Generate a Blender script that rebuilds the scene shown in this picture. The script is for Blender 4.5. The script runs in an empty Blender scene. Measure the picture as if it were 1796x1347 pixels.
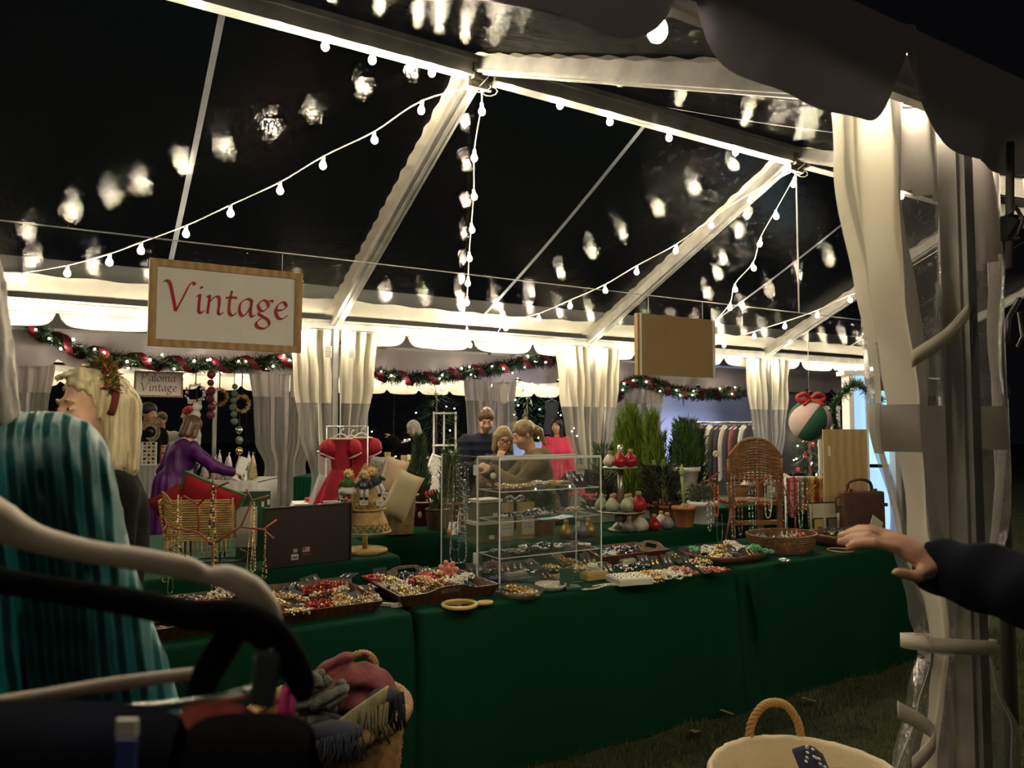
import bpy, bmesh, math, random
import numpy as np
from mathutils import Vector, Matrix
random.seed(7)
PI = math.pi
sc = bpy.context.scene
COL = sc.collection
# ------------------------------------------------------------------ camera
F_PX, PITCH, CAM_H = 1310.0, 0.054, 1.517
cam = bpy.data.cameras.new('camera')
cam.sensor_width = 36.0
cam.lens = 36.0 * F_PX / 1796.0
cam.clip_start = 0.05
cam.dof.use_dof = True
cam.dof.focus_distance = 4.6
cam.dof.aperture_fstop = 6.0
camo = bpy.data.objects.new('camera', cam)
camo.location = (0, 0, CAM_H)
camo.rotation_euler = (PI / 2 + PITCH, 0, 0)
COL.objects.link(camo)
sc.camera = camo
# ------------------------------------------------------------------ night sky
w = bpy.data.worlds.new('night')
sc.world = w
w.use_nodes = True
w.node_tree.nodes['Background'].inputs[0].default_value = (0.20, 0.20, 0.26, 1)
w.node_tree.nodes['Background'].inputs[1].default_value = 0.004
BULB_W = 130.0          # emission strength of the festoon bulbs
sc.view_settings.view_transform = 'Standard'
sc.view_settings.look = 'None'
sc.view_settings.exposure = 1.42
sc.view_settings.gamma = 1.0
sc.view_settings.use_curve_mapping = False
sc.cycles.transparent_max_bounces = 24
sc.cycles.max_bounces = 8
sc.cycles.caustics_reflective = False
sc.cycles.caustics_refractive = False
sc.cycles.sample_clamp_indirect = 6.0
# ------------------------------------------------------------------ frames of reference
TH = 0.539
U = Vector((math.cos(TH), math.sin(TH), 0))      # along the tent
V = Vector((math.sin(TH), -math.cos(TH), 0))     # across the tent, towards the viewer
P1 = Vector((-1.713, 7.175, 0))                  # foot of a far eave post
BAY, HALF, RISE, EAVE = 3.05, 2.93, 1.311, 2.535
TAB = 0.74
def W(a, b, z=0.0):
    return P1 + U * a + V * b + Vector((0, 0, z))
_c, _s = math.cos(PITCH), math.sin(PITCH)
def ray(x, y):
    rx, ry = (x - 898.0) / F_PX, (673.5 - y) / F_PX
    return Vector((rx, _c - ry * _s, _s + ry * _c))
def px(x, y, Y):                 # point of the photo at world depth Y
    d = ray(x, y)
    d = d * (Y / d.y)
    return Vector((d.x, d.y, d.z + CAM_H))
def pz(x, y, z):                 # point of the photo on the horizontal plane z
    d = ray(x, y)
    d = d * ((z - CAM_H) / d.z)
    return Vector((d.x, d.y, z))
def pb(x, y, b):                 # point of the photo on the vertical plane b across the tent
    d = ray(x, y)
    n = Vector((V.x, V.y, 0))
    t = (b + n.dot(P1)) / n.dot(d)
    return Vector((d.x * t, d.y * t, d.z * t + CAM_H))
def tf(p):                       # world -> tent a, b
    q = Vector(p) - P1
    return q.dot(U), q.dot(V)
def pix(p):                      # world -> photo
    X, Y, Z = p[0], p[1], p[2] - CAM_H
    d = Y * _c + Z * _s
    return 898 + X / d * F_PX, 673.5 - (-Y * _s + Z * _c) / d * F_PX
# ------------------------------------------------------------------ materials
MATS = {}
def mat(name, col, rough=0.55, metal=0.0, noise=None, bump=None, emit=None, spec=None, sheen=0.0, coat=0.0, sub=0.0, wave=None, trans=0.0):
    if name in MATS: return MATS[name]
    m = bpy.data.materials.new(name); m.use_nodes = True
    nt = m.node_tree; b = nt.nodes['Principled BSDF']
    c = (col[0], col[1], col[2], 1)
    b.inputs['Base Color'].default_value = c
    b.inputs['Roughness'].default_value = rough
    b.inputs['Metallic'].default_value = metal
    if spec is not None: b.inputs['Specular IOR Level'].default_value = spec
    if sheen: b.inputs['Sheen Weight'].default_value = sheen
    if coat: b.inputs['Coat Weight'].default_value = coat
    if trans: b.inputs['Transmission Weight'].default_value = trans
    if sub:
        b.inputs['Subsurface Weight'].default_value = sub
        b.inputs['Subsurface Radius'].default_value = (0.02, 0.008, 0.004)
    tc = None
    if noise or bump or wave:
        tc = nt.nodes.new('ShaderNodeTexCoord')
    if noise:
        n = nt.nodes.new('ShaderNodeTexNoise'); n.inputs['Scale'].default_value = noise[0]; n.inputs['Detail'].default_value = 4
        nt.links.new(tc.outputs['Object'], n.inputs['Vector'])
        r = nt.nodes.new('ShaderNodeValToRGB')
        k = noise[1]
        c2 = noise[2] if len(noise) > 2 else tuple(max(0, x * (1 - k)) for x in col)
        r.color_ramp.elements[0].position = 0.35; r.color_ramp.elements[1].position = 0.65
        r.color_ramp.elements[0].color = (c2[0], c2[1], c2[2], 1)
        r.color_ramp.elements[1].color = tuple(min(1, x * (1 + k * 0.3)) for x in col) + (1,)
        nt.links.new(n.outputs['Fac'], r.inputs['Fac'])
        nt.links.new(r.outputs['Color'], b.inputs['Base Color'])
    if wave:
        wv = nt.nodes.new('ShaderNodeTexWave'); wv.inputs['Scale'].default_value = wave[0]; wv.inputs['Distortion'].default_value = wave[1]
        wv.bands_direction = wave[3] if len(wave) > 3 else 'X'
        nt.links.new(tc.outputs['Object'], wv.inputs['Vector'])
        r = nt.nodes.new('ShaderNodeValToRGB')
        r.color_ramp.elements[0].color = (wave[2][0], wave[2][1], wave[2][2], 1); r.color_ramp.elements[1].color = c
        nt.links.new(wv.outputs['Fac'], r.inputs['Fac']); nt.links.new(r.outputs['Color'], b.inputs['Base Color'])
    if bump:
        n2 = nt.nodes.new('ShaderNodeTexNoise'); n2.inputs['Scale'].default_value = bump[0]; n2.inputs['Detail'].default_value = 3
        nt.links.new(tc.outputs['Object'], n2.inputs['Vector'])
        bp = nt.nodes.new('ShaderNodeBump'); bp.inputs['Strength'].default_value = bump[1]; bp.inputs['Distance'].default_value = bump[2] if len(bump) > 2 else 0.02
        nt.links.new(n2.outputs['Fac'], bp.inputs['Height']); nt.links.new(bp.outputs['Normal'], b.inputs['Normal'])
    if emit:
        b.inputs['Emission Color'].default_value = (emit[0], emit[1], emit[2], 1)
        b.inputs['Emission Strength'].default_value = emit[3]
    MATS[name] = m
    return m
def clear_mat(name, tint, rough, scale, strength, f0=0.06, dist=0.02, haze=0.0, stretch=(1, 1, 1), hazecol=(0.8, 0.78, 0.72), lowk=6.0):
    """thin clear sheet: transparent with a wrinkled glossy skin"""
    m = bpy.data.materials.new(name); m.use_nodes = True
    nt = m.node_tree; N = nt.nodes; L = nt.links
    for n in list(N): N.remove(n)
    out = N.new('ShaderNodeOutputMaterial')
    tr = N.new('ShaderNodeBsdfTransparent'); tr.inputs['Color'].default_value = (*tint, 1)
    gl = N.new('ShaderNodeBsdfGlossy'); gl.inputs['Roughness'].default_value = rough
    tc = N.new('ShaderNodeTexCoord'); mp = N.new('ShaderNodeMapping'); mp.inputs['Scale'].default_value = stretch
    L.new(tc.outputs['Object'], mp.inputs['Vector'])
    n1 = N.new('ShaderNodeTexNoise'); n1.inputs['Scale'].default_value = scale; n1.inputs['Detail'].default_value = 5; n1.inputs['Distortion'].default_value = 0.6
    L.new(mp.outputs['Vector'], n1.inputs['Vector'])
    n2 = N.new('ShaderNodeTexNoise'); n2.inputs['Scale'].default_value = scale * 0.12; n2.inputs['Detail'].default_value = 2
    L.new(mp.outputs['Vector'], n2.inputs['Vector'])
    mx = N.new('ShaderNodeMath'); mx.operation = 'MULTIPLY_ADD'; mx.inputs[1].default_value = lowk
    L.new(n2.outputs['Fac'], mx.inputs[0]); L.new(n1.outputs['Fac'], mx.inputs[2])
    bp = N.new('ShaderNodeBump'); bp.inputs['Strength'].default_value = strength; bp.inputs['Distance'].default_value = dist
    L.new(mx.outputs[0], bp.inputs['Height']); L.new(bp.outputs['Normal'], gl.inputs['Normal'])
    fr = N.new('ShaderNodeLayerWeight'); fr.inputs['Blend'].default_value = 0.12
    L.new(bp.outputs['Normal'], fr.inputs['Normal'])
    ad = N.new('ShaderNodeMath'); ad.operation = 'ADD'; ad.use_clamp = True; ad.inputs[1].default_value = f0
    L.new(fr.outputs['Facing'], ad.inputs[0])
    pw = N.new('ShaderNodeMath'); pw.operation = 'POWER'; pw.inputs[1].default_value = 4.0
    L.new(fr.outputs['Facing'], pw.inputs[0]); L.new(pw.outputs[0], ad.inputs[0])
    ms = N.new('ShaderNodeMixShader'); L.new(ad.outputs[0], ms.inputs['Fac'])
    base = tr
    if haze:
        df = N.new('ShaderNodeBsdfTranslucent'); df.inputs['Color'].default_value = (*hazecol, 1)
        d2 = N.new('ShaderNodeBsdfDiffuse'); d2.inputs['Color'].default_value = (*hazecol, 1)
        m3 = N.new('ShaderNodeMixShader'); m3.inputs['Fac'].default_value = 0.5
        L.new(df.outputs[0], m3.inputs[1]); L.new(d2.outputs[0], m3.inputs[2])
        hz = N.new('ShaderNodeMixShader'); hz.inputs['Fac'].default_value = haze
        L.new(tr.outputs[0], hz.inputs[1]); L.new(m3.outputs[0], hz.inputs[2])
        base = hz
    L.new(base.outputs[0], ms.inputs[1]); L.new(gl.outputs[0], ms.inputs[2])
    L.new(ms.outputs[0], out.inputs['Surface'])
    MATS[name] = m
    return m
def cloth_mat(name, col, transl=0.35, bump=None, rough=0.8, noise=None):
    """thin coated fabric that lets some light through"""
    m = mat(name, col, rough, bump=bump, noise=noise)
    nt = m.node_tree; b = nt.nodes['Principled BSDF']; out = nt.nodes['Material Output']
    t = nt.nodes.new('ShaderNodeBsdfTranslucent'); t.inputs['Color'].default_value = (*col, 1)
    s = nt.nodes.new('ShaderNodeMixShader'); s.inputs['Fac'].default_value = transl
    nt.links.new(b.outputs[0], s.inputs[1]); nt.links.new(t.outputs[0], s.inputs[2]); nt.links.new(s.outputs[0], out.inputs['Surface'])
    return m
# ------------------------------------------------------------------ mesh collector
def frame_of(d):
    d = Vector(d).normalized()
    a = Vector((0, 0, 1)) if abs(d.z) < 0.9 else Vector((1, 0, 0))
    x = d.cross(a).normalized(); y = d.cross(x).normalized()
    return x, y, d
class MB:
    def __init__(s): s.v = []; s.f = []; s.m = []; s.cm = 0; s.sm = set()
    def add(s, vs, fs, smooth=False):
        o = len(s.v); s.v += [tuple(p) for p in vs]
        for f in fs:
            if smooth: s.sm.add(len(s.f))
            s.f.append(tuple(i + o for i in f)); s.m.append(s.cm)
        return s
    def box(s, c, size, rot=None):
        hx, hy, hz = size[0] / 2, size[1] / 2, size[2] / 2
        vs = [Vector((x, y, z)) for x in (-hx, hx) for y in (-hy, hy) for z in (-hz, hz)]
        if rot is not None: vs = [rot @ v for v in vs]
        c = Vector(c)
        return s.add([v + c for v in vs], [(0, 1, 3, 2), (4, 6, 7, 5), (0, 4, 5, 1), (2, 3, 7, 6), (0, 2, 6, 4), (1, 5, 7, 3)])
    def beam(s, p0, p1, wd, ht, up=(0, 0, 1)):
        p0, p1 = Vector(p0), Vector(p1); d = (p1 - p0).normalized(); x = d.cross(Vector(up)).normalized(); y = x.cross(d)
        vs = []
        for p in (p0, p1):
            for sx, sy in ((-1, -1), (1, -1), (1, 1), (-1, 1)): vs.append(p + x * sx * wd / 2 + y * sy * ht / 2)
        return s.add(vs, [(3, 2, 1, 0), (4, 5, 6, 7), (0, 1, 5, 4), (1, 2, 6, 5), (2, 3, 7, 6), (3, 0, 4, 7)])
    def tube(s, pts, r, n=8, closed=False, cap=True):
        pts = [Vector(p) for p in pts]; k = len(pts)
        rr = r if hasattr(r, '__len__') else [r] * k
        vs = []; fs = []; px_ = None
        for i, p in enumerate(pts):
            if closed: d = pts[(i + 1) % k] - pts[i - 1]
            else: d = pts[min(i + 1, k - 1)] - pts[max(i - 1, 0)]
            if d.length < 1e-9: d = Vector((0, 0, 1))
            d.normalize()
            if px_ is None: x, y, _ = frame_of(d)
            else:
                x = px_ - d * px_.dot(d)
                if x.length < 1e-6: x, y, _ = frame_of(d)
                x.normalize(); y = d.cross(x)
            px_ = x
            for j in range(n):
                a = 2 * PI * j / n
                vs.append(p + (x * math.cos(a) + y * math.sin(a)) * rr[i])
        for i in range(k if closed else k - 1):
            i2 = (i + 1) % k
            for j in range(n):
                fs.append((i * n + j, i * n + (j + 1) % n, i2 * n + (j + 1) % n, i2 * n + j))
        if cap and not closed:
            fs.append(tuple(range(n - 1, -1, -1))); fs.append(tuple((k - 1) * n + j for j in range(n)))
        return s.add(vs, fs, True)
    def lathe(s, prof, n=24, c=(0, 0, 0), axis=None, sx=1.0, sy=1.0, wob=None):
        c = Vector(c); vs = []; fs = []
        if axis is not None: X, Y, Z = frame_of(axis)
        else: X, Y, Z = Vector((1, 0, 0)), Vector((0, 1, 0)), Vector((0, 0, 1))
        k = len(prof)
        for r, z in prof:
            for j in range(n):
                a = 2 * PI * j / n
                q = 1.0 if wob is None else wob(a, z)
                vs.append(c + X * (r * q * math.cos(a) * sx) + Y * (r * q * math.sin(a) * sy) + Z * z)
        for i in range(k - 1):
            for j in range(n):
                fs.append((i * n + j, i * n + (j + 1) % n, (i + 1) * n + (j + 1) % n, (i + 1) * n + j))
        if prof[0][0] > 1e-5: fs.append(tuple(range(n - 1, -1, -1)))
        if prof[-1][0] > 1e-5 : fs.append(tuple((k - 1) * n + j for j in range(n)))
        return s.add(vs, fs, True)
    def ball(s, c, r, n=10, m=6, sc_=(1, 1, 1), rot=None):
        c = Vector(c); vs = []; fs = []
        for i in range(m + 1):
            t = PI * i / m
            for j in range(n):
                a = 2 * PI * j / n
                p = Vector((r * sc_[0] * math.sin(t) * math.cos(a), r * sc_[1] * math.sin(t) * math.sin(a), r * sc_[2] * math.cos(t)))
                if rot is not None: p = rot @ p
                vs.append(c + p)
        for i in range(m):
            for j in range(n):
                fs.append((i * n + j, (i + 1) * n + j, (i + 1) * n + (j + 1) % n, i * n + (j + 1) % n))
        return s.add(vs, fs, True)
    def grid(s, fn, nu, nv, closed_u=False):
        vs = [fn(i / nu, j / nv) for j in range(nv + 1) for i in range(nu + (0 if closed_u else 1))]
        w_ = nu if closed_u else nu + 1
        fs = []
        for j in range(nv):
            for i in range(nu):
                i2 = (i + 1) % w_ if closed_u else i + 1
                fs.append((j * w_ + i, j * w_ + i2, (j + 1) * w_ + i2, (j + 1) * w_ + i))
        return s.add(vs, fs, True)
    def prism(s, pts2, o, x, y, th):          # polygon in plane (x, y) at o, extruded by th along x cross y
        o, x, y = Vector(o), Vector(x), Vector(y); n = x.cross(y).normalized()
        k = len(pts2)
        vs = [o + x * p[0] + y * p[1] for p in pts2] + [o + x * p[0] + y * p[1] + n * th for p in pts2]
        fs = [tuple(range(k - 1, -1, -1)), tuple(range(k, 2 * k))] + [(i, (i + 1) % k, k + (i + 1) % k, k + i) for i in range(k)]
        return s.add(vs, fs)
    def torus(s, c, R, r, axis=(0, 0, 1), n=24, m=8, sx=1.0):
        X, Y, Z = frame_of(axis); c = Vector(c)
        return s.tube([c + X * (R * sx * math.cos(2 * PI * i / n)) + Y * (R * math.sin(2 * PI * i / n)) for i in range(n)], r, m, closed=True)
    def build(s, name, m, parent=None, loc=None, rz=0.0, **kw):
        me = bpy.data.meshes.new(name); me.from_pydata(s.v, [], s.f)
        ms = m if isinstance(m, (list, tuple)) else [m]
        for x in ms: me.materials.append(x)
        if len(ms) > 1: me.polygons.foreach_set('material_index', s.m)
        if s.sm:
            fl = [False] * len(s.f)
            for i in s.sm: fl[i] = True
            me.polygons.foreach_set('use_smooth', fl)
        me.update()
        o = bpy.data.objects.new(name, me); COL.objects.link(o)
        if parent is not None: o.parent = parent
        if loc is not None: o.location = loc
        if rz: o.rotation_euler = (0, 0, rz)
        if kw: tag(o, **kw)
        return o
def tag(o, label=None, cat=None, group=None, kind=None):
    if label: o['label'] = label
    if cat: o['category'] = cat
    if group: o['group'] = group
    if kind: o['kind'] = kind
    return o
def thing(name, label, cat, loc=(0, 0, 0), rz=0.0, group=None):
    o = bpy.data.objects.new(name, None); COL.objects.link(o)
    o.empty_display_size = 0.05
    o.location = loc; o.rotation_euler = (0, 0, rz)
    return tag(o, label, cat, group)
def dup(o, loc=None, rot=None, parent=None, label=None, group=None, scale=None):
    c = o.copy(); COL.objects.link(c); c.parent = parent
    if loc is not None: c.location = loc
    if rot is not None: c.rotation_euler = rot
    if scale is not None: c.scale = (scale,) * 3 if not hasattr(scale, '__len__') else scale
    if label: c['label'] = label
    if group: c['group'] = group
    for ch in list(o.children): dup(ch, parent=c)
    return c
def local(o, p):                 # world point -> thing's own frame (yaw and offset only)
    return Matrix.Rotation(-o.rotation_euler.z, 3, 'Z') @ (Vector(p) - Vector(o.location))
def sub(o, level=1):
    md = o.modifiers.new('sub', 'SUBSURF'); md.levels = level; md.render_levels = level
    return o
def bev(o, wd=0.004, seg=2):
    md = o.modifiers.new('bev', 'BEVEL'); md.width = wd; md.segments = seg; md.limit_method = 'ANGLE'
    return o
def rnd(a, b): return a + (b - a) * random.random()
def curve_pts(ctrl, n=12):       # Catmull-Rom through control points
    P = [Vector(p) for p in ctrl]; out = []
    for i in range(len(P) - 1):
        p0, p1, p2, p3 = P[max(i - 1, 0)], P[i], P[i + 1], P[min(i + 2, len(P) - 1)]
        for j in range(n):
            t = j / n
            out.append(0.5 * ((2 * p1) + (p2 - p0) * t + (2 * p0 - 5 * p1 + 4 * p2 - p3) * t * t + (3 * p1 - p0 - 3 * p2 + p3) * t ** 3))
    out.append(P[-1]); return out
# ------------------------------------------------------------------ the usual materials
M_ALU = mat('aluminium', (0.42, 0.41, 0.39), 0.4, 0.7, noise=(6, 0.25))
M_VINYLW = cloth_mat('white_vinyl', (0.64, 0.60, 0.50), 0.25, bump=(9, 0.35, 0.03))
M_VINYLG2 = cloth_mat('aisle_valance', (0.50, 0.45, 0.45), 0.10, bump=(7, 0.3, 0.03))  # white vinyl darkened: shade of the unlit aisle side put into its colour
M_VINYLG = cloth_mat('shade_toned_vinyl', (0.17, 0.155, 0.18), 0.02, bump=(7, 0.3, 0.03))  # white vinyl darkened further, painting its unlit outer face into the colour
M_ROOF = clear_mat('clear_roof_vinyl', (0.93, 0.94, 0.96), 0.012, 50.0, 0.2, f0=0.055, dist=0.012, lowk=2.5)
M_CLEAR = clear_mat('clear_curtain_vinyl', (0.88, 0.88, 0.88), 0.06, 16.0, 0.8, f0=0.10, dist=0.02, haze=0.32, stretch=(1, 1, 0.4))
M_ACRYL = clear_mat('clear_acrylic', (0.95, 0.96, 0.96), 0.02, 2.0, 0.02, f0=0.05, haze=0.012)
M_ACREDGE = mat('acrylic_edge', (0.80, 0.84, 0.82), 0.15, spec=0.8)
M_CABLE = mat('white_cable', (0.72, 0.69, 0.58), 0.6)
M_WIRE = mat('steel_wire', (0.5, 0.5, 0.5), 0.4, 0.6)
M_GREEN = mat('green_polyester', (0.0036, 0.044, 0.021), 0.85, bump=(260, 0.2, 0.002), spec=0.08)
M_PINE = mat('pine_wood', (0.47, 0.29, 0.12), 0.6, wave=(7, 6, (0.36, 0.20, 0.075)))
M_WALNUT = mat('walnut', (0.105, 0.042, 0.022), 0.42, wave=(9, 7, (0.055, 0.022, 0.013)))
M_WICKER = mat('straw_wicker', (0.60, 0.40, 0.15), 0.65, noise=(30, 0.35))
M_WICKERB = mat('brown_wicker', (0.22, 0.105, 0.038), 0.55, noise=(25, 0.4))
M_WHITE = mat('white_paint', (0.78, 0.76, 0.72), 0.5)
M_BLACK = mat('black_card', (0.016, 0.015, 0.017), 0.6)
M_RED = mat('red_cloth', (0.50, 0.012, 0.022), 0.8, noise=(12, 0.3))
M_REDW = mat('red_wire', (0.33, 0.05, 0.035), 0.45)
M_CREAM = mat('cream_cloth', (0.76, 0.68, 0.50), 0.85, noise=(9, 0.12), bump=(40, 0.25, 0.006))
M_GOLD = mat('gold', (0.85, 0.60, 0.22), 0.25, 0.95)
M_SILVER = mat('silver', (0.8, 0.8, 0.78), 0.22, 0.95)
M_PEARL = mat('pearl', (0.86, 0.80, 0.70), 0.2, coat=0.6)
M_TERRA = mat('terracotta', (0.42, 0.16, 0.07), 0.8, noise=(14, 0.2))
M_LEAF = mat('leaf_green', (0.05, 0.16, 0.03), 0.55, noise=(20, 0.4))
M_PINEG = mat('pine_green', (0.03, 0.075, 0.022), 0.6, noise=(15, 0.4))
# ================================================================== ground
M_LAWN = mat('lawn', (0.040, 0.050, 0.014), 0.9, noise=(3, 0.5, (0.016, 0.022, 0.007)), bump=(60, 0.6, 0.03))
g = MB(); g.grid(lambda s, t: Vector((-45 + 90 * s, -6 + 66 * t, 0)), 24, 24)
g.build('floor', M_LAWN, label='dark lawn under the tents', kind='structure')
def grass():
    rg = np.random.default_rng(3)
    n = 60000
    x = rg.uniform(-0.9, 3.6, n); y = rg.uniform(2.55, 5.6, n)
    h = rg.uniform(0.015, 0.05, n); a = rg.uniform(0, 2 * PI, n); l = rg.uniform(0.0, 0.035, n); wd = rg.uniform(0.0012, 0.0028, n)
    v = np.zeros((n, 3, 3)); ca, sa = np.cos(a), np.sin(a)
    v[:, 0] = np.stack([x - sa * wd, y + ca * wd, np.zeros(n)], 1)
    v[:, 1] = np.stack([x + sa * wd, y - ca * wd, np.zeros(n)], 1)
    v[:, 2] = np.stack([x + ca * l, y + sa * l, h], 1)
    me = bpy.data.meshes.new('grass')
    me.vertices.add(n * 3); me.vertices.foreach_set('co', v.reshape(-1))
    me.loops.add(n * 3); me.loops.foreach_set('vertex_index', np.arange(n * 3, dtype=np.int32))
    me.polygons.add(n); me.polygons.foreach_set('loop_start', np.arange(0, n * 3, 3, dtype=np.int32)); me.polygons.foreach_set('loop_total', np.full(n, 3, dtype=np.int32))
    me.materials.append(mat('grass_blade', (0.085, 0.105, 0.030), 0.8, noise=(1.3, 0.5)))
    me.update(); me.validate()
    o = bpy.data.objects.new('grass', me); COL.objects.link(o)
    tag(o, 'short dark green lawn grass in front of the green tables', 'grass', kind='stuff')
grass()
M_DRYLEAF = mat('dry_leaf', (0.30, 0.20, 0.06), 0.8)
def fallen_leaf(x, y, r, rz, lab, m):
    p = pz(x, y, 0.035); b = MB()
    b.grid(lambda s, t: Vector(((s - .5) * 2 * r, (t - .5) * 2 * r * 0.62 * math.sin(PI * (0.06 + 0.9 * s)), 0.012 * math.cos(3 * s) + 0.008 * abs(t - .5))), 6, 4)
    b.build('fallen_leaf', m, loc=p, rz=rz, label=lab, cat='leaf')
fallen_leaf(1219, 1283, 0.05, 1.4, 'curled yellow leaf lying on the grass left of the lined basket', mat('yellow_leaf', (0.26, 0.18, 0.05), 0.8))
fallen_leaf(1420, 1228, 0.045, 0.3, 'brown leaf on the grass behind the lined basket handle', M_DRYLEAF)
fallen_leaf(1501, 1206, 0.03, 0.9, 'small pale leaf on the grass close to the table skirt', mat('pale_leaf', (0.55, 0.45, 0.33), 0.8))
fallen_leaf(1275, 1250, 0.04, 0.2, 'dull brown leaf by the foot of the green cloth', M_DRYLEAF)
# ================================================================== the clear tent
tent = thing('frame_tent', 'white aluminium frame tent with a clear vinyl roof over the green tables', 'tent', W(0, 0))
def TL(a, b, z=0.0): return U * a + V * b + Vector((0, 0, z))      # in the tent's own frame
def ridge_z(b): return EAVE + RISE * (1 - abs(b - HALF) / HALF)
KS = range(-2, 4)
NEARB = 2 * HALF
def post_mesh(mb, a, b, h=EAVE - 0.02):
    for da, db, wa, wb in ((0, 0, 0.045, 0.075), (0, 0, 0.075, 0.045)):
        c = TL(a, b, h / 2)
        R = Matrix.Rotation(TH, 3, 'Z')
        mb.box(c, (wa, wb, h), R)
for k in KS:
    for b in (0.0, NEARB):
        m = MB(); post_mesh(m, k * BAY, b); m.build('post', M_ALU, tent)
        m = MB(); e0, e1 = TL(k * BAY, b, EAVE - 0.03), TL(k * BAY, HALF, EAVE + RISE - 0.03)
        m.beam(e0, e1, 0.062, 0.105); 
        n = (e1 - e0).normalized(); side = U
        dn = n.cross(U).normalized(); dn = dn if dn.z < 0 else -dn
        for sx in (-1, 1):
            m.beam(e0 + side * sx * 0.040 + dn * 0.045, e1 + side * sx * 0.040 + dn * 0.045, 0.022, 0.018, up=(0, 0, 1))
        m.beam(e0 + dn * 0.056, e1 + dn * 0.056, 0.022, 0.012)
        m.build('rafter', M_ALU, tent)
        if k < 3:
            m = MB(); s0, s1 = TL(k * BAY, b, EAVE - 0.06), TL((k + 1) * BAY, b, EAVE - 0.06)
            m.beam(s0, s1, 0.06, 0.085); m.beam(s0 - Vector((0, 0, 0.052)), s1 - Vector((0, 0, 0.052)), 0.03, 0.02)
            m.beam(s0 + Vector((0, 0, 0.030)) + V * (0.04 if b < 1 else -0.04), s1 + Vector((0, 0, 0.030)) + V * (0.04 if b < 1 else -0.04), 0.02, 0.018)
            m.build('eave_beam', M_ALU, tent)
    if k < 3:
        m = MB(); s0, s1 = TL(k * BAY, HALF, EAVE + RISE - 0.05), TL((k + 1) * BAY, HALF, EAVE + RISE - 0.05)
        m.beam(s0, s1, 0.065, 0.13); m.beam(s0 - Vector((0, 0, 0.07)), s1 - Vector((0, 0, 0.07)), 0.09, 0.02); m.beam(s0 + Vector((0, 0, 0.03)), s1 + Vector((0, 0, 0.03)), 0.09, 0.018)
        m.build('ridge_beam', M_ALU, tent)
    m = MB(); c = TL(k * BAY, HALF, EAVE + RISE - 0.10)
    R = Matrix.Rotation(TH, 3, 'Z'); m.box(c, (0.13, 0.11, 0.10), R); m.box(c - Vector((0, 0, 0.05)), (0.17, 0.03, 0.08), R); m.box(c + U * 0.07 + V * 0.05, (0.02, 0.10, 0.12), R)
    for s in (-1, 1): m.tube([c + U * s * 0.05 + V * 0.07, c + U * s * 0.05 - V * 0.07], 0.011, 6)
    m.build('ridge_connector', mat('dark_cast_metal', (0.22, 0.20, 0.16), 0.5, 0.6, noise=(40, 0.5)), tent)
def roof_pt(a, b, off=0.02):
    return TL(a, b, ridge_z(b) + off)
for k in range(-2, 3):
    for side in (0, 1):
        def P(s, t, lift=0.03, side=side, k=k):
            b = HALF * t if side == 0 else NEARB - HALF * t
            sag = -0.045 * math.sin(PI * s) * math.sin(PI * min(1, t))
            return TL((k + s) * BAY, b, ridge_z(b) + lift + sag)
        for hf in (0, 1):
            m = MB(); m.grid(lambda s, t: P(0.5 * hf + 0.5 * s, t), 8, 14)
            pan = m.build('roof_panel', M_ROOF, tent)
            # white cloth border at the eave and along the rafters
            m = MB(); m.grid(lambda s, t: P(0.5 * hf + 0.5 * s, 0.085 * t + 0.004 * math.sin(s * 23 + k) * t, 0.034), 24, 2); m.build('eave_border', M_VINYLW, pan)
            m = MB()
            s0 = 0.0 if hf == 0 else 1.0; sg = 1 if hf == 0 else -1
            m.grid(lambda s, t: P(s0 + sg * (0.010 + s * (0.024 + 0.0022 * math.sin(t * 130 + k))), t, 0.022 + 0.006 * math.sin(t * 90)), 2, 90); m.build('edge_strip', M_VINYLW, pan)
        m = MB(); m.grid(lambda s, t: P(0.5 + (s - 0.5) * 0.012, t, 0.036), 1, 14); m.build('seam', mat('vinyl_seam', (0.22, 0.22, 0.25), 0.5), tent)
# valances: one cloth skirt for each bay, scalloped
def valance_mesh(a0, a1, b, ztop, zbot, period, out, depth=0.16, seedv=0, notch=0.12, nu=96, origin=None, phase=0.0):
    m = MB(); L = a1 - a0
    def fn(s, t):
        a = a0 + L * s
        ph = ((a + phase) / period) % 1.0
        d = abs(ph - 0.5) * 2                       # 0 mid scallop, 1 at the notch
        lift = (d ** 10) * notch + (0.018 * d * d if notch < 0.15 else 0.09 * d ** 3)
        zb = zbot + lift
        z = ztop + (zb - ztop) * t
        puff = out * (0.03 * math.sin(PI * t) + 0.012 * t * math.sin(a * 9 + seedv) + 0.010 * math.sin(a * 21 + t * 5 + seedv) * t)
        return W(a, b + puff, z) if origin is None else TL(a, b + puff, z) - origin
    m.grid(fn, nu, 8)
    return m
for k in range(-1, 3):
    valance_mesh(k * BAY, (k + 1) * BAY, -0.05, EAVE - 0.06, 2.30, BAY / 4, 1, seedv=k, origin=Vector()).build('valance', M_VINYLW, tent)
for k in range(-1, 2):
    valance_mesh(k * BAY, (k + 1) * BAY, NEARB + 0.06, EAVE + 0.04, 2.265, 0.785, 1, seedv=k + 3, nu=140, origin=Vector(), notch=0.20, phase=0.325).build('valance', M_VINYLG, tent)
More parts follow.
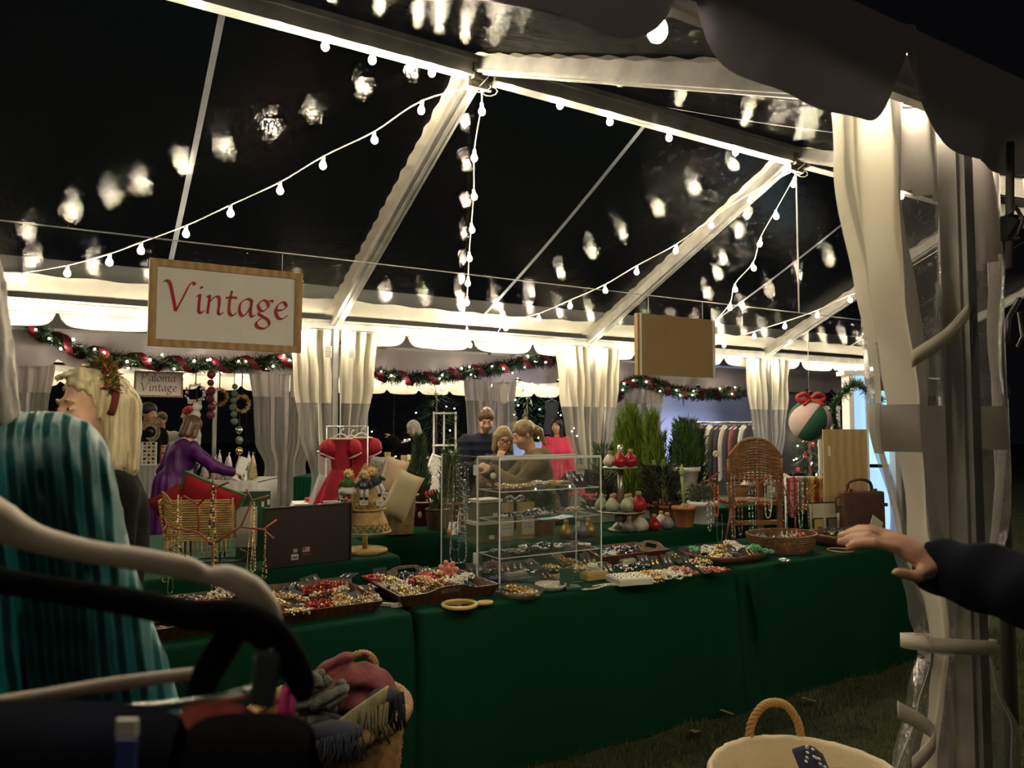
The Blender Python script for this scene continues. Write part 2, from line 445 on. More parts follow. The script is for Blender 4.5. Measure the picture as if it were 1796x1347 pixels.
# ================================================================== festoon lights
M_BULB = mat('lit_bulb', (1, 0.95, 0.85), 0.3, emit=(1.0, 0.86, 0.60, BULB_W))
M_SOCK = mat('bulb_socket', (0.72, 0.69, 0.58), 0.5)
bm_ = MB(); bm_.lathe([(0.0005, -0.066), (0.012, -0.063), (0.0205, -0.053), (0.0235, -0.041), (0.0205, -0.028), (0.013, -0.015), (0.0105, -0.006)], 14)
BULB_ME = bm_.build('bulb', M_BULB).data
bm_ = MB(); bm_.lathe([(0.012, -0.014), (0.0135, -0.010), (0.0135, 0.018), (0.009, 0.024), (0.0005, 0.025)], 10)
SOCK_ME = bm_.build('socket', M_SOCK).data
for n_ in ('bulb', 'socket'):
    bpy.data.objects.remove(bpy.data.objects[n_])
def add_bulb(parent, p, tilt=0.0):
    o = bpy.data.objects.new('bulb', BULB_ME); COL.objects.link(o); o.parent = parent; o.location = p; o.rotation_euler = (tilt, tilt * 0.6, 0)
    s = bpy.data.objects.new('socket', SOCK_ME); COL.objects.link(s); s.parent = o
    return o
def festoon(label, E0, E1, bulbs, sag=0.0, wire_r=0.0045, ends=True, group='festoon light strings'):
    E0, E1 = Vector(E0), Vector(E1)
    root = thing('string_light', label, 'string light', (0, 0, 0))
    pts = []
    for (x, y) in bulbs:
        best = None
        for i in range(201):
            t = -0.05 + 1.1 * i / 200; q = E0.lerp(E1, t); p = pix(q); d = (p[0] - x) ** 2 + (p[1] - y) ** 2
            if best is None or d < best[0]: best = (d, t)
        Y = E0.lerp(E1, best[1]).y
        q = px(x, y, Y) + Vector((0, 0, 0.040))
        pts.append((best[1], q))
    pts.sort(key=lambda z: z[0])
    cab = ([E0] if ends else []) + [q + Vector((0, 0, 0.022)) for _, q in pts] + ([E1] if ends else [])
    m = MB(); m.tube(curve_pts(cab, 5), wire_r, 6); m.build('cable', M_CABLE, root)
    for _, q in pts: add_bulb(root, q, rnd(-0.25, 0.25))
    return root
nA, nB, nC = W(0, HALF, EAVE + RISE - 0.17), W(BAY, HALF, EAVE + RISE - 0.17), W(2 * BAY, HALF, EAVE + RISE - 0.17)
nZ = W(-BAY, HALF, EAVE + RISE - 0.17)
festoon('light string under the ridge running to the upper left corner', nA, nZ, [(348, 4), (488, 45), (570, 82), (653, 105), (719, 119), (758, 127), (803, 133), (832, 131)])
festoon('light string along the ridge between the two roof nodes', nA, nB, [(895, 153), (982, 185), (1068, 215), (1172, 243), (1290, 267), (1384, 294)])
festoon('light string along the ridge right of the second node', nB, nC, [(1402, 285), (1417, 287), (1454, 298), (1482, 314), (1530, 330), (1580, 345)])
festoon('long light string falling left from the first node to the far eave', nA, W(-BAY * 1.0, 0.05, EAVE - 0.05), [(740, 193), (656, 247), (567, 290), (491, 335), (404, 375), (326, 411), (247, 440), (192, 460), (118, 480), (40, 493), (-30, 502)])
festoon('light string dropping straight down from the first node', nA, W(1.45, 0.05, EAVE - 0.12), [(845, 196), (832, 277), (831, 346), (827, 404), (823, 454), (821, 497), (819, 531), (814, 559), (819, 584)])
festoon('light string falling left from the second node across a rafter', nB, W(1.75, 0.05, EAVE - 0.08), [(1316, 351), (1247, 396), (1186, 440), (1117, 477), (1061, 510), (1000, 537), (945, 560), (888, 576)])
festoon('light string falling from the second node beside the cardboard sign', nB, W(BAY * 1.5, 0.05, EAVE - 0.1), [(1393, 323), (1361, 380), (1334, 428), (1321, 471), (1289, 508), (1281, 540), (1258, 569)])
festoon('light string falling to the far eave at the right hand rafter', nC, W(BAY * 1.5 + 0.2, 0.05, EAVE - 0.1), [(1545, 508), (1490, 527), (1434, 553), (1377, 573), (1323, 590), (1271, 606)])
def eave_string(label, a0, a1, b, z, step, seedr, dz=0.0):
    root = thing('string_light', label, 'string light', (0, 0, 0)); rr = random.Random(seedr)
    n = int(round((a1 - a0) / step)); pts = []
    for i in range(n + 1):
        a = a0 + step * i
        pts.append(W(a, b, z - 0.035 * math.sin(PI * ((a / BAY) % 1.0)) - rr.random() * 0.012))
    m = MB(); m.tube(pts, 0.0045, 6); m.build('cable', M_CABLE, root)
    for p in pts: add_bulb(root, p - Vector((0, 0, 0.022)), rr.uniform(-0.3, 0.3))
eave_string('light string clipped along the far eave beam of the clear tent', -4.2, 8.6, 0.15, EAVE - 0.095, 0.43, 5)
# near eave: bulbs just inside the shade-toned valance, the nearest one in view
p_near = pb(1157, 26, NEARB - 0.09); a_near, _ = tf(p_near)
eave_string('light string clipped along the near eave behind the shaded valance', a_near - 0.46 * 6, a_near + 0.46 * 8, NEARB - 0.09, p_near.z + 0.068, 0.46, 9)
# cable loops knotted at the nodes
for nd, lab in ((nA, 'knot of white cable looped at the first roof node'), (nB, 'knot of white cable looped at the second roof node')):
    rr = random.Random(2); m = MB()
    for i in range(4):
        c = nd + Vector((rr.uniform(-.05, .07), rr.uniform(-.05, .05), rr.uniform(-.02, .06)))
        m.tube([c + Vector((0.05 * math.cos(t * .7 + i), 0.03 * math.sin(t * .7), 0.045 * math.sin(t * .7 + i * 2))) for t in range(10)], 0.004, 5)
    m.build('cable_knot', M_CABLE, label=lab, cat='cable')
# tie cable under the ridge, drop wire
m = MB(); m.tube([W(-2.6 * BAY, HALF, 2.452), W(2.4 * BAY, HALF, 2.452)], 0.0035, 6); m.build('tie_cable', M_WIRE, label='thin horizontal tie cable the signs hang from', cat='cable')
m = MB(); m.tube([W(BAY, HALF, EAVE + RISE - 0.14), W(BAY, HALF, 2.452)], 0.0065, 8); m.build('drop_rod', mat('white_rod', (0.75, 0.74, 0.68), 0.4), label='thin white rod hanging from the second roof node', cat='rod')
# ================================================================== curtains
def curtain(name, label, base, d, prof, nfold, amp, zone, ns=48, seedc=0, side=None, mats=None, nz=60, cat='curtain'):
    """gathered sheet hanging at base; d = direction it runs; prof = [(z, start, width, fold)]"""
    base, d = Vector(base), Vector(d).normalized(); nrm = Vector((0, 0, 1)).cross(d)
    rr = random.Random(seedc); ph = [rr.uniform(0, 6.28) for _ in range(6)]
    prof = sorted(prof, key=lambda q: -q[0])
    def at(z):
        for q0, q1 in zip(prof, prof[1:]):
            if q1[0] <= z <= q0[0]:
                t = (q0[0] - z) / max(1e-6, q0[0] - q1[0]); t = t * t * (3 - 2 * t)
                return [q0[i] + (q1[i] - q0[i]) * t for i in (1, 2, 3)]
        return prof[-1][1:] if z < prof[-1][0] else prof[0][1:]
    z0, z1 = prof[0][0], prof[-1][0]
    V_ = []; 
    for j in range(nz + 1):
        z = z0 + (z1 - z0) * j / nz; st, wd, fo = at(z)
        for i in range(ns + 1):
            s = i / ns
            sw = s + 0.03 * math.sin(2 * PI * nfold * s + ph[0]) 
            f = amp * fo * (math.sin(2 * PI * nfold * s + ph[1]) + 0.45 * math.sin(2 * PI * nfold * 2.3 * s + ph[2] + z * 1.5) + 0.25 * math.sin(z * 9 + s * 17 + ph[3]))
            V_.append(base + d * (st + wd * sw) + nrm * f + Vector((0, 0, z)))
    root = thing(name, label, cat, base)
    parts = {}
    for j in range(nz):
        z = z0 + (z1 - z0) * (j + .5) / nz
        for i in range(ns):
            q = zone((i + .5) / ns, z)
            if q is None: continue
            parts.setdefault(q, []).append((j * (ns + 1) + i, j * (ns + 1) + i + 1, (j + 1) * (ns + 1) + i + 1, (j + 1) * (ns + 1) + i))
    for q, fs in parts.items():
        used = sorted({v for f in fs for v in f}); mp = {v: k for k, v in enumerate(used)}
        m = MB(); m.add([V_[v] - base for v in used], [tuple(mp[v] for v in f) for f in fs], True)
        m.build('clear_pane' if q == 'c' else 'fabric', (mats or {}).get(q) or (M_CLEAR if q == 'c' else M_VINYLW), root)
    return root
def zone_std(ztop, zband=None):
    def z_(s, z):
        if z > ztop: return 'w'
        if s < 0.04 or 0.30 < s < 0.42: return 'w'
        if zband and zband[0] < z < zband[1]: return 'w'
        return 'c'
    return z_
def tie(label, p, r, m=None):
    mb = MB(); mb.torus((0, 0, 0), r, 0.012, n=20, m=6, sx=1.3); mb.build('curtain_tie', m or M_VINYLW, loc=p, label=label, cat='tie')
ZT = EAVE - 0.12
names = {-1: ('far left', 'by the garland at the photo edge'), 0: ('first far', 'behind the red dresses'), 1: ('second far', 'behind the evergreen shrubs'), 2: ('third far', 'right of the wicker chair back')}
for k in (-1, 0, 1, 2):
    for sd in (-1, 1):
        pr = [(ZT, 0.04, 0.40, 0.9), (1.95, 0.03, 0.37, 1.0), (1.45, 0.03, 0.30, 0.8), (1.0, 0.02, 0.19, 0.6), (0.55, 0.02, 0.26, 0.8), (0.03, 0.02, 0.34, 1.0)]
        curtain('tent_curtain', 'white and clear curtain %s of the far post %s' % ('left' if sd < 0 else 'right', names[k][1]),
                W(k * BAY, 0.03), U * sd, pr, 3.5, 0.045, zone_std(1.72), seedc=k * 7 + sd + 20, ns=40, nz=48)
# printed care labels sewn on the curtains of the first post
for da, dz in ((-0.10, 2.20), (0.13, 2.20)):
    m = MB(); c = W(da, 0.13, dz); m.beam(c - U * 0.035, c + U * 0.035, 0.003, 0.11, up=(0, 0, 1))
    lab = m.build('care_label', mat('label_white', (0.74, 0.72, 0.68), 0.7), label='small printed fire label on the curtain %s of the first post' % ('left' if da < 0 else 'right'), cat='label')
    m = MB()
    for r_ in range(5):
        col_w = 0.05 if r_ != 2 else 0.056
        cc = c + Vector((0, 0, 0.04 - r_ * 0.02)) + V * 0.003
        m.cm = 1 if r_ == 2 else 0
        m.beam(cc - U * col_w / 2, cc + U * col_w / 2, 0.001, 0.006)
    m.build('print', [mat('grey_print', (0.25, 0.25, 0.27), 0.8), mat('red_print', (0.5, 0.05, 0.05), 0.8)], lab)
# ------------------------------------------------------------------ near curtain at the right
N0 = W(0, NEARB)
M_CLEARN = clear_mat('clear_near_vinyl', (0.86, 0.85, 0.87), 0.03, 12.0, 1.0, f0=0.2, dist=0.03, haze=0.14, hazecol=(0.62, 0.60, 0.60), stretch=(1, 1, 0.45))
M_NEARW = cloth_mat('near_cloth_shade_tone', (0.44, 0.41, 0.38), 0.15, bump=(8, 0.4, 0.03))  # darker copy of the white cloth, shade put into its colour
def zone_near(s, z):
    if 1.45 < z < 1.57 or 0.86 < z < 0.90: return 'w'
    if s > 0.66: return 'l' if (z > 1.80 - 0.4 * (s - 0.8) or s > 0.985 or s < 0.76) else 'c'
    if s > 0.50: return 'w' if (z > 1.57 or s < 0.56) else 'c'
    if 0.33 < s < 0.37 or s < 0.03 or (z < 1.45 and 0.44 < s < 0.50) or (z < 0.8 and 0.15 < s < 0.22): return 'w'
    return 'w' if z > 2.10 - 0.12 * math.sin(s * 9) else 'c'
nprof = [(2.46, -0.29, 0.81, 0.6), (2.2, -0.29, 0.80, 0.8), (1.89, -0.29, 0.74, 1.0), (1.56, -0.29, 0.69, 1.0), (1.23, -0.27, 0.57, 1.0), (0.98, -0.21, 0.39, 0.8), (0.88, -0.18, 0.33, 0.6), (0.75, -0.21, 0.43, 0.8), (0.58, -0.31, 0.64, 1.0), (0.02, -0.34, 0.80, 1.0)]
curtain('tent_curtain', 'large clear and white curtain gathered at the near right post', N0 - V * 0.06, -U, nprof, 3.3, 0.045, zone_near, ns=130, nz=110, seedc=4, mats={'w': M_NEARW, 'c': M_CLEARN, 'l': cloth_mat('near_cloth_painted_glow', (0.74, 0.69, 0.58), 0.5, bump=(8, 0.4, 0.03))})  # left leaf: paler copy of the cloth, bulb glow painted into its colour
# second gathered leaf to the right of the post
curtain('tent_curtain', 'pale curtain leaf at the extreme right beyond the near post', N0 + U * 0.42, U, [(2.34, 0.0, 0.6, 1), (0.02, 0, 0.6, 1)], 3, 0.05, zone_std(2.0, (1.3, 1.45)), ns=40, nz=30, seedc=6, mats={'w': M_VINYLW, 'c': M_CLEARN})
# belt tied round the near curtain
m = MB(); c0 = N0 - V * 0.06 - U * 0.005
ring = [c0 + U * (0.150 * math.cos(t)) + V * (0.105 * math.sin(t)) + Vector((0, 0, 0.885 + 0.028 * math.cos(t - 2.6))) for t in [2 * PI * i / 40 for i in range(40)]]
vs = [p + Vector((0, 0, dz)) for p in ring for dz in (-0.02, 0.02)]
m.add([p for p in vs], [(2 * i, 2 * ((i + 1) % 40), 2 * ((i + 1) % 40) + 1, 2 * i + 1) for i in range(40)], True)
o = m.build('curtain_belt', M_VINYLW, label='white belt tied round the near right curtain', cat='belt')
md = o.modifiers.new('th', 'SOLIDIFY'); md.thickness = 0.004
# folded straps showing through the clear vinyl
for (pts, lab) in (([(1600, 630, 1.95), (1660, 590, 1.97), (1700, 545, 2.0)], 'loose white strap slanting across the near clear curtain'), ([(1575, 1245, 1.93), (1640, 1290, 1.93), (1600, 1345, 1.93)], 'white strap folded at the bottom of the near curtain')):
    c = curve_pts([px(*p) for p in pts], 8); m = MB()
    dirs = Vector((0, 0, 0.022))
    m.add([q + s * dirs for q in c for s in (-1, 1)], [(2 * i, 2 * i + 2, 2 * i + 3, 2 * i + 1) for i in range(len(c) - 1)], True)
    o = m.build('curtain_strap', M_VINYLW, label=lab, cat='strap'); md = o.modifiers.new('th', 'SOLIDIFY'); md.thickness = 0.003
# ratchet strap beside the near post
rs = thing('ratchet_strap', 'dark ratchet strap and buckle beside the near right post', 'strap', px(1768, 400, 2.1))
o0 = Vector(rs.location)
m = MB(); m.tube([px(1772, 250, 2.12) - o0, px(1770, 470, 2.1) - o0], 0.011, 8); m.build('webbing', mat('dark_webbing', (0.05, 0.045, 0.04), 0.7), rs)
m = MB(); q = px(1771, 400, 2.1) - o0; m.box(q, (0.035, 0.03, 0.07)); m.tube([q + Vector((-.02, -.02, .03)), q + Vector((.0, -.03, .05)), q + Vector((.025, -.02, .02)), q + Vector((.0, -.03, -.03))], 0.006, 6); m.build('buckle', mat('dark_metal', (0.06, 0.06, 0.065), 0.35, 0.8), rs)
m = MB(); q = px(1778, 585, 2.08) - o0; m.tube([q + Vector((0.02, 0, .10)), q + Vector((-.02, -.01, 0.04)), q + Vector((-.025, -.01, -.02)), q + Vector((0.0, -.01, -.045)), q + Vector((.02, -.01, -.01)), q + Vector((.02, 0, .06))], 0.007, 6); m.build('hook', mat('dark_metal', (0, 0, 0)), rs)
# a second dark pole behind the strap
m = MB(); m.tube([pz(1785, 1600, 0) , pz(1785, 1600, 0) + Vector((0, 0, 2.4))], 0.022, 10); m.build('pole', mat('dark_pole', (0.10, 0.09, 0.09), 0.5, 0.5), label='dark upright pole at the right edge behind the near curtain', cat='pole')
# ================================================================== second tent across the aisle
B2, B2F = -2.9, -8.3
EAVE2 = 2.55
tent2 = thing('frame_tent', 'white frame tent across the aisle with a grey shaded valance', 'tent', W(0, 0))
M_T2ROOF = cloth_mat('white_roof_cloth', (0.62, 0.60, 0.58), 0.1, bump=(3, 0.3, 0.05))
A2 = 0.27
for k in range(-2, 7):
    for b in (B2, B2F):
        m = MB(); post_mesh(m, A2 + k * BAY, b, EAVE2); m.build('post', M_ALU, tent2)
    m = MB(); bm2 = (B2 + B2F) / 2
    m.beam(TL(A2 + k * BAY, B2, EAVE2), TL(A2 + k * BAY, bm2, EAVE2 + 1.3), 0.06, 0.1); m.beam(TL(A2 + k * BAY, B2F, EAVE2), TL(A2 + k * BAY, bm2, EAVE2 + 1.3), 0.06, 0.1)
    m.build('rafter_pair', M_ALU, tent2)
    if k < 6:
        for b in (B2, B2F):
            m = MB(); m.beam(TL(A2 + k * BAY, b, EAVE2 - 0.05), TL(A2 + (k + 1) * BAY, b, EAVE2 - 0.05), 0.06, 0.1); m.build('eave_beam', M_ALU, tent2)
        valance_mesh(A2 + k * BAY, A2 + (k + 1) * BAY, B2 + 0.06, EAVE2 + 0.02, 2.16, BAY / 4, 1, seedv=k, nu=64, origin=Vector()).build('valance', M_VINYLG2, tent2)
        valance_mesh(A2 + k * BAY, A2 + (k + 1) * BAY, B2F - 0.06, EAVE2 + 0.02, 2.18, BAY / 4, 1, seedv=k + 5, nu=64, origin=Vector()).build('valance', M_VINYLW, tent2)
        for sd, (b0, b1) in enumerate(((B2, bm2), (bm2, B2F))):
            m = MB(); m.grid(lambda s, t: TL(A2 + (k + s) * BAY, b0 + (b1 - b0) * t, EAVE2 + 0.06 + 1.3 * (t if sd == 0 else 1 - t)), 6, 6); m.build('roof_panel', M_T2ROOF, tent2)
M_CURT2 = cloth_mat('shaded_curtain', (0.52, 0.47, 0.44), 0.25, bump=(8, 0.3, 0.03))  # darker copy of the white curtain cloth, shade put into its colour
cn2 = {-1: 'behind the grey haired shopper', 0: 'left of the red dresses', 1: 'behind the man in navy', 2: 'pinkish one behind the evergreens'}
for k in (-1, 0, 1, 2):
    for sd in (-1, 1):
        pr = [(2.2, 0.03, 0.44, 0.9), (1.7, 0.03, 0.38, 1.0), (1.3, 0.03, 0.36, 0.8), (0.98, 0.02, 0.24, 0.6), (0.55, 0.02, 0.30, 0.8), (0.03, 0.02, 0.40, 1.0)]
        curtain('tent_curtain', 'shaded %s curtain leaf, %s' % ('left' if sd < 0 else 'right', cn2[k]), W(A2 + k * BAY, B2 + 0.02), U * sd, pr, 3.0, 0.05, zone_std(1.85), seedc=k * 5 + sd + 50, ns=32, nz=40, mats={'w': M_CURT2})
# lights inside the second tent, and a string added behind the viewer
eave_string('light string along the back eave of the far tent', A2 - 6.1, A2 + 9.6, B2F + 0.25, EAVE2 - 0.06, 0.55, 12)
eave_string('light string added behind the viewer to light the foreground', -9.0, 3.0, 9.6, 2.55, 2.4, 31)  # unseen string, added to brighten the foreground from the viewer's side
eave_string('light string under the ridge of the far tent', A2 - 6.1, A2 + 9.6, (B2 + B2F) / 2, EAVE2 + 0.95, 0.55, 14)
# closed white side wall at the right of the far tent
def wallp(a0, a1, b, lab, m_):
    m = MB(); m.grid(lambda s, t: W(a0 + (a1 - a0) * s, b + 0.03 * math.sin(s * 31 + t * 3) + 0.02 * math.sin(t * 17 + s * 5), 0.02 + 2.3 * t), 40, 16)
    m.build('tent_sidewall', m_, label=lab, cat='tent wall')
wallp(A2 + 3.4 * BAY, A2 + 6 * BAY, B2F + 0.05, 'closed white sidewall behind the clothes rack in the far tent', M_VINYLW)
# ================================================================== hanging signs
def nib_text(mb, strokes, o, x, y, sc_, nib=0.20, ang=0.7, thick=0.0015, minw=0.055):
    """broad-pen strokes: each stroke = control points in em units"""
    n = x.cross(y).normalized(); c, s = math.cos(ang) * nib / 2, math.sin(ang) * nib / 2
    for st in strokes:
        pts = [Vector((p[0], p[1], 0)) for p in st]
        pts = curve_pts(pts, 7) if len(pts) > 1 else pts
        L, R = [], []
        for i, p in enumerate(pts):
            d = pts[min(i + 1, len(pts) - 1)] - pts[max(i - 1, 0)]
            if d.length < 1e-9: d = Vector((1, 0, 0))
            d.normalize(); nn = Vector((-d.y, d.x, 0))
            wd = max(minw, abs(nn.x * c + nn.y * s) * 2) / 2
            L.append(p + nn * wd); R.append(p - nn * wd)
        vs = [o + x * (q.x * sc_) + y * (q.y * sc_) + n * thick for q in L] + [o + x * (q.x * sc_) + y * (q.y * sc_) + n * thick for q in R]
        k = len(pts)
        mb.add(vs, [(i, k + i, k + i + 1, i + 1) for i in range(k - 1)])
GL = {  # italic book hand, x height 1.0
 'V': (1.62, [[(-0.05, 1.52), (0.12, 1.62), (0.30, 1.50), (0.42, 1.0), (0.62, 0.02)], [(0.62, 0.02), (0.95, 0.75), (1.25, 1.45), (1.42, 1.62), (1.55, 1.52)]]),
 'P': (1.25, [[(0.22, 1.6), (0.16, 0.8), (0.08, 0.0)], [(-0.05, 1.48), (0.3, 1.64), (0.85, 1.62), (1.0, 1.25), (0.75, 0.85), (0.2, 0.78)]]),
 'i': (0.50, [[(0.02, 0.88), (0.18, 0.98), (0.16, 0.5), (0.16, 0.12), (0.28, 0.02), (0.44, 0.16)], [(0.20, 1.36), (0.24, 1.42), (0.28, 1.36)]]),
 'n': (1.02, [[(0.02, 0.88), (0.18, 0.98), (0.15, 0.5), (0.10, 0.0)], [(0.14, 0.55), (0.42, 0.92), (0.66, 0.95), (0.70, 0.6), (0.66, 0.12), (0.78, 0.02), (0.94, 0.16)]]),
 'm': (1.55, [[(0.02, 0.88), (0.18, 0.98), (0.15, 0.5), (0.10, 0.0)], [(0.14, 0.55), (0.40, 0.92), (0.62, 0.95), (0.66, 0.6), (0.60, 0.0)], [(0.64, 0.55), (0.92, 0.92), (1.16, 0.95), (1.20, 0.6), (1.16, 0.12), (1.28, 0.02), (1.44, 0.16)]]),
 't': (0.68, [[(0.34, 1.38), (0.24, 0.9), (0.20, 0.3), (0.28, 0.05), (0.44, 0.02), (0.60, 0.18)], [(0.0, 0.95), (0.3, 1.0), (0.62, 1.0)]]),
 'a': (0.98, [[(0.72, 0.92), (0.45, 0.98), (0.14, 0.72), (0.08, 0.28), (0.24, 0.02), (0.46, 0.18), (0.68, 0.60), (0.74, 0.96)], [(0.74, 0.96), (0.68, 0.4), (0.70, 0.1), (0.80, 0.02), (0.94, 0.14)]]),
 'g': (1.0, [[(0.62, 0.92), (0.36, 0.98), (0.12, 0.72), (0.22, 0.42), (0.46, 0.40), (0.66, 0.66), (0.62, 0.92)], [(0.62, 0.92), (0.80, 1.0), (0.94, 0.96)], [(0.30, 0.42), (0.14, 0.22), (0.36, 0.06), (0.66, -0.12), (0.72, -0.42), (0.42, -0.62), (0.08, -0.52), (0.06, -0.26), (0.32, -0.04)]]),
 'e': (0.86, [[(0.12, 0.48), (0.46, 0.52), (0.68, 0.74), (0.52, 0.97), (0.24, 0.82), (0.10, 0.40), (0.24, 0.05), (0.50, 0.02), (0.78, 0.24)]]),
 'l': (0.46, [[(0.02, 1.58), (0.18, 1.66), (0.15, 0.8), (0.14, 0.14), (0.24, 0.02), (0.40, 0.14)]]),
 'o': (0.98, [[(0.44, 0.98), (0.14, 0.72), (0.12, 0.26), (0.42, 0.01), (0.74, 0.28), (0.76, 0.72), (0.44, 0.98)]]),
}
def lettering(mb, word, o, x, y, size, centre=True, **kw):
    tot = sum(GL[c][0] for c in word); cx = -tot / 2 if centre else 0
    for c in word:
        nib_text(mb, GL[c][1], o + x * (cx * size), x, y, size, **kw); cx += GL[c][0]
def framed_sign(name, label, c, xd, yd, wd, ht, bar, words, size, leading, wood, ink):
    n = xd.cross(yd).normalized()
    root = thing(name, label, 'sign', c)
    z0 = Vector()
    m = MB(); m.grid(lambda s, t: xd * ((s - .5) * (wd - bar)) + yd * ((t - .5) * (ht - bar)) + n * (0.006 + 0.0025 * math.sin(s * 19 + t * 7) * math.sin(t * 11) ), 30, 18)
    o = m.build('canvas', mat('sign_canvas', (0.80, 0.775, 0.71), 0.85, bump=(18, 0.35, 0.01)), root)
    m = MB(); m.prism([(-wd / 2 + .01, -ht / 2 + .01), (wd / 2 - .01, -ht / 2 + .01), (wd / 2 - .01, ht / 2 - .01), (-wd / 2 + .01, ht / 2 - .01)], n * -0.012, xd, yd, 0.006); m.build('backing', mat('cardboard', (0.36, 0.245, 0.115), 0.85), root)
    w2, h2 = wd / 2, ht / 2
    quads = [[(-w2, h2), (w2, h2), (w2 - bar, h2 - bar), (-w2 + bar, h2 - bar)], [(-w2, -h2), (-w2 + bar, -h2 + bar), (w2 - bar, -h2 + bar), (w2, -h2)],
             [(-w2, -h2), (-w2, h2), (-w2 + bar, h2 - bar), (-w2 + bar, -h2 + bar)], [(w2, -h2), (w2 - bar, -h2 + bar), (w2 - bar, h2 - bar), (w2, h2)]]
    for q in quads:
        m = MB(); m.prism([(p[0] * 0.999, p[1] * 0.999) for p in q], n * -0.018, xd, yd, 0.040); m.build('frame_bar', wood, root)
    m = MB(); ys = (len(words) - 1) * leading / 2 - size * 0.42
    for i, wd_ in enumerate(words): lettering(m, wd_, yd * (ys - i * leading) + n * 0.010, xd, yd, size)
    m.build('lettering', ink, root)
    return root
ZUP = Vector((0, 0, 1))
sL = pb(260, 528, HALF); sR = pb(528, 551, HALF)
sx_ = (sR - sL); sw_ = sx_.length; sxd = Vector((sx_.x, sx_.y, 0)).normalized()
hL = pb(262, 452, HALF).z - pb(255, 605, HALF).z
framed_sign('hanging_sign', 'large wood framed canvas sign lettered Vintage in red script', (sL + sR) / 2, sxd, (ZUP + V * 0.04).normalized(), sw_, hL, 0.036, ['Vintage'], 0.094, 0.1, M_PINE, mat('red_ink', (0.42, 0.028, 0.045), 0.8))
for f_ in (0.14, 0.86):
    p = sL.lerp(sR, f_); m = MB(); m.tube([Vector((p.x, p.y, p.z + hL / 2 - .01)), Vector((p.x, p.y, 2.452))], 0.0015, 5); m.build('sign_wire', M_WIRE, label='thin wire holding the %s end of the Vintage sign' % ('left' if f_ < .5 else 'right'), cat='wire')
# reverse side of another hanging sign: plain cardboard in a thin white frame
cL, cR = pb(1116, 605, HALF), pb(1252, 611, HALF); cw = (cR - cL).length; ch = pb(1117, 551, HALF).z - pb(1115, 659, HALF).z
xd = Vector(((cR - cL).x, (cR - cL).y, 0)).normalized(); cc = (cL + cR) / 2
root = thing('hanging_sign', 'brown cardboard back of a hanging sign between the rafters', 'sign', cc)
nrm = xd.cross(ZUP).normalized(); nrm = nrm if nrm.y < 0 else -nrm
xd2 = ZUP.cross(nrm)
M_CARD = mat('cardboard', (0.36, 0.245, 0.115))
for (f0, f1) in ((-.46, -.16), (-.16, 0.20), (0.20, 0.465)):
    m = MB(); m.prism([(f0 * cw + .001, -ch / 2), (f1 * cw - .001, -ch / 2), (f1 * cw - .001, ch / 2), (f0 * cw + .001, ch / 2)], nrm * 0.010, xd2, ZUP, 0.005 if f0 != -.16 else 0.0075); m.build('board_panel', M_CARD, root)
for f0, f1 in ((-.5, -.46), (.465, .5)):
    m = MB(); m.prism([(f0 * cw, -ch / 2), (f1 * cw, -ch / 2), (f1 * cw, ch / 2), (f0 * cw, ch / 2)], nrm * -0.02, xd2, ZUP, 0.035); m.build('frame_edge', M_WHITE if f0 > 0 else M_PINE, root)
m = MB(); m.prism([(-.475 * cw, -ch / 2), (-.455 * cw, -ch / 2), (-.455 * cw, ch / 2), (-.475 * cw, ch / 2)], nrm * 0.008, xd2, ZUP, 0.012); m.build('frame_lip', M_WHITE, root)
for f_ in (-.35, .35):
    p = cc + xd2 * f_ * cw; m = MB(); m.tube([p + Vector((0, 0, ch / 2 - .01)), Vector((p.x, p.y, 2.452))], 0.0015, 5); m.build('sign_wire', M_WIRE, label='thin wire holding the %s end of the cardboard sign' % ('left' if f_ < 0 else 'right'), cat='wire')
# small sign in the far tent
BP = -3.35
pL, pR = pb(235, 674, BP), pb(321, 674, BP); pw = (pR - pL).length; ph_ = pb(278, 652, BP).z - pb(278, 697, BP).z
pxd = Vector(((pR - pL).x, (pR - pL).y, 0)).normalized()
framed_sign('hanging_sign', 'small pale framed sign lettered Paloma Vintage in the far tent', (pL + pR) / 2, pxd, ZUP, pw, ph_, 0.022, ['Paloma', 'Vintage'], 0.064, 0.122, M_PINE, mat('dull_red_ink', (0.22, 0.05, 0.055), 0.8))
# edge of another framed sign, half hidden by the near curtain
fp = thing('hanging_sign', 'wooden sign seen edge on beside the near curtain', 'sign', px(1521, 640, 6.4), -0.47)
m = MB(); 
for dz in (-.14, .14): m.box((0, 0, dz), (0.035, 0.40, 0.035))
for dy in (-.19, .19): m.box((0, dy, 0), (0.035, 0.035, 0.28))
m.build('frame_bar', M_PINE, fp)
m = MB(); m.box((0.002, 0, 0), (0.008, 0.36, 0.25)); m.build('backing', M_CARD, fp)
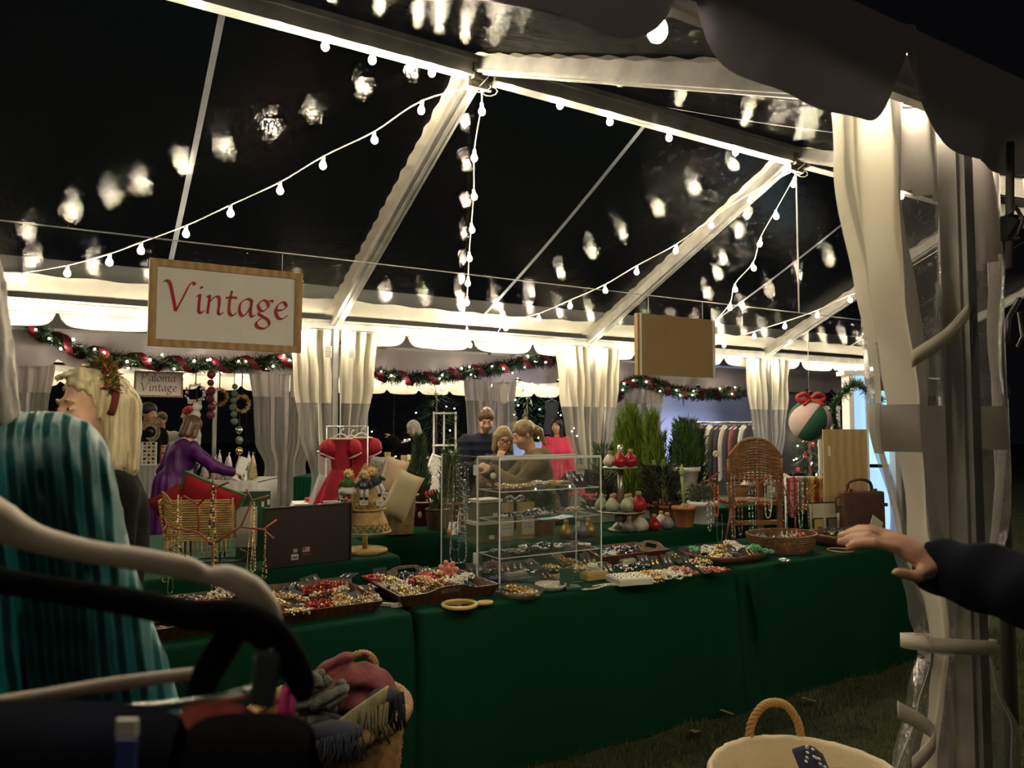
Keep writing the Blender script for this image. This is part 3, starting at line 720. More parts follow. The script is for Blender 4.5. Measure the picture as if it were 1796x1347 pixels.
# ================================================================== draped tables
def draped_table(label, a0, a1, b0, b1, z, seedt=0, amp=0.028, r=0.03, nfl=0, floor=0.005):
    root = thing('display_table', label, 'table', W((a0 + a1) / 2, (b0 + b1) / 2), TH)
    L, D = a1 - a0, b1 - b0; rr = random.Random(seedt); ph = [rr.uniform(0, 6.28) for _ in range(8)]
    # local frame: x along the tent (+a), y away from the viewer (-b)
    hx, hy = L / 2, D / 2
    per = []
    def seg(p, q, n, nrm):
        for i in range(n): t = i / n; per.append((p[0] + (q[0] - p[0]) * t, p[1] + (q[1] - p[1]) * t, nrm, t))
    def arc(c, a_0, n=6):
        for i in range(n): a = a_0 + (PI / 2) * i / n; per.append((c[0] + r * math.cos(a), c[1] + r * math.sin(a), (math.cos(a), math.sin(a)), -1))
    seg((-hx + r, -hy), (hx - r, -hy), 60, (0, -1)); arc((hx - r, -hy + r), -PI / 2)
    seg((hx, -hy + r), (hx, hy - r), 26, (1, 0)); arc((hx - r, hy - r), 0)
    seg((hx - r, hy), (-hx + r, hy), 40, (0, 1)); arc((-hx + r, hy - r), PI / 2)
    seg((-hx, hy - r), (-hx, -hy + r), 26, (-1, 0)); arc((-hx + r, -hy + r), PI)
    n = len(per); rows = 16; vs = []
    cum = [0.0]
    for i in range(1, n): cum.append(cum[-1] + math.hypot(per[i][0] - per[i - 1][0], per[i][1] - per[i - 1][1]))
    cr = 0.018
    for j in range(rows + 1):
        if j < 4:
            t = j / 3 * PI / 2; dz = -cr * (1 - math.cos(t)); out = -cr + cr * math.sin(t); f = 0
        else:
            f = (j - 3) / (rows - 3); dz = -cr - (z - cr - floor) * f; out = 0
        for i, (x, y, nr, t) in enumerate(per):
            s_ = cum[i]; corner = 1.0
            if t >= 0: 
                e = min(t, 1 - t) * (L if abs(nr[1]) > .5 else D); corner = math.exp(-(e / 0.16) ** 2)
            wv = math.sin(s_ * 7 + ph[0]) * 0.35 + math.sin(s_ * 13 + ph[1]) * 0.25 + corner * (0.7 + 0.9 * math.sin(s_ * 30 + ph[2]))
            o_ = out + (amp * wv + 0.012) * (f ** 0.8 if f > 0 else 0)
            vs.append((x + nr[0] * o_, y + nr[1] * o_, z + dz))
    fs = [(j * n + i, (j + 1) * n + i, (j + 1) * n + (i + 1) % n, j * n + (i + 1) % n) for j in range(rows) for i in range(n)]
    m = MB(); m.add(vs, fs, True); m.add([v for v in vs[:n]], [tuple(range(n))])
    m.build('tablecloth', M_GREEN, root)
    m = MB(); m.box((0, 0, z - 0.028), (L - 0.04, D - 0.04, 0.03)); m.build('table_top', M_PINE, root)
    for sx in (-1, 1):
        for sy in (-1, 1):
            m = MB(); m.tube([(sx * (hx - .15), sy * (hy - .1), 0), (sx * (hx - .15), sy * (hy - .1), z - 0.04)], 0.014, 8); m.build('leg', M_WIRE, root)
    return root
H2 = 0.84
draped_table('long green draped table at front centre under the acrylic case', -0.93, 0.905, 3.41, 4.17, TAB, 1)
draped_table('green draped table at front right with the woven baskets', 0.945, 2.76, 3.41, 4.17, TAB, 2, amp=0.03)
draped_table('green draped table at front left holding the brown jewellery tray', -2.80, -0.955, 3.41, 4.15, TAB, 3)
draped_table('raised green draped table behind on the left carrying the wicker tree', -2.60, -0.70, 2.68, 3.40, H2, 4)
draped_table('raised green draped table behind the acrylic case with the wax bulbs', -0.22, 1.72, 2.86, 3.40, H2, 5)
draped_table('green draped table in the third row under the pointed pillows', -2.3, -0.02, 1.86, 2.62, 0.83, 6)
draped_table('green draped table in the third row behind the wicker chair', 1.96, 3.9, 1.9, 2.66, 0.84, 7)
draped_table('green draped table in the third row under the evergreens', 1.15, 1.92, 1.9, 2.78, 0.80, 8)
# the loose corner of cloth between the front tables
m = MB(); q0 = W(0.935, 4.19, TAB - 0.03)
m.grid(lambda s, t: q0 + U * (0.01 + 0.14 * s * (1 - t) + 0.05 * t) + V * (0.015 + 0.03 * math.sin(s * 5 + t * 2)) - ZUP * (0.34 * t + 0.10 * s * t), 8, 14)
o = m.build('cloth_corner', M_GREEN, label='loose corner of green cloth hanging between the front tables', cat='cloth')
# ================================================================== implicit surfaces for bodies
def A3(p): return np.array((p[0], p[1], p[2]), float)
def sd_cone(P, a, b, ra, rb):
    ba = b - a; L2 = float(ba @ ba)
    if L2 < 1e-12: return np.sqrt(((P - a) ** 2).sum(-1)) - max(ra, rb)
    t = np.clip(((P - a) @ ba) / L2, 0, 1)
    return np.sqrt(((P - a - t[..., None] * ba) ** 2).sum(-1)) - (ra + (rb - ra) * t)
def sd_ell(P, c, r, R):
    q = P - c
    if R is not None: q = q @ R
    k0 = np.sqrt(((q / r) ** 2).sum(-1)); k1 = np.sqrt(((q / (r * r)) ** 2).sum(-1))
    return np.where(k1 > 1e-9, k0 * (k0 - 1) / np.maximum(k1, 1e-9), -np.min(r))
def smin(a, b, k):
    h = np.clip(0.5 + 0.5 * (b - a) / k, 0, 1)
    return b + (a - b) * h - k * h * (1 - h)
def iso(prims, h=0.01, disp=None):
    """prims: (op, shape, k); op '+' or '-' ; shape ('c',p,q,rp,rq) or ('e',c,r,R). Returns verts, quads by surface nets"""
    los, his = [], []
    def bb(sh):
        if sh[0] == 'c':
            p, q = A3(sh[1]), A3(sh[2]); return np.minimum(p - sh[3], q - sh[4]), np.maximum(p + sh[3], q + sh[4])
        r = max(sh[2]); c = A3(sh[1]); return c - r, c + r
    for op, sh, k in prims:
        if op == '+': l, u_ = bb(sh); los.append(l); his.append(u_)
    lo = np.min(los, 0) - 4 * h; hi = np.max(his, 0) + 4 * h
    n = np.ceil((hi - lo) / h).astype(int) + 1
    ax = [lo[i] + h * np.arange(n[i]) for i in range(3)]
    Fv = np.full(n, 0.5)
    for op, sh, k in prims:
        l, u_ = bb(sh); mg = k * 1.5 + 3 * h
        i0 = np.clip(np.floor((l - mg - lo) / h).astype(int), 0, n - 1); i1 = np.clip(np.ceil((u_ + mg - lo) / h).astype(int) + 1, 1, n)
        if np.any(i1 <= i0): continue
        sl = tuple(slice(i0[i], i1[i]) for i in range(3))
        P = np.stack(np.meshgrid(ax[0][sl[0]], ax[1][sl[1]], ax[2][sl[2]], indexing='ij'), -1)
        d = sd_cone(P, A3(sh[1]), A3(sh[2]), sh[3], sh[4]) if sh[0] == 'c' else sd_ell(P, A3(sh[1]), A3(sh[2]), sh[3])
        if op == '+': Fv[sl] = smin(Fv[sl], d, k)
        else: Fv[sl] = -smin(-Fv[sl], d, k)
    if disp is not None:
        nb = np.abs(Fv) < 0.03; idx = np.argwhere(nb); Fv[nb] += disp(lo + h * idx)
    ins = Fv < 0
    cs = np.zeros(n - 1, int)
    for dx in (0, 1):
        for dy in (0, 1):
            for dz in (0, 1): cs += ins[dx:n[0] - 1 + dx, dy:n[1] - 1 + dy, dz:n[2] - 1 + dz]
    act = (cs > 0) & (cs < 8); cells = np.argwhere(act)
    idx = -np.ones(n - 1, int); idx[act] = np.arange(len(cells))
    acc = np.zeros((len(cells), 3)); cnt = np.zeros(len(cells))
    co = [(0, 0, 0), (1, 0, 0), (0, 1, 0), (1, 1, 0), (0, 0, 1), (1, 0, 1), (0, 1, 1), (1, 1, 1)]
    vals = [Fv[cells[:, 0] + c[0], cells[:, 1] + c[1], cells[:, 2] + c[2]] for c in co]
    for a in range(8):
        for b in range(a + 1, 8):
            if sum(abs(co[a][i] - co[b][i]) for i in range(3)) != 1: continue
            m = (vals[a] < 0) != (vals[b] < 0)
            t = np.where(m, vals[a] / np.where(m, vals[a] - vals[b], 1), 0)
            pt = np.array(co[a]) + t[:, None] * (np.array(co[b]) - np.array(co[a]))
            acc[m] += pt[m]; cnt[m] += 1
    verts = lo + h * (cells + acc / np.maximum(cnt, 1)[:, None])
    quads = []
    for d in range(3):
        u_, v_ = (d + 1) % 3, (d + 2) % 3
        s0 = [slice(0, n[i]) for i in range(3)]; s1 = list(s0)
        s0[d] = slice(0, n[d] - 1); s1[d] = slice(1, n[d])
        ch = ins[tuple(s0)] != ins[tuple(s1)]
        e = np.argwhere(ch); e = e[(e[:, u_] > 0) & (e[:, v_] > 0) & (e[:, u_] < n[u_] - 1) & (e[:, v_] < n[v_] - 1)]
        if len(e) == 0: continue
        flip = ins[e[:, 0], e[:, 1], e[:, 2]]
        q = []
        for du, dv in ((1, 1), (0, 1), (0, 0), (1, 0)):
            c = e.copy(); c[:, u_] -= du; c[:, v_] -= dv; q.append(idx[c[:, 0], c[:, 1], c[:, 2]])
        q = np.stack(q, 1); q[~flip] = q[~flip][:, ::-1]
        quads.append(q)
    return verts, np.concatenate(quads)
def iso_obj(name, prims, m, parent=None, h=0.01, disp=None, matfn=None, smooth_it=1, keep=None):
    v, q = iso(prims, h, disp)
    if keep is not None:
        cen = v[q].mean(1); q = q[keep(cen)]
    for _ in range(smooth_it):          # light relaxation
        s = np.zeros_like(v); c = np.zeros(len(v))
        for a, b in ((0, 1), (1, 2), (2, 3), (3, 0)):
            np.add.at(s, q[:, a], v[q[:, b]]); np.add.at(c, q[:, a], 1); np.add.at(s, q[:, b], v[q[:, a]]); np.add.at(c, q[:, b], 1)
        ok = c > 0; v[ok] = 0.5 * v[ok] + 0.5 * s[ok] / c[ok][:, None]
    me = bpy.data.meshes.new(name)
    me.vertices.add(len(v)); me.vertices.foreach_set('co', v.reshape(-1).astype(np.float32))
    me.loops.add(len(q) * 4); me.loops.foreach_set('vertex_index', q.reshape(-1).astype(np.int32))
    me.polygons.add(len(q)); me.polygons.foreach_set('loop_start', np.arange(0, len(q) * 4, 4, dtype=np.int32)); me.polygons.foreach_set('loop_total', np.full(len(q), 4, np.int32))
    me.polygons.foreach_set('use_smooth', np.ones(len(q), bool))
    ms = m if isinstance(m, (list, tuple)) else [m]
    for x in ms: me.materials.append(x)
    if matfn is not None: me.polygons.foreach_set('material_index', matfn(v[q].mean(1)).astype(np.int32))
    me.update(); me.validate()
    o = bpy.data.objects.new(name, me); COL.objects.link(o)
    if parent is not None: o.parent = parent
    return o
def skin_mat(name, col): return mat(name, col, 0.5, sub=0.15, noise=(25, 0.10))
SK1 = skin_mat('skin_light', (0.62, 0.36, 0.24)); SK2 = skin_mat('skin_pink', (0.60, 0.33, 0.23)); SK3 = skin_mat('skin_tan', (0.46, 0.27, 0.17))
LIPS = mat('lips', (0.42, 0.13, 0.10), 0.45)
EYEW = mat('eye_white', (0.72, 0.68, 0.62), 0.2); EYEI = mat('iris', (0.035, 0.03, 0.028), 0.15)
def hairm(name, c):
    m = mat(name, c, 0.42, noise=(1.0, 0.45), bump=(1.0, 0.6, 0.004)); nt = m.node_tree
    mp = nt.nodes.new('ShaderNodeMapping'); mp.inputs['Scale'].default_value = (95, 95, 7)
    tc = next(n for n in nt.nodes if n.type == 'TEX_COORD'); nt.links.new(tc.outputs['Object'], mp.inputs['Vector'])
    for n in nt.nodes:
        if n.type == 'TEX_NOISE': nt.links.new(mp.outputs['Vector'], n.inputs['Vector'])
    return m
H_BLOND = hairm('hair_pale_blond', (0.66, 0.55, 0.32)); H_DBLOND = hairm('hair_dark_blond', (0.30, 0.20, 0.085)); H_GREY = hairm('hair_grey', (0.42, 0.39, 0.34))
H_BROWN = hairm('hair_brown', (0.085, 0.042, 0.02)); H_BLACK = hairm('hair_black', (0.014, 0.011, 0.010)); H_WHITE = hairm('hair_white', (0.72, 0.68, 0.60)); H_AUB = hairm('hair_auburn', (0.11, 0.048, 0.02))
SHOE = mat('dark_shoe', (.02, .018, .017), .5)
def ik(s, t, l1, l2, hint):
    s, t = Vector(s), Vector(t); d = t - s; D = min(d.length, (l1 + l2) * 0.995); d.normalize()
    x = (l1 * l1 - l2 * l2 + D * D) / (2 * D); y = math.sqrt(max(0, l1 * l1 - x * x))
    hv = Vector(hint); hv = hv - d * hv.dot(d); hv.normalize()
    return s + d * x + hv * y, s + d * D
def hand_prims(wr, d, pn, sgn, curl, s):
    """wr wrist, d fingers' direction, pn palm normal, sgn +1 thumb to the right of (d, pn)"""
    d = Vector(d).normalized(); pn = Vector(pn); pn = (pn - d * pn.dot(d)).normalized(); sd = d.cross(pn) * sgn
    out = []
    R = np.array([[sd.x, d.x, pn.x], [sd.y, d.y, pn.y], [sd.z, d.z, pn.z]])
    out.append(('+', ('e', wr + d * 0.048 * s, (0.041 * s, 0.052 * s, 0.017 * s), R), 0.015))
    for i, (off, ln) in enumerate(((-0.029, 0.85), (-0.010, 1.0), (0.010, 0.97), (0.028, 0.75))):
        p = wr + d * 0.088 * s - sd * off * s * 1.0; dr = d; an = curl * 0.55
        for seg, L in enumerate((0.036, 0.026, 0.021)):
            dr = (dr * math.cos(an) + pn * math.sin(an)).normalized() if seg == 0 else (Matrix.Rotation(0, 3, 'X') @ dr)
            q = p + dr * L * ln * s
            out.append(('+', ('c', p, q, 0.0092 * s, 0.0080 * s), 0.004)); p = q
            t = dr.cross(pn); dr2 = (dr * math.cos(an * 1.3) + (pn - dr * pn.dot(dr)).normalized() * math.sin(an * 1.3)) if (pn - dr * pn.dot(dr)).length > 1e-3 else dr
            dr = dr2.normalized()
    b0 = wr + d * 0.022 * s + sd * 0.032 * s; b1 = b0 + (d * 0.6 + sd * 0.65 + pn * 0.35).normalized() * 0.040 * s; b2 = b1 + (d * 0.85 + sd * 0.15 + pn * 0.5 * max(.3, curl)).normalized() * 0.034 * s
    out += [('+', ('c', b0, b1, 0.014 * s, 0.0105 * s), 0.010), ('+', ('c', b1, b2, 0.0105 * s, 0.0085 * s), 0.004)]
    return out
def head_mats(head, Rh, skin):
    def fn(c):
        q = (c - A3(head)) @ Rh
        lip = (np.abs(q[:, 0]) < 0.023) & (np.abs(q[:, 2] + 0.066) < 0.0075 * (1 - 0.5 * np.abs(q[:, 0]) / 0.023)) & (q[:, 1] > 0.06)
        return lip.astype(int)
    return fn
def person(label, loc, yaw, H=1.68, lean=0.0, head=(0, 0, 0), lh=None, rh=None, skin=SK1, hair=('short', H_BROWN), top=None, bottom=None, female=True, curl=(0.7, 0.7), h=0.010, face=True, hint=(0, -1, -0.6), name='person', neck=0.0, scarf=None, glasses=None, palm=((0, 0, -1), (0, 0, -1)), hd=(None, None), lhint=None, rhint=None, headscale=1.0, skirt=None, hairdisp=0.0025):
    s = H / 1.70; f_ = female
    L = math.radians(lean); up = Vector((0, math.sin(L), math.cos(L))); X = Vector((1, 0, 0)); fw = Vector((0, math.cos(L), -math.sin(L)))
    pel = Vector((0, 0, 0.93 * s)); nb = pel + up * 0.50 * s; sw = (0.165 if f_ else 0.190) * s
    shl, shr = pel + up * 0.455 * s - X * sw, pel + up * 0.455 * s + X * sw
    hy, hp, hr = [math.radians(a) for a in head]
    Rm = Matrix.Rotation(hy, 3, 'Z') @ Matrix.Rotation(hp, 3, 'X') @ Matrix.Rotation(hr, 3, 'Y')
    hs = s * headscale
    hc = nb + up * 0.075 * s + Vector((0, 0.015 * s, 0.02 * s)) + Rm @ Vector((0, 0.02 * hs, 0.115 * hs))
    Rh = np.array(Rm)
    def hp_(x, y, z): return hc + Rm @ Vector((x * hs, y * hs, z * hs))
    def he(x, y, z, rx, ry, rz): return ('e', hp_(x, y, z), (rx * hs, ry * hs, rz * hs), Rh)
    P = []; k1 = 0.02 * s
    jw = 1.0 if f_ else 1.12
    P += [('+', he(0, -0.015, 0.035, 0.073, 0.092, 0.083), 0.02), ('+', he(0, 0.022, -0.030, 0.060 * jw, 0.066, 0.082), 0.02), ('+', he(0, 0.042, -0.088, 0.036 * jw, 0.038, 0.030), 0.02)]
    P += [('+', ('c', hp_(0, -0.02, -0.06), nb - up * 0.02 * s, 0.050 * s, 0.056 * s), 0.02)]
    if face:
        P += [('-', he(0.031, 0.098, 0.006, 0.020, 0.014, 0.012), 0.008), ('-', he(-0.031, 0.098, 0.006, 0.020, 0.014, 0.012), 0.008)]
        P += [('+', ('c', hp_(0, 0.086, 0.012), hp_(0, 0.106, -0.030), 0.0075 * hs, 0.0125 * hs), 0.010), ('+', ('c', hp_(-0.012, 0.090, -0.034), hp_(0.012, 0.090, -0.034), 0.009 * hs, 0.009 * hs), 0.008)]
        P += [('+', ('c', hp_(-0.034, 0.080, 0.027), hp_(0.034, 0.080, 0.027), 0.009 * hs, 0.009 * hs), 0.012)]
        P += [('+', he(0.036, 0.062, -0.032, 0.022, 0.022, 0.024), 0.02), ('+', he(-0.036, 0.062, -0.032, 0.022, 0.022, 0.024), 0.02)]
        P += [('+', ('c', hp_(-0.016, 0.083, -0.061), hp_(0.016, 0.083, -0.061), 0.0062 * hs, 0.0062 * hs), 0.006), ('+', ('c', hp_(-0.013, 0.083, -0.072), hp_(0.013, 0.083, -0.072), 0.0066 * hs, 0.0066 * hs), 0.004)]
        for sx in (-1, 1): P += [('+', he(sx * 0.074, -0.008, -0.004, 0.009, 0.019, 0.030), 0.006)]
        for sx in (-1, 1): P += [('+', he(sx * 0.031, 0.0745, 0.006, 0.0165, 0.011, 0.0105), 0.002)]
    # trunk
    cw = (0.135 if f_ else 0.160) * s
    TR = [(pel + up * 0.36 * s, (cw, 0.105 * s, 0.16 * s)), (pel + up * 0.17 * s, ((0.118 if f_ else 0.145) * s, 0.092 * s, 0.15 * s)), (pel + up * 0.0, ((0.150 if f_ else 0.150) * s, 0.105 * s, 0.13 * s))]
    Rt = np.array(Matrix.Rotation(-L, 3, 'X'))
    trunk = [('+', ('e', c, r, Rt), 0.06 * s) for c, r in TR]
    trunk += [('+', ('c', shl, shr, 0.052 * s, 0.052 * s), 0.05 * s), ('+', ('c', nb - up * 0.03 * s, pel + up * 0.40 * s, 0.06 * s, 0.08 * s), 0.04 * s)]
    if f_: trunk += [('+', ('e', pel + up * 0.33 * s + fw * 0.075 * s + X * sx * 0.06 * s, (0.06 * s,) * 3, None), 0.03) for sx in (-1, 1)]
    lw, rw = lh or (-(sw + 0.09 * s), 0.06, pel.z - 0.08 * s), rh or (sw + 0.09 * s, 0.06, pel.z - 0.08 * s)
    el, wl = ik(shl, lw, 0.285 * s, 0.25 * s, lhint or (-0.5, hint[1], hint[2])); er, wr = ik(shr, rw, 0.285 * s, 0.25 * s, rhint or (0.5, hint[1], hint[2]))
    ar = 0.047 if f_ else 0.054
    arms = []
    for sh_, e_, w_ in ((shl, el, wl), (shr, er, wr)):
        arms += [('+', ('c', sh_, e_, ar * s, 0.040 * s), 0.03 * s), ('+', ('c', e_, w_, 0.040 * s, 0.027 * s), 0.015 * s)]
    legs = []
    for sx in (-1, 1):
        hipj, kn, an = pel + X * sx * 0.085 * s - Vector((0, 0, 0.04)), Vector((sx * 0.09 * s, 0.02, 0.50 * s)), Vector((sx * 0.095 * s, -0.01, 0.085 * s))
        legs += [('+', ('c', hipj, kn, 0.083 * s, 0.056 * s), 0.03), ('+', ('c', kn, an, 0.056 * s, 0.036 * s), 0.02), ('+', ('c', an - Vector((0, 0.02, 0.03 * s)), an + Vector((0, 0.14 * s, -0.055 * s)), 0.036 * s, 0.028 * s), 0.02)]
    hands = hand_prims(wl, hd[0] or (wl - el), palm[0], 1, curl[0], s) + hand_prims(wr, hd[1] or (wr - er), palm[1], -1, curl[1], s)
    ob = iso_obj(name, P + trunk + arms + legs + hands, [skin, LIPS], h=h, matfn=head_mats(hc, Rh, skin), smooth_it=1)
    ob.location = loc; ob.rotation_euler = (0, 0, yaw)
    tag(ob, label, 'person')
    def infl(pr, d): 
        o_ = []
        for op, sh_, k in pr:
            if sh_[0] == 'c': o_.append((op, ('c', sh_[1], sh_[2], sh_[3] + d, sh_[4] + d), k))
            else: o_.append((op, ('e', sh_[1], tuple(r + d for r in sh_[2]), sh_[3]), k))
        return o_
    if top is not None:
        d = top.get('d', 0.014)
        pr = infl(trunk, d) + infl(arms, d)
        # sleeves stop at the wrist
        pr += [('-', ('e', w_ + (w_ - e_).normalized() * 0.06 * s, (0.06 * s,) * 3, None), 0.004) for e_, w_ in ((el, wl), (er, wr))]
        if top.get('collar'): pr += [('+', ('c', nb - up * 0.01 * s, nb + up * top['collar'] * s, 0.072 * s, 0.064 * s), 0.02)]
        for x in top.get('extra', lambda *a: [])(s, pel, up, fw, X, nb, hc, Rm): pr.append(x)
        rr = random.Random(len(label)); a1, a2, a3 = rr.uniform(0, 6), rr.uniform(0, 6), rr.uniform(0, 6)
        fo = top.get('folds', 0.006)
        dsp = lambda p: fo * (np.sin(p[:, 2] * 38 + np.sin(p[:, 0] * 21 + a1) * 2 + a2) * 0.6 + np.sin((p[:, 0] + p[:, 1]) * 47 + p[:, 2] * 13 + a3) * 0.5)
        if top.get('disp'): dsp = top['disp']
        iso_obj(top.get('name', 'sweater'), pr, top['m'], ob, h=max(h, 0.011), disp=dsp)
        if top.get('front'):       # a panel of another garment showing in the open front
            w_, mm, nm = top['front']
            pr = [('+', ('e', pel + up * 0.30 * s + fw * (0.075 * s + 0.012), (w_ * s, 0.055 * s, 0.20 * s), Rt), 0.02)]
            iso_obj(nm, pr, mm, ob, h=0.011)
    if bottom is not None:
        d = bottom.get('d', 0.014)
        if bottom.get('skirt'):
            z1 = bottom['skirt'] * s
            pr = [('+', ('c', pel + Vector((0, 0, 0.06)), Vector((0, 0, z1)), 0.15 * s, bottom.get('flare', 0.20) * s), 0.05), ('+', ('e', pel, (0.165 * s, 0.12 * s, 0.14 * s), None), 0.05)]
            pr += [('-', ('e', Vector((0, 0, z1 - 0.22 * s)), (0.6, 0.6, 0.22 * s), None), 0.01)]
            iso_obj('skirt', pr, bottom['m'], ob, h=max(h, 0.012), disp=lambda p: 0.008 * np.sin(np.arctan2(p[:, 1], p[:, 0]) * 13))
        else:
            pr = infl(legs, d) + [('+', ('e', pel - Vector((0, 0, 0.02)), (0.165 * s, 0.125 * s, 0.12 * s), None), 0.04)]
            pr += [('-', ('e', Vector((sx * 0.095 * s, 0.03, 0.01)), (0.12 * s, 0.25, 0.10 * s), None), 0.004) for sx in (-1, 1)]
            iso_obj('trousers', pr, bottom['m'], ob, h=max(h, 0.013))
    for q in (2, 5):
        iso_obj('shoe', infl(legs[q:q + 1], .010) + [('-', ('e', Vector((legs[q][1][1].x, 0, .28 * s)), (.2, .4, .15 * s), None), .004)], SHOE, ob, h=.012)
    # hair
    st, hm = hair[0], hair[1]
    hh = min(h, 0.009)
    cap = [('+', he(0, -0.018, 0.040, 0.084, 0.102, 0.093), 0.02)]
    cut = [('-', he(0, 0.105, -0.045, 0.068, 0.072, 0.098), 0.010), ('-', he(0, 0.03, -0.11, 0.09, 0.12, 0.085), 0.01)]
    ex = []
    if st == 'short':
        cut += [('-', he(0, 0.02, -0.075, 0.12, 0.10, 0.075), 0.008)]
    elif st in ('bob', 'long', 'lob'):
        z = {'bob': -0.10, 'lob': -0.15, 'long': -0.22}[st]
        cut = [('-', he(0, 0.112, -0.055, 0.060, 0.075, 0.115), 0.012)]
        for sx in (-1, 1):
            ex += [('+', ('c', hp_(sx * 0.066, -0.005, 0.03), hp_(sx * 0.078, 0.005, z), 0.030 * hs, 0.026 * hs), 0.02), ('+', ('c', hp_(sx * 0.05, -0.06, 0.02), hp_(sx * 0.055, -0.065, z - 0.01), 0.045 * hs, 0.036 * hs), 0.02)]
        ex += [('+', ('c', hp_(0, -0.075, 0.02), hp_(0, -0.080, z - 0.01), 0.045 * hs, 0.035 * hs), 0.02)]
    elif st == 'swept':
        cut = [('-', he(0, 0.125, -0.02, 0.074, 0.085, 0.13), 0.012), ('-', he(0.05, 0.09, -0.03, 0.05, 0.075, 0.10), 0.01), ('-', he(-0.05, 0.09, -0.03, 0.05, 0.075, 0.10), 0.01)]
        for sx in (-1, 1):
            ex += [('+', ('c', hp_(sx * 0.070, -0.030, 0.03), hp_(sx * 0.088, -0.020, -0.16), 0.036 * hs, 0.030 * hs), 0.02), ('+', ('c', hp_(sx * 0.05, -0.07, 0.02), hp_(sx * 0.062, -0.075, -0.17), 0.05 * hs, 0.036 * hs), 0.02)]
        ex += [('+', ('c', hp_(0, -0.085, 0.02), hp_(0, -0.095, -0.17), 0.048 * hs, 0.035 * hs), 0.02)]
        ex += [('+', ('c', hp_(0.0, 0.045, 0.118), hp_(0.05, 0.080, 0.100), 0.014 * hs, 0.007 * hs), 0.015), ('+', ('c', hp_(-0.02, 0.045, 0.118), hp_(0.0, 0.088, 0.106), 0.014 * hs, 0.006 * hs), 0.015)]
    elif st == 'pony':
        ex += [('+', he(0, -0.105, 0.045, 0.022, 0.02, 0.022), 0.006), ('+', ('c', hp_(0, -0.112, 0.045), hp_(0, -0.150, -0.02), 0.020 * hs, 0.034 * hs), 0.015), ('+', ('c', hp_(0, -0.150, -0.02), hp_(0, -0.165, -0.15), 0.034 * hs, 0.016 * hs), 0.02)]
        cut += [('-', he(0, 0.05, -0.06, 0.12, 0.085, 0.06), 0.008)]
    if hair[2:]: ex += hair[2](hp_, he, hs)
    Ri = Rh; hcA = A3(hc)
    def hdsp(p):
        q = (p - hcA) @ Ri
        th = np.arctan2(q[:, 0], -(q[:, 1] - 0.02)); return hairdisp * (np.sin(th * 34 + np.sin(q[:, 2] * 30) * 1.2) + 0.7 * np.sin(th * 71 + q[:, 2] * 25) + 0.5 * np.sin(q[:, 0] * 160 + q[:, 1] * 60))
    iso_obj('hair', cap + ex + cut if st in ('short',) else cap + cut + ex, hm, ob, h=hh, disp=hdsp)
    # eyes and brows
    if face:
        for sx in (-1, 1):
            m = MB(); m.ball(hp_(sx * 0.031, 0.0785, 0.006), 0.0090 * hs, 10, 6, (1.25, 1, 0.62), Rm); e = m.build('eye', EYEW, ob)
            m = MB(); m.ball(hp_(sx * 0.031, 0.0850, 0.006), 0.0050 * hs, 8, 6); m.build('iris', EYEI, e)
            m = MB(); m.tube([hp_(sx * 0.014, 0.0895, 0.030), hp_(sx * 0.030, 0.0885, 0.034), hp_(sx * 0.047, 0.076, 0.027)], [0.0028 * hs, 0.0032 * hs, 0.0015 * hs], 6); m.build('eyebrow', hm, ob)
    if glasses:
        m = MB()
        for sx in (-1, 1):
            m.tube([hp_(sx * 0.033 + 0.026 * math.cos(t), 0.100, 0.0 + 0.021 * math.sin(t)) for t in [2 * PI * i / 20 for i in range(20)]], 0.0032 * hs, 6, closed=True)
            m.tube([hp_(sx * 0.059, 0.100, 0.004), hp_(sx * 0.076, 0.01, 0.008)], 0.0028 * hs, 6)
        m.tube([hp_(-0.008, 0.101, 0.004), hp_(0, 0.104, 0.008), hp_(0.008, 0.101, 0.004)], 0.003 * hs, 6)
        m.build('glasses', glasses, ob)
    ob['_hc'] = 0
    del ob['_hc']
    return ob, hp_, (wl, wr), s
def place(x, y, Y, H, lean=0.0):
    """foot point for someone of height H whose head centre shows at photo x, y at depth Y"""
    p = px(x, y, Y); return Vector((p.x, p.y, 0))
def facing(dx, dy): return math.atan2(-dx, dy)      # yaw that turns +y to (dx, dy)
def headz(H, lean):
    s = H / 1.7; L = math.radians(lean); return 0.93 * s + math.cos(L) * 0.575 * s + 0.02 * s + 0.115 * s, math.sin(L) * 0.575 * s + 0.035 * s
def stand(x, y, Y, yaw, lean=0.0):
    """returns (loc, H) so that the head centre lands on the photo point"""
    p = px(x, y, Y); H = 1.7
    for _ in range(20):
        z, _f = headz(H, lean); H *= p.z / z
    z, f = headz(H, lean)
    return Vector((p.x + math.sin(yaw) * f, p.y - math.cos(yaw) * f, 0)), H
M_BLKWOOL = mat('black_wool', (0.008, 0.007, 0.008), 0.95, spec=0.1, noise=(60, 0.3), bump=(90, 0.3, 0.003))
M_NAVY = mat('navy_jacket', (0.010, 0.013, 0.028), 0.75, noise=(8, 0.3), spec=0.15); M_SHIRTB = mat('blue_grey_shirt', (0.07, 0.09, 0.13), 0.8)
M_OLIVE = mat('olive_hoodie', (0.165, 0.115, 0.042), 0.9, noise=(9, 0.2), bump=(140, 0.2, 0.003)); M_DKOLIVE = mat('dark_olive_coat', (0.055, 0.048, 0.026), 0.8, noise=(9, 0.25))
M_PURPLE = mat('purple_satin', (0.050, 0.004, 0.075), 0.5, noise=(6, 0.35), spec=.3)
M_JEANS = mat('dark_jeans', (0.02, 0.025, 0.04), 0.85); M_HOTPINK = mat('hot_pink', (0.75, 0.05, 0.13), 0.8)
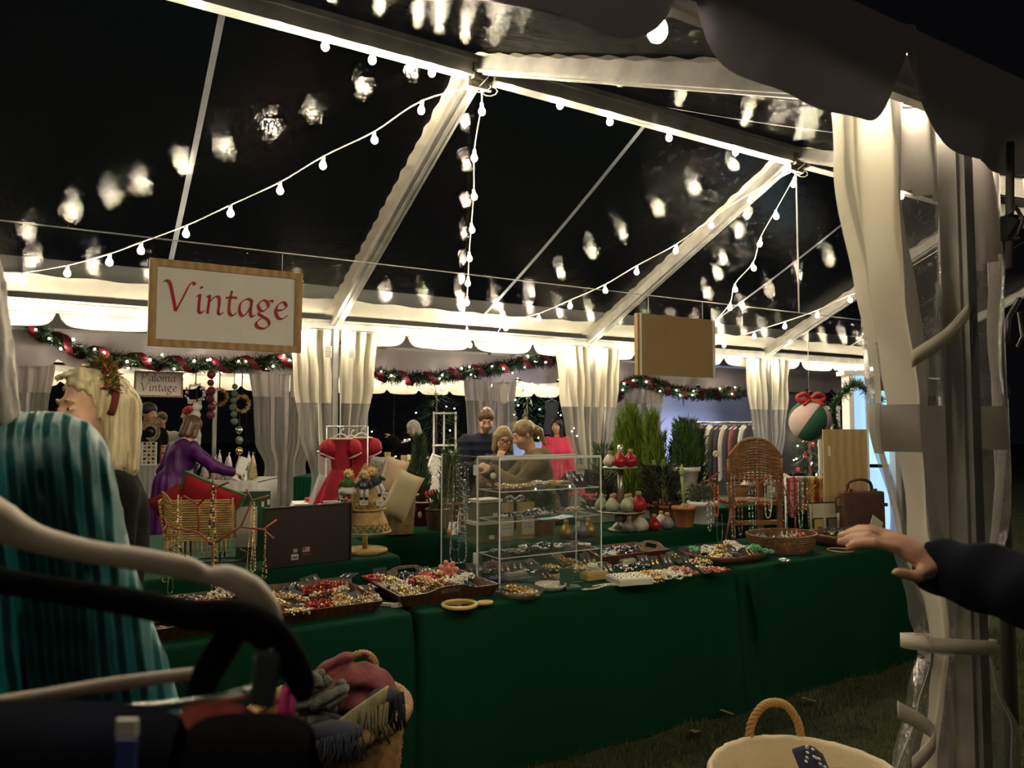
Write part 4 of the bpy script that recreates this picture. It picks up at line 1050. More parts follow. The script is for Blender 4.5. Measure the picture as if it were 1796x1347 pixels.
# --- woman in an olive hoodie leaning over the table
yw = facing(-0.95, -0.25)
loc, H = stand(925, 760, 5.85, yw, 14)
def hood(s, pel, up, fw, X, nb, hc, Rm):
    return [('+', ('e', nb - fw * 0.085 * s - up * 0.015 * s, (0.13 * s, 0.075 * s, 0.075 * s), None), 0.03), ('+', ('c', nb + X * 0.085 * s, nb - X * 0.085 * s, 0.04 * s, 0.04 * s), 0.03)]
wo, hpf, wrs, s_ = person('woman in an olive hooded sweatshirt with a blond ponytail, looking down', loc, yw, H, 14, (8, -20, 0), lh=(-0.10, 0.47, 1.17), rh=(0.06, 0.47, 1.15), skin=SK1, hair=('pony', H_DBLOND), top=dict(m=M_OLIVE, name='hooded_sweatshirt', d=0.024, collar=0.02, extra=hood, folds=0.008), bottom=dict(m=M_JEANS), curl=(1.3, 1.2), h=0.0085, palm=((0.6, 0, -0.6), (-0.6, 0, -0.6)))
# --- woman with glasses, hand at her mouth
yw = facing(0.12, -1)
loc, H = stand(880, 770, 6.2, yw, 10)
sg = H / 1.7
z_, f_o = headz(H, 10)
wo2, hp2, _, _ = person('woman with round glasses and a dark scarf holding a hand to her mouth', loc, yw, H, 10, (6, -12, -4), rh=(0.035, f_o + 0.145, z_ - 0.175), rhint=(0.8, -0.2, -1), hd=(None, (-0.25, -0.35, 0.9)), palm=((0, 0, -1), (-0.2, -1, 0)), skin=SK1, hair=('bob', H_DBLOND), top=dict(m=M_DKOLIVE, name='coat', d=0.032, collar=0.06, front=(0.075, mat('black_scarf', (0.02, 0.017, 0.016), 0.9), 'scarf')), bottom=dict(m=M_JEANS), curl=(0.7, 1.5), h=0.0085, glasses=mat('tortoise_frames', (0.03, 0.015, 0.01), 0.25))
# --- man in a navy jacket looking down
yw = facing(0.2, -1)
loc, H = stand(852, 734, 7.3, yw, 4)
person('bearded man in a navy puffer jacket looking down beside the curtain', loc, yw, H, 4, (-4, -24, 0), lh=(-0.14, 0.30, 1.12), rh=(0.12, 0.32, 1.12), skin=SK2, hair=('short', H_AUB), top=dict(m=M_NAVY, name='jacket', d=0.040, collar=0.05, disp=lambda p: 0.009 * np.abs(np.sin(p[:, 2] * 42)), front=(0.07, M_SHIRTB, 'shirt')), bottom=dict(m=M_JEANS), female=False, curl=(1.0, 1.0))
# --- white haired woman reading a book
yw = facing(-1, -0.05)
loc, H = stand(729, 750, 10.6, yw, 6)
pr_, hpr, wr_, _ = person('white haired woman in black reading a small book in the far tent', loc, yw, H, 6, (0, -22, 0), lh=(-0.08, 0.42, 1.32), rh=(0.08, 0.42, 1.32), skin=SK1, hair=('bob', H_WHITE), top=dict(m=M_BLKWOOL, name='sweater', d=0.03, collar=0.04), bottom=dict(m=M_BLKWOOL), curl=(0.6, 0.6), h=0.011)
bk = thing('book', 'open white book held by the white haired woman', 'book', px(706, 779, 10.55), yw)
for sx in (-1, 1):
    m = MB(); m.box((sx * 0.075, 0, 0), (0.15, 0.2, 0.012), Matrix.Rotation(sx * 0.35, 3, 'Y')); m.build('page_block', M_WHITE, bk)
bk.rotation_euler = (-0.6, 0, yw)
# --- dark haired woman in pink far back
yw = facing(-0.35, -1)
loc, H = stand(977, 747, 10.4, yw, 0)
person('dark haired woman in a hot pink top beyond the olive hoodie', loc, yw, H, 0, (-5, -4, 0), skin=SK2, hair=('long', H_BLACK), top=dict(m=M_HOTPINK, name='top', d=0.03), bottom=dict(m=M_JEANS), h=0.011)
# --- woman in a purple dress bending to the display
yw = facing(0.55, 0.85)
loc, H = stand(333, 747, 7.7, yw, 20)
person('woman in a purple satin dress bending over the glittering table, seen from behind', loc, yw, H, 20, (0, -22, 0), rh=(0.24, 0.55, 1.02), lh=(-0.22, 0.30, 0.92), skin=SK1, hair=('bob', H_BROWN), top=dict(m=M_PURPLE, name='dress_bodice', d=0.026), bottom=dict(m=M_PURPLE, skirt=0.45, flare=0.22), h=0.011, face=False)
# --- smiling person, black haired man and person in a red cap at the back left
yw = facing(0.2, -1)
loc, H = stand(283, 737, 11.2, yw, 0)
person('smiling person in a dark shirt and pale jacket behind the jewellery frames', loc, yw, H, 0, (-8, -4, 0), skin=SK1, hair=('short', H_BROWN), top=dict(m=mat('pale_jacket', (0.45, 0.44, 0.40), 0.85), name='jacket', d=0.03, front=(0.07, mat('slate_shirt', (0.05, 0.07, 0.09), 0.85), 'shirt')), bottom=dict(m=M_JEANS), female=False, h=0.011)
yw = facing(0.9, -0.45)
loc, H = stand(262, 726, 9.3, yw, 0)
person('black haired bearded man in dark clothes at the back of the far tent', loc, yw, H, 0, (0, 0, 0), skin=SK3, hair=('short', H_BLACK, lambda hp_, he, hs: [('+', he(0, -0.02, 0.06, 0.095, 0.105, 0.085), 0.02), ('+', he(0, 0.05, -0.09, 0.045, 0.045, 0.035), 0.01)]), top=dict(m=M_BLKWOOL, name='sweater', d=0.03), bottom=dict(m=M_JEANS), female=False, h=0.011)
yw = facing(-0.9, -0.4)
loc, H = stand(332, 727, 11.4, yw, 0)
person('person in a red knitted cap half hidden behind the purple dress', loc, yw, H, 0, (0, -5, 0), skin=SK1, hair=('short', mat('red_knit', (0.42, 0.03, 0.03), 0.9)), top=dict(m=mat('white_coat', (0.6, 0.58, 0.54), 0.8), name='coat', d=0.03), bottom=dict(m=M_JEANS), h=0.011)
# --- blond woman with a tinsel headband, close on the left
yw = facing(-0.82, -0.55)
loc, H = stand(160, 722, 2.15, yw, 0)
bw, hpb, _, sb = person('woman with a pale blond bob and a tinsel headband, black sweater', loc, yw, H, 0, (24, 0, 0), skin=SK1, hair=('swept', H_BLOND), top=dict(m=M_BLKWOOL, name='sweater', d=0.028, collar=0.085, folds=0.004), bottom=dict(m=M_BLKWOOL), h=0.0065, hairdisp=0.003)
hbn = thing('headband', 'dark red headband wound with gold and red tinsel on the blond hair', 'headband', bw.location, yw)
m = MB(); arc = [hpb(0.098 * math.cos(t), -0.012 - 0.02 * math.sin(t), 0.028 + 0.112 * math.sin(t)) for t in [(-0.35 + (PI + 0.7) * i / 30) for i in range(31)]]
m.tube(arc, 0.011, 8); m.build('band', mat('wine_velvet', (0.12, 0.012, 0.015), 0.85), hbn)
TIN = [mat('tinsel_gold', (0.8, 0.55, 0.15), 0.2, 0.9), mat('tinsel_red', (0.55, 0.03, 0.03), 0.2, 0.8), mat('tinsel_green', (0.05, 0.22, 0.06), 0.3, 0.5), mat('tinsel_silver', (0.8, 0.8, 0.78), 0.15, 0.95)]
m = MB(); rr = random.Random(5)
for i in range(520):
    t = rr.uniform(1.1, 2.85); p = hpb(0.104 * math.cos(t), 0.004 - 0.02 * math.sin(t), 0.034 + 0.118 * math.sin(t)); d = Vector((rr.gauss(0, 1), rr.gauss(0, 1), rr.gauss(0, 1))).normalized()
    q = p + d * rr.uniform(0.012, 0.034); m.cm = rr.choice((0, 0, 1, 2, 3)); n_ = d.orthogonal().normalized() * 0.0022
    m.add([p - n_, p + n_, q + n_, q - n_], [(0, 1, 2, 3)])
o = m.build('tinsel', TIN, hbn)
# --- person in teal with grey hair at the extreme left, seen from behind
M_TEAL = mat('teal_satin', (0.004, 0.150, 0.175), 0.4, noise=(3, 0.25))
nt = M_TEAL.node_tree; tc_ = next(n for n in nt.nodes if n.type == 'TEX_COORD'); mp_ = nt.nodes.new('ShaderNodeMapping'); mp_.inputs['Rotation'].default_value = (0, 0.12, 0)
wv_ = nt.nodes.new('ShaderNodeTexWave'); wv_.inputs['Scale'].default_value = 15.0; wv_.inputs['Distortion'].default_value = 1.2; wv_.inputs['Detail Scale'].default_value = 0.6
nt.links.new(tc_.outputs['Object'], mp_.inputs['Vector']); nt.links.new(mp_.outputs['Vector'], wv_.inputs['Vector'])
bp_ = nt.nodes.new('ShaderNodeBump'); bp_.inputs['Strength'].default_value = 1.0; bp_.inputs['Distance'].default_value = 0.014
nt.links.new(wv_.outputs['Fac'], bp_.inputs['Height']); nt.links.new(bp_.outputs['Normal'], nt.nodes['Principled BSDF'].inputs['Normal'])
yw = facing(-0.45, 1)
loc, H = stand(-150, 500, 1.06, yw, 0)
def cape(s, pel, up, fw, X, nb, hc, Rm):
    out = []
    for sx in (-1, 1):
        out += [('+', ('c', pel + up * 0.46 * s + X * sx * 0.17 * s, Vector((sx * 0.32 * s, 0.0, 0.80 * s)), 0.06 * s, 0.10 * s), 0.05)]
    out += [('+', ('c', pel + up * 0.40 * s, pel - up * 0.12 * s, 0.15 * s, 0.22 * s), 0.06), ('+', ('c', nb - up * 0.03 * s + X * 0.1 * s, nb - up * 0.03 * s - X * 0.1 * s, 0.05 * s, 0.05 * s), 0.04)]
    return out
pleat = lambda p: 0.006 * (np.abs(np.sin((p[:, 0] * 1.0 + (1.55 - p[:, 2]) * (-0.22) * np.sign(p[:, 0]) + 0.02 * np.sin(p[:, 2] * 9)) * 105)) - 0.5)
person('person with long grey hair in a pleated teal jacket, seen from behind', loc, yw, H, 0, (0, 0, 0), skin=SK1, hair=('lob', H_GREY, lambda hp_, he, hs: [('+', ('c', hp_(.07, -.05, .0), hp_(.105, -.06, -.19), .04 * hs, .034 * hs), .03)]), top=dict(m=M_TEAL, name='pleated_jacket', d=0.022, collar=0.02, extra=cape, disp=pleat), bottom=dict(m=M_BLKWOOL), h=0.006, face=True)
# --- person at the right edge reaching in
yw = facing(-0.9, 0.45)
pr_loc = Vector((0.97, 0.98, 0))
tgt = px(1652, 992, 1.30)
Rz = Matrix.Rotation(-yw, 3, 'Z'); lt = Rz @ (tgt - pr_loc)
person('person in a dark navy sleeve reaching a hand in from the right', pr_loc, yw, 1.76, 0, (0, -10, 0), lh=(lt.x, lt.y, lt.z), skin=SK2, hair=('lob', H_BROWN), top=dict(m=mat('ink_knit', (.006, .007, .013), .95, spec=.08), name='sweater', d=0.022), bottom=dict(m=M_JEANS), h=0.0075, hd=(Rz @ Vector((-0.75, 0.1, 0.38)), None), palm=((0.2, 0.3, -0.8), (0, 0, -1)), curl=(0.45, 0.6), lhint=(0.1, 0, -1))
# ================================================================== small builders
def wicker_body(m, prof, n=48, rows=20, amp=0.004, c=(0, 0, 0), sx=1.0, sy=1.0, square=0.0):
    """woven wall: prof = [(radius, z)], alternating bulges of weavers over stakes"""
    P = curve_pts([(r, 0, z) for r, z in prof], 8); k = len(P)
    def at(t):
        f = t * (k - 1); i = min(int(f), k - 2); q = P[i].lerp(P[i + 1], f - i); return q.x, q.z
    R = rows * 2; vs = []; fs = []
    N = n * 4
    for j in range(R + 1):
        r, z = at(j / R); row = j // 2
        bulge = amp * (1 if j % 2 else -0.4)
        for i in range(N):
            a = 2 * PI * i / N
            b = bulge + amp * 0.8 * math.cos(a * n + PI * (row % 2)) * (1 if j % 2 else 0)
            q = 1.0
            if square: q = 1.0 / (abs(math.cos(a)) ** square + abs(math.sin(a)) ** square) ** (1 / square)
            vs.append((c[0] + (r * q + b) * math.cos(a) * sx, c[1] + (r * q + b) * math.sin(a) * sy, c[2] + z))
    for j in range(R):
        for i in range(N): fs.append((j * N + i, j * N + (i + 1) % N, (j + 1) * N + (i + 1) % N, (j + 1) * N + i))
    m.add(vs, fs, True); m.add([vs[i] for i in range(N)], [tuple(range(N))[::-1]])
    return m
def rope_ring(m, R, r, z, turns=30, sx=1.0, sy=1.0, strands=2, n=160, c=(0, 0, 0)):
    for s in range(strands):
        pts = []
        for i in range(n):
            a = 2 * PI * i / n; t = a * turns + 2 * PI * s / strands
            rr_ = R + r * 0.6 * math.cos(t); pts.append((c[0] + rr_ * math.cos(a) * sx, c[1] + rr_ * math.sin(a) * sy, c[2] + z + r * 0.6 * math.sin(t)))
        m.tube(pts, r * 0.62, 6, closed=True)
def beads(m, pts, r, step=None, n=6, k=4, jit=0.0, cms=(0,)):
    """balls strung along a polyline"""
    pts = [Vector(p) for p in pts]; step = step or r * 2.0
    d = 0.0; tot = 0.0; i_ = 0
    for a, b in zip(pts, pts[1:]):
        L = (b - a).length
        while d <= L:
            m.cm = cms[i_ % len(cms)]; i_ += 1
            m.ball(a.lerp(b, d / L if L > 0 else 0), r * (1 + random.uniform(-jit, jit)), n, k); d += step
        d -= L
    m.cm = 0
    return m
JM = dict(gold=M_GOLD, silver=M_SILVER, pearl=M_PEARL, red=mat('red_bead', (0.45, 0.015, 0.02), 0.25), black=mat('black_bead', (0.015, 0.014, 0.016), 0.2), blue=mat('blue_bead', (0.02, 0.09, 0.16), 0.2),
          jade=mat('jade_bead', (0.10, 0.42, 0.20), 0.3), coral=mat('coral_bead', (0.55, 0.13, 0.06), 0.35), amber=mat('amber_bead', (0.55, 0.27, 0.05), 0.25), pink=mat('pink_bead', (0.75, 0.10, 0.22), 0.35), teal=mat('teal_bead', (0.03, 0.22, 0.25), 0.25), bone=mat('bone', (0.75, 0.66, 0.50), 0.4), salmon=mat('salmon_coral', (0.72, 0.27, 0.20), 0.6))
PROTO = {}
_park = []
def reg(key, o): PROTO[key] = o; _park.append(o); return o
def mk_card(key, em):
    t = thing('earring_card', 'x', 'earrings'); m = MB(); m.box((0, 0, 0.0015), (0.055, 0.075, 0.002)); m.build('card', mat('charcoal_card', (0.035, 0.033, 0.034), 0.7), t)
    for sx in (-1, 1):
        m = MB(); m.ball((sx * 0.012, 0.010, 0.006), 0.0045, 6, 4); m.ball((sx * 0.012, -0.004, 0.006), 0.0065, 6, 4, (1, 1.5, 0.7)); m.tube([(sx * 0.012, 0.014, 0.005), (sx * 0.012, 0.020, 0.008), (sx * 0.012, 0.022, 0.004)], 0.0009, 4); m.build('earring', em, t)
    return reg(key, t)
def mk_coil(key, ms, r=0.0045, R=0.05, cms=(0,)):
    m = MB(); rr = random.Random(len(key) * 7 + len(ms)); pts = []
    for i in range(90):
        a = 2 * PI * i / 30; q = R * (0.55 + 0.45 * math.sin(i * 0.37 + rr.random() * 0.3)); pts.append((q * math.cos(a), q * math.sin(a) * 0.8, r + 0.012 * (0.5 + 0.5 * math.sin(i * 0.9))))
    beads(m, pts, r, r * 2.1, 6, 4, 0.25, cms)
    return reg(key, m.build('bead_necklace', ms, label='x', cat='necklace'))
def mk_bracelet(key, ms, r=0.005, R=0.03, cms=(0,)):
    m = MB(); beads(m, [(R * math.cos(2 * PI * i / 40), R * math.sin(2 * PI * i / 40), r) for i in range(41)], r, r * 2.05, 7, 5, 0.1, cms)
    return reg(key, m.build('bracelet', ms, label='x', cat='bracelet'))
def mk_brooch(key, ms, R=0.018):
    m = MB(); m.cm = 0; m.ball((0, 0, 0.010), R * 0.42, 8, 5)
    for i in range(7):
        a = 2 * PI * i / 7; m.cm = (i % len(ms)); m.ball((R * math.cos(a), R * math.sin(a), 0.007), R * 0.38, 7, 4, (1, 1, 0.7))
    m.cm = 0; m.lathe([(R * 1.0, 0.001), (R * 1.0, 0.004)], 12)
    return reg(key, m.build('brooch', ms, label='x', cat='brooch'))
def mk_bangle(key, m_, R=0.034, r=0.0035):
    m = MB(); m.torus((0, 0, r), R, r, n=24, m=6); m.torus((0.004, 0.003, r * 3), R * 0.97, r, n=24, m=6)
    return reg(key, m.build('bangle', m_, label='x', cat='bangle'))
for k_ in ('gold', 'silver', 'pearl', 'red', 'amber', 'coral'): mk_card('card_' + k_, JM[k_])
mk_coil('coil_gold', [JM['gold'], JM['pearl']], cms=(0, 0, 1)); mk_coil('coil_red', [JM['red'], JM['gold']], cms=(0, 0, 0, 1)); mk_coil('coil_pearl', [JM['pearl']]); mk_coil('coil_black', [JM['black'], JM['silver']], cms=(0, 0, 1)); mk_coil('coil_jade', [JM['jade']], 0.006)
mk_coil('coil_silver', [JM['silver'], JM['black']], cms=(0, 1, 0)); mk_coil('coil_blue', [JM['blue'], JM['teal'], JM['silver']], cms=(0, 1, 0, 2)); mk_coil('coil_coral', [JM['coral'], JM['bone']], cms=(0, 0, 1)); mk_coil('coil_pink', [JM['pink'], JM['red']], 0.006, cms=(0, 1)); mk_coil('coil_amber', [JM['amber'], JM['gold'], JM['bone']], cms=(0, 1, 2))
mk_bracelet('br_pearl', [JM['pearl']]); mk_bracelet('br_coral', [JM['coral']]); mk_bracelet('br_gold', [JM['gold']], 0.004); mk_bracelet('br_black', [JM['black'], JM['silver']], cms=(0, 0, 1))
mk_brooch('bro_gold', [JM['gold'], JM['pearl']]); mk_brooch('bro_silver', [JM['silver']]); mk_brooch('bro_red', [JM['red'], JM['gold']]); mk_brooch('bro_salmon', [JM['salmon']], 0.026); mk_brooch('bro_amber', [JM['amber'], JM['gold']], 0.022); mk_brooch('bro_bone', [JM['bone'], JM['gold']])
mk_bangle('ban_gold', JM['gold']); mk_bangle('ban_silver', JM['silver'])
WORDS = dict(card_gold='charcoal card with gold earrings', card_silver='charcoal card with silver earrings', card_pearl='charcoal card with pearl earrings', card_red='charcoal card with red earrings', card_amber='charcoal card with amber earrings', card_coral='charcoal card with coral earrings',
  coil_gold='coiled gold and pearl bead necklace', coil_red='coiled red and gold bead necklace', coil_pearl='coiled pearl necklace', coil_black='coiled black and silver bead necklace', coil_jade='heap of jade green beads', coil_silver='coiled silver bead necklace', coil_blue='coiled blue glass bead necklace', coil_coral='coiled coral bead necklace', coil_pink='coiled bright pink bead necklace', coil_amber='coiled amber and gold necklace',
  br_pearl='pearl bracelet', br_coral='coral bead bracelet', br_gold='fine gold bead bracelet', br_black='black bead bracelet', bro_gold='gold and pearl brooch', bro_silver='silver flower brooch', bro_red='red and gold brooch', bro_salmon='salmon pink coral brooch', bro_amber='amber flower brooch', bro_bone='bone coloured brooch', ban_gold='gold bangle pair', ban_silver='silver bangle pair')
def lay(key, p, rot=None, where='', group=None, scale=1.0):
    r = rot if rot is not None else (rnd(-0.15, 0.15), rnd(-0.15, 0.15), rnd(0, 6.28))
    o = dup(PROTO[key], p, r, label=(WORDS[key] + ' ' + where).strip(), group=group or (WORDS[key] + ' ' + where).strip(), scale=scale)
    return o
def scatter(keys, a0, a1, b0, b1, z, where, seeds, lift=0.01, tilt=0.25, sc_=1.3):
    rr = random.Random(seeds); n = len(keys); cols = max(1, int(round(math.sqrt(n * (a1 - a0) / max(1e-3, (b1 - b0)))))); rows = math.ceil(n / cols)
    for i, k in enumerate(keys):
        c, r = i % cols, i // cols
        a = a0 + (a1 - a0) * (c + 0.5 + rr.uniform(-0.25, 0.25)) / cols; b = b0 + (b1 - b0) * (r + 0.5 + rr.uniform(-0.25, 0.25)) / rows
        fa, fb = (a - a0) / (a1 - a0), (b - b0) / (b1 - b0); at_ = ('back', 'middle', 'front')[min(2, max(0, int(fb * 3)))] + ' ' + ('far left', 'left', 'centre', 'right', 'far right')[min(4, max(0, int(fa * 5)))]
        lay(k, W(a, b, z + rr.uniform(0.001, lift)), (rr.uniform(-tilt, tilt), rr.uniform(-tilt, tilt), rr.uniform(0, 6.28)), at_ + ' ' + where, scale=sc_, group=WORDS[k] + ' ' + where)
def tray(name, label, a0, a1, b0, b1, z, h, m_, flare=0.03, th=0.010, handle=None, rz=0.0):
    """rectangular tray with slanted walls; handle 'front' or 'left' cuts a grip"""
    ca, cb = (a0 + a1) / 2, (b0 + b1) / 2; root = thing(name, label, 'tray', W(ca, cb, z), TH + rz)
    hx, hy = (a1 - a0) / 2, (b1 - b0) / 2
    m = MB(); m.box((0, 0, 0.005), (2 * hx - 2 * flare, 2 * hy - 2 * flare, 0.008)); m.build('bottom', m_, root)
    for sx, sy in ((0, -1), (0, 1), (-1, 0), (1, 0)):
        m = MB(); L = hx if sx == 0 else hy; D = hy if sx == 0 else hx
        n = 40; vs = []; fs = []
        nx, ny = (sx, sy); tx, ty = (1, 0) if sx == 0 else (0, 1)
        hd = handle and ((handle == 'long' and sx == 0) or (handle == 'short' and sy == 0))
        def top(t): return h + (h * 0.42 * math.exp(-((t * L) / (0.09 if L > .12 else .06)) ** 4) if hd else 0)
        hole = hd
        for side in (0, 1):
            for i in range(n + 1):
                t = -1 + 2 * i / n; zt = top(t)
                ins = -th * side
                for q in (0.0, 0.55, 0.85, 1.0):
                    zz = zt * q; off = (D - flare) + flare * (zz / h if zz < h * 1.0 else 1.0 + (zz - h) / h) + ins; ll = (L - flare) + flare * min(1, zz / h)
                    vs.append((nx * off + tx * t * ll, ny * off + ty * t * ll, zz))
        k4 = 4; S = (n + 1) * k4
        for i in range(n):
            t = -1 + 2 * (i + .5) / n
            for q in range(3):
                if hole and q == 1 and abs(t * L) < 0.045: 
                    for (u0, u1) in ((0, 0),): pass
                    continue
                for side in (0, 1):
                    o_ = side * S; f = (o_ + i * k4 + q, o_ + (i + 1) * k4 + q, o_ + (i + 1) * k4 + q + 1, o_ + i * k4 + q + 1)
                    fs.append(f if side == 0 else f[::-1])
            fs.append((i * k4 + 3, (i + 1) * k4 + 3, S + (i + 1) * k4 + 3, S + i * k4 + 3)); fs.append((i * k4, S + i * k4, S + (i + 1) * k4, (i + 1) * k4))
        for i in (0, n):
            for q in range(3): fs.append((i * k4 + q, i * k4 + q + 1, S + i * k4 + q + 1, S + i * k4 + q))
        m.add(vs, fs); m.build('side', m_, root)
    return root
# ================================================================== front row, left table
tray('wooden_tray', 'long brown wooden tray heaped with earring cards on the left front table', -1.98, -1.06, 3.52, 4.08, TAB, 0.05, M_WALNUT)
random.seed(21)
scatter(['card_gold', 'coil_gold', 'card_silver', 'coil_pearl', 'card_red', 'card_gold', 'coil_silver', 'card_pearl', 'bro_red', 'card_gold', 'coil_black', 'coil_gold', 'card_red', 'card_silver', 'bro_gold', 'card_amber', 'coil_red', 'coil_red', 'card_pearl', 'bro_silver', 'coil_red', 'coil_gold', 'card_gold', 'coil_amber', 'card_silver', 'bro_bone', 'coil_pearl', 'card_gold', 'coil_gold', 'coil_red', 'card_silver', 'coil_gold', 'card_red', 'coil_amber', 'card_gold', 'coil_gold', 'card_pearl', 'coil_red', 'card_gold', 'coil_black', 'bro_red', 'coil_gold', 'card_silver', 'coil_red', 'coil_amber', 'card_gold', 'coil_pearl', 'coil_red', 'coil_gold', 'coil_red'], -1.93, -1.12, 3.56, 4.03, TAB + 0.014, 'in the long brown tray', 3, lift=0.03, tilt=0.4)
for (x, y, k, w_) in ((640, 1036, 'card_gold', 'at the right end of the long brown tray'), (622, 1052, 'card_silver', 'lying near the front right corner of the long brown tray'), (600, 1030, 'card_amber', 'propped near the right end of the long brown tray'), (575, 1040, 'card_red', 'in the middle of the long brown tray, tilted'), (548, 1022, 'card_pearl', 'at the back wall of the long brown tray'), (605, 1014, 'card_silver', 'at the back right corner of the long brown tray'), (645, 1056, 'coil_gold', 'at the front right corner of the long brown tray'), (560, 1068, 'coil_red', 'along the front wall of the long brown tray'), (600, 1064, 'coil_amber', 'along the front wall of the long brown tray'), (520, 1078, 'coil_gold', 'along the front wall of the long brown tray'), (668, 1030, 'coil_pearl', 'hooked on the gap between the two trays')):
    lay(k, pz(x, y, TAB + (.035 if k[:2] == 'ca' else .03)), (rnd(.1, .5), rnd(-.2, .2), rnd(-.5, .9)) if k[:2] == 'ca' else None, w_, scale=1.55 if k[:2] == 'ca' else 1.3)
for (x, y, k, w_) in ((885, 1000, 'card_gold', 'left under the acrylic case'), (908, 996, 'card_pearl', 'second from the left under the acrylic case'), (935, 990, 'card_silver', 'near the middle under the acrylic case'), (958, 1012, 'card_gold', 'behind the pale oval dish'), (985, 982, 'card_amber', 'at the back of the table under the case'), (1012, 1000, 'coil_gold', 'behind the green jewel box'), (1065, 1000, 'card_pearl', 'between the case and the ring tray'), (1122, 996, 'coil_black', 'behind the white ring tray'), (1185, 978, 'card_gold', 'leaning on the reddish cut-out tray'), (1205, 972, 'card_red', 'in front of the rounded tray'), (1232, 990, 'coil_gold', 'at the left tip of the rounded tray'), (1178, 1012, 'coil_pearl', 'at the front edge right of the ring tray'), (1270, 1002, 'bro_red', 'close to the seam of the front tables'), (1290, 968, 'card_pearl', 'standing in the rounded tray'), (1315, 972, 'card_gold', 'standing in the middle of the rounded tray'), (1376, 985, 'bro_silver', 'in front of the coiled basket')):
    lay(k, pz(x, y, TAB + (.03 if k[:2] == 'ca' else .014)), (rnd(.4, .9), 0, rnd(.1, .8)) if k[:2] == 'ca' else None, w_, scale=1.35)
tray('wooden_tray', 'low black tray of red and white beads at the left end of the front table', -2.45, -2.04, 3.70, 4.10, TAB, 0.03, M_BLACK)
scatter(['coil_red', 'coil_pearl', 'coil_red', 'coil_pink', 'coil_red', 'coil_pearl', 'br_pearl', 'coil_red'], -2.42, -2.07, 3.73, 4.07, TAB + 0.012, 'in the low black tray', 4, lift=0.02)
# bone hair clip
hc_ = thing('hair_clip', 'small bone coloured hair clip lying beside the brown tray', 'hair clip', pz(688, 1063, TAB), 0.1)
m = MB(); m.box((-0.02, 0, 0.008), (0.09, 0.02, 0.012), Matrix.Rotation(-0.25, 3, 'Z')); m.build('bar', JM['bone'], hc_)
m = MB(); m.box((0.035, -0.012, 0.009), (0.035, 0.026, 0.015), Matrix.Rotation(0.5, 3, 'Z')); m.box((0.012, -0.028, 0.008), (0.03, 0.018, 0.012)); m.build('clasp', JM['bone'], hc_)
# ------------------------------------------------------------------ wire necklace trees
def wire_tree(label, base, segs, Y, r=0.0042):
    t = thing('necklace_stand', label, 'necklace stand', base); b0 = Vector(base)
    def q(p): return px(p[0], p[1], Y + (p[2] if len(p) > 2 else 0)) - b0
    m = MB(); m.tube([Vector((0, 0, 0.004)), q(segs[0][1])], r * 1.5, 8); m.lathe([(0.05, 0), (0.05, 0.006), (0.008, 0.010)], 20); m.build('trunk', M_REDW, t)
    for s in segs[1:]:
        m = MB(); m.tube([q(p) for p in s], r, 8); m.build('branch', M_REDW, t)
    return t
def hang(label, x, y, Y, wpx, lpx, r, ms, cms=(0,), group='necklaces on the wire stands', step=None, pend=None, dx=0.0):
    """necklace looped over a branch: two falling strands joined below"""
    top = px(x, y, Y); k = Y / F_PX; w_, l_ = wpx * k, lpx * k; m = MB(); pts = []
    for i in range(41):
        t = -1 + 2 * i / 40; s_ = abs(t)
        zz = -l_ * (1 - s_ ** 2.6); xx = math.copysign(1, t) * w_ / 2 * (1 - (1 - s_) ** 3) * (0.35 + 0.65 * (1 - s_)) + dx * (1 - s_)
        pts.append(Vector((xx, 0.012 * math.sin(5 * t), zz)))
    beads(m, pts, r, step or r * 2.3, 6, 4, 0.2, cms)
    if pend is not None:
        m.cm = len(ms) - 1; m.ball((dx, 0, -l_ - pend * 1.1), pend, 8, 6, (0.8, 0.5, 1.3))
    return m.build('hanging_necklace', ms, loc=top, label=label, cat='necklace', group=group)
YS = 3.22
sb_ = pz(372, 1056, TAB); YS = sb_.y
wire_tree('red wire necklace tree on the left front table', sb_, [[None, (373, 955)], [(373, 955), (348, 934), (312, 928, -.03)], [(348, 934), (348, 886, .03), (322, 870, .04)], [(348, 886, .03), (374, 857), (373, 832)], [(374, 857), (401, 846, -.04)], [(373, 955), (422, 924), (443, 878, .03), (432, 858)], [(443, 878, .03), (472, 869, .05)], [(422, 924), (462, 929, -.04), (485, 912)], [(462, 929, -.04), (480, 944, -.05)], [(312, 928, -.03), (292, 921), (287, 906)], [(292, 921), (285, 934, -.05)]], YS)
G, S_, PE, BK = M_GOLD, M_SILVER, M_PEARL, JM['black']
hang('thin gold chain with a pale drop pendant on the left branch of the red stand', 318, 872, YS, 12, 110, 0.0022, [G, PE], pend=0.011)
hang('amber and gold bead strand beside the pale drop pendant', 312, 870, YS, 10, 95, 0.0045, [G, JM['amber'], PE], (0, 1, 0, 2))
hang('long gold chain strand on the outer left twig of the red stand', 293, 924, YS, 12, 95, 0.0022, [G])
hang('silver chain with a hoop on the outer left twig of the red stand', 301, 926, YS, 9, 112, 0.0020, [S_])
hang('black and gold pebble necklace on the tallest twig of the red stand', 373, 848, YS, 14, 105, 0.0055, [G, BK, PE], (0, 1, 1, 2))
hang('plain gold chain on the tallest twig of the red stand', 379, 850, YS, 9, 140, 0.0020, [G])
hang('long gold rope necklace low on the trunk of the red stand', 376, 952, YS - .02, 10, 95, 0.0035, [G, PE], (0, 0, 1))
hang('double gold chain with a star clasp on the right branch', 441, 880, YS, 16, 128, 0.0028, [G])
hang('pearl and gold strand beside the star clasp chain', 446, 882, YS, 9, 118, 0.0035, [PE, G], (0, 1))
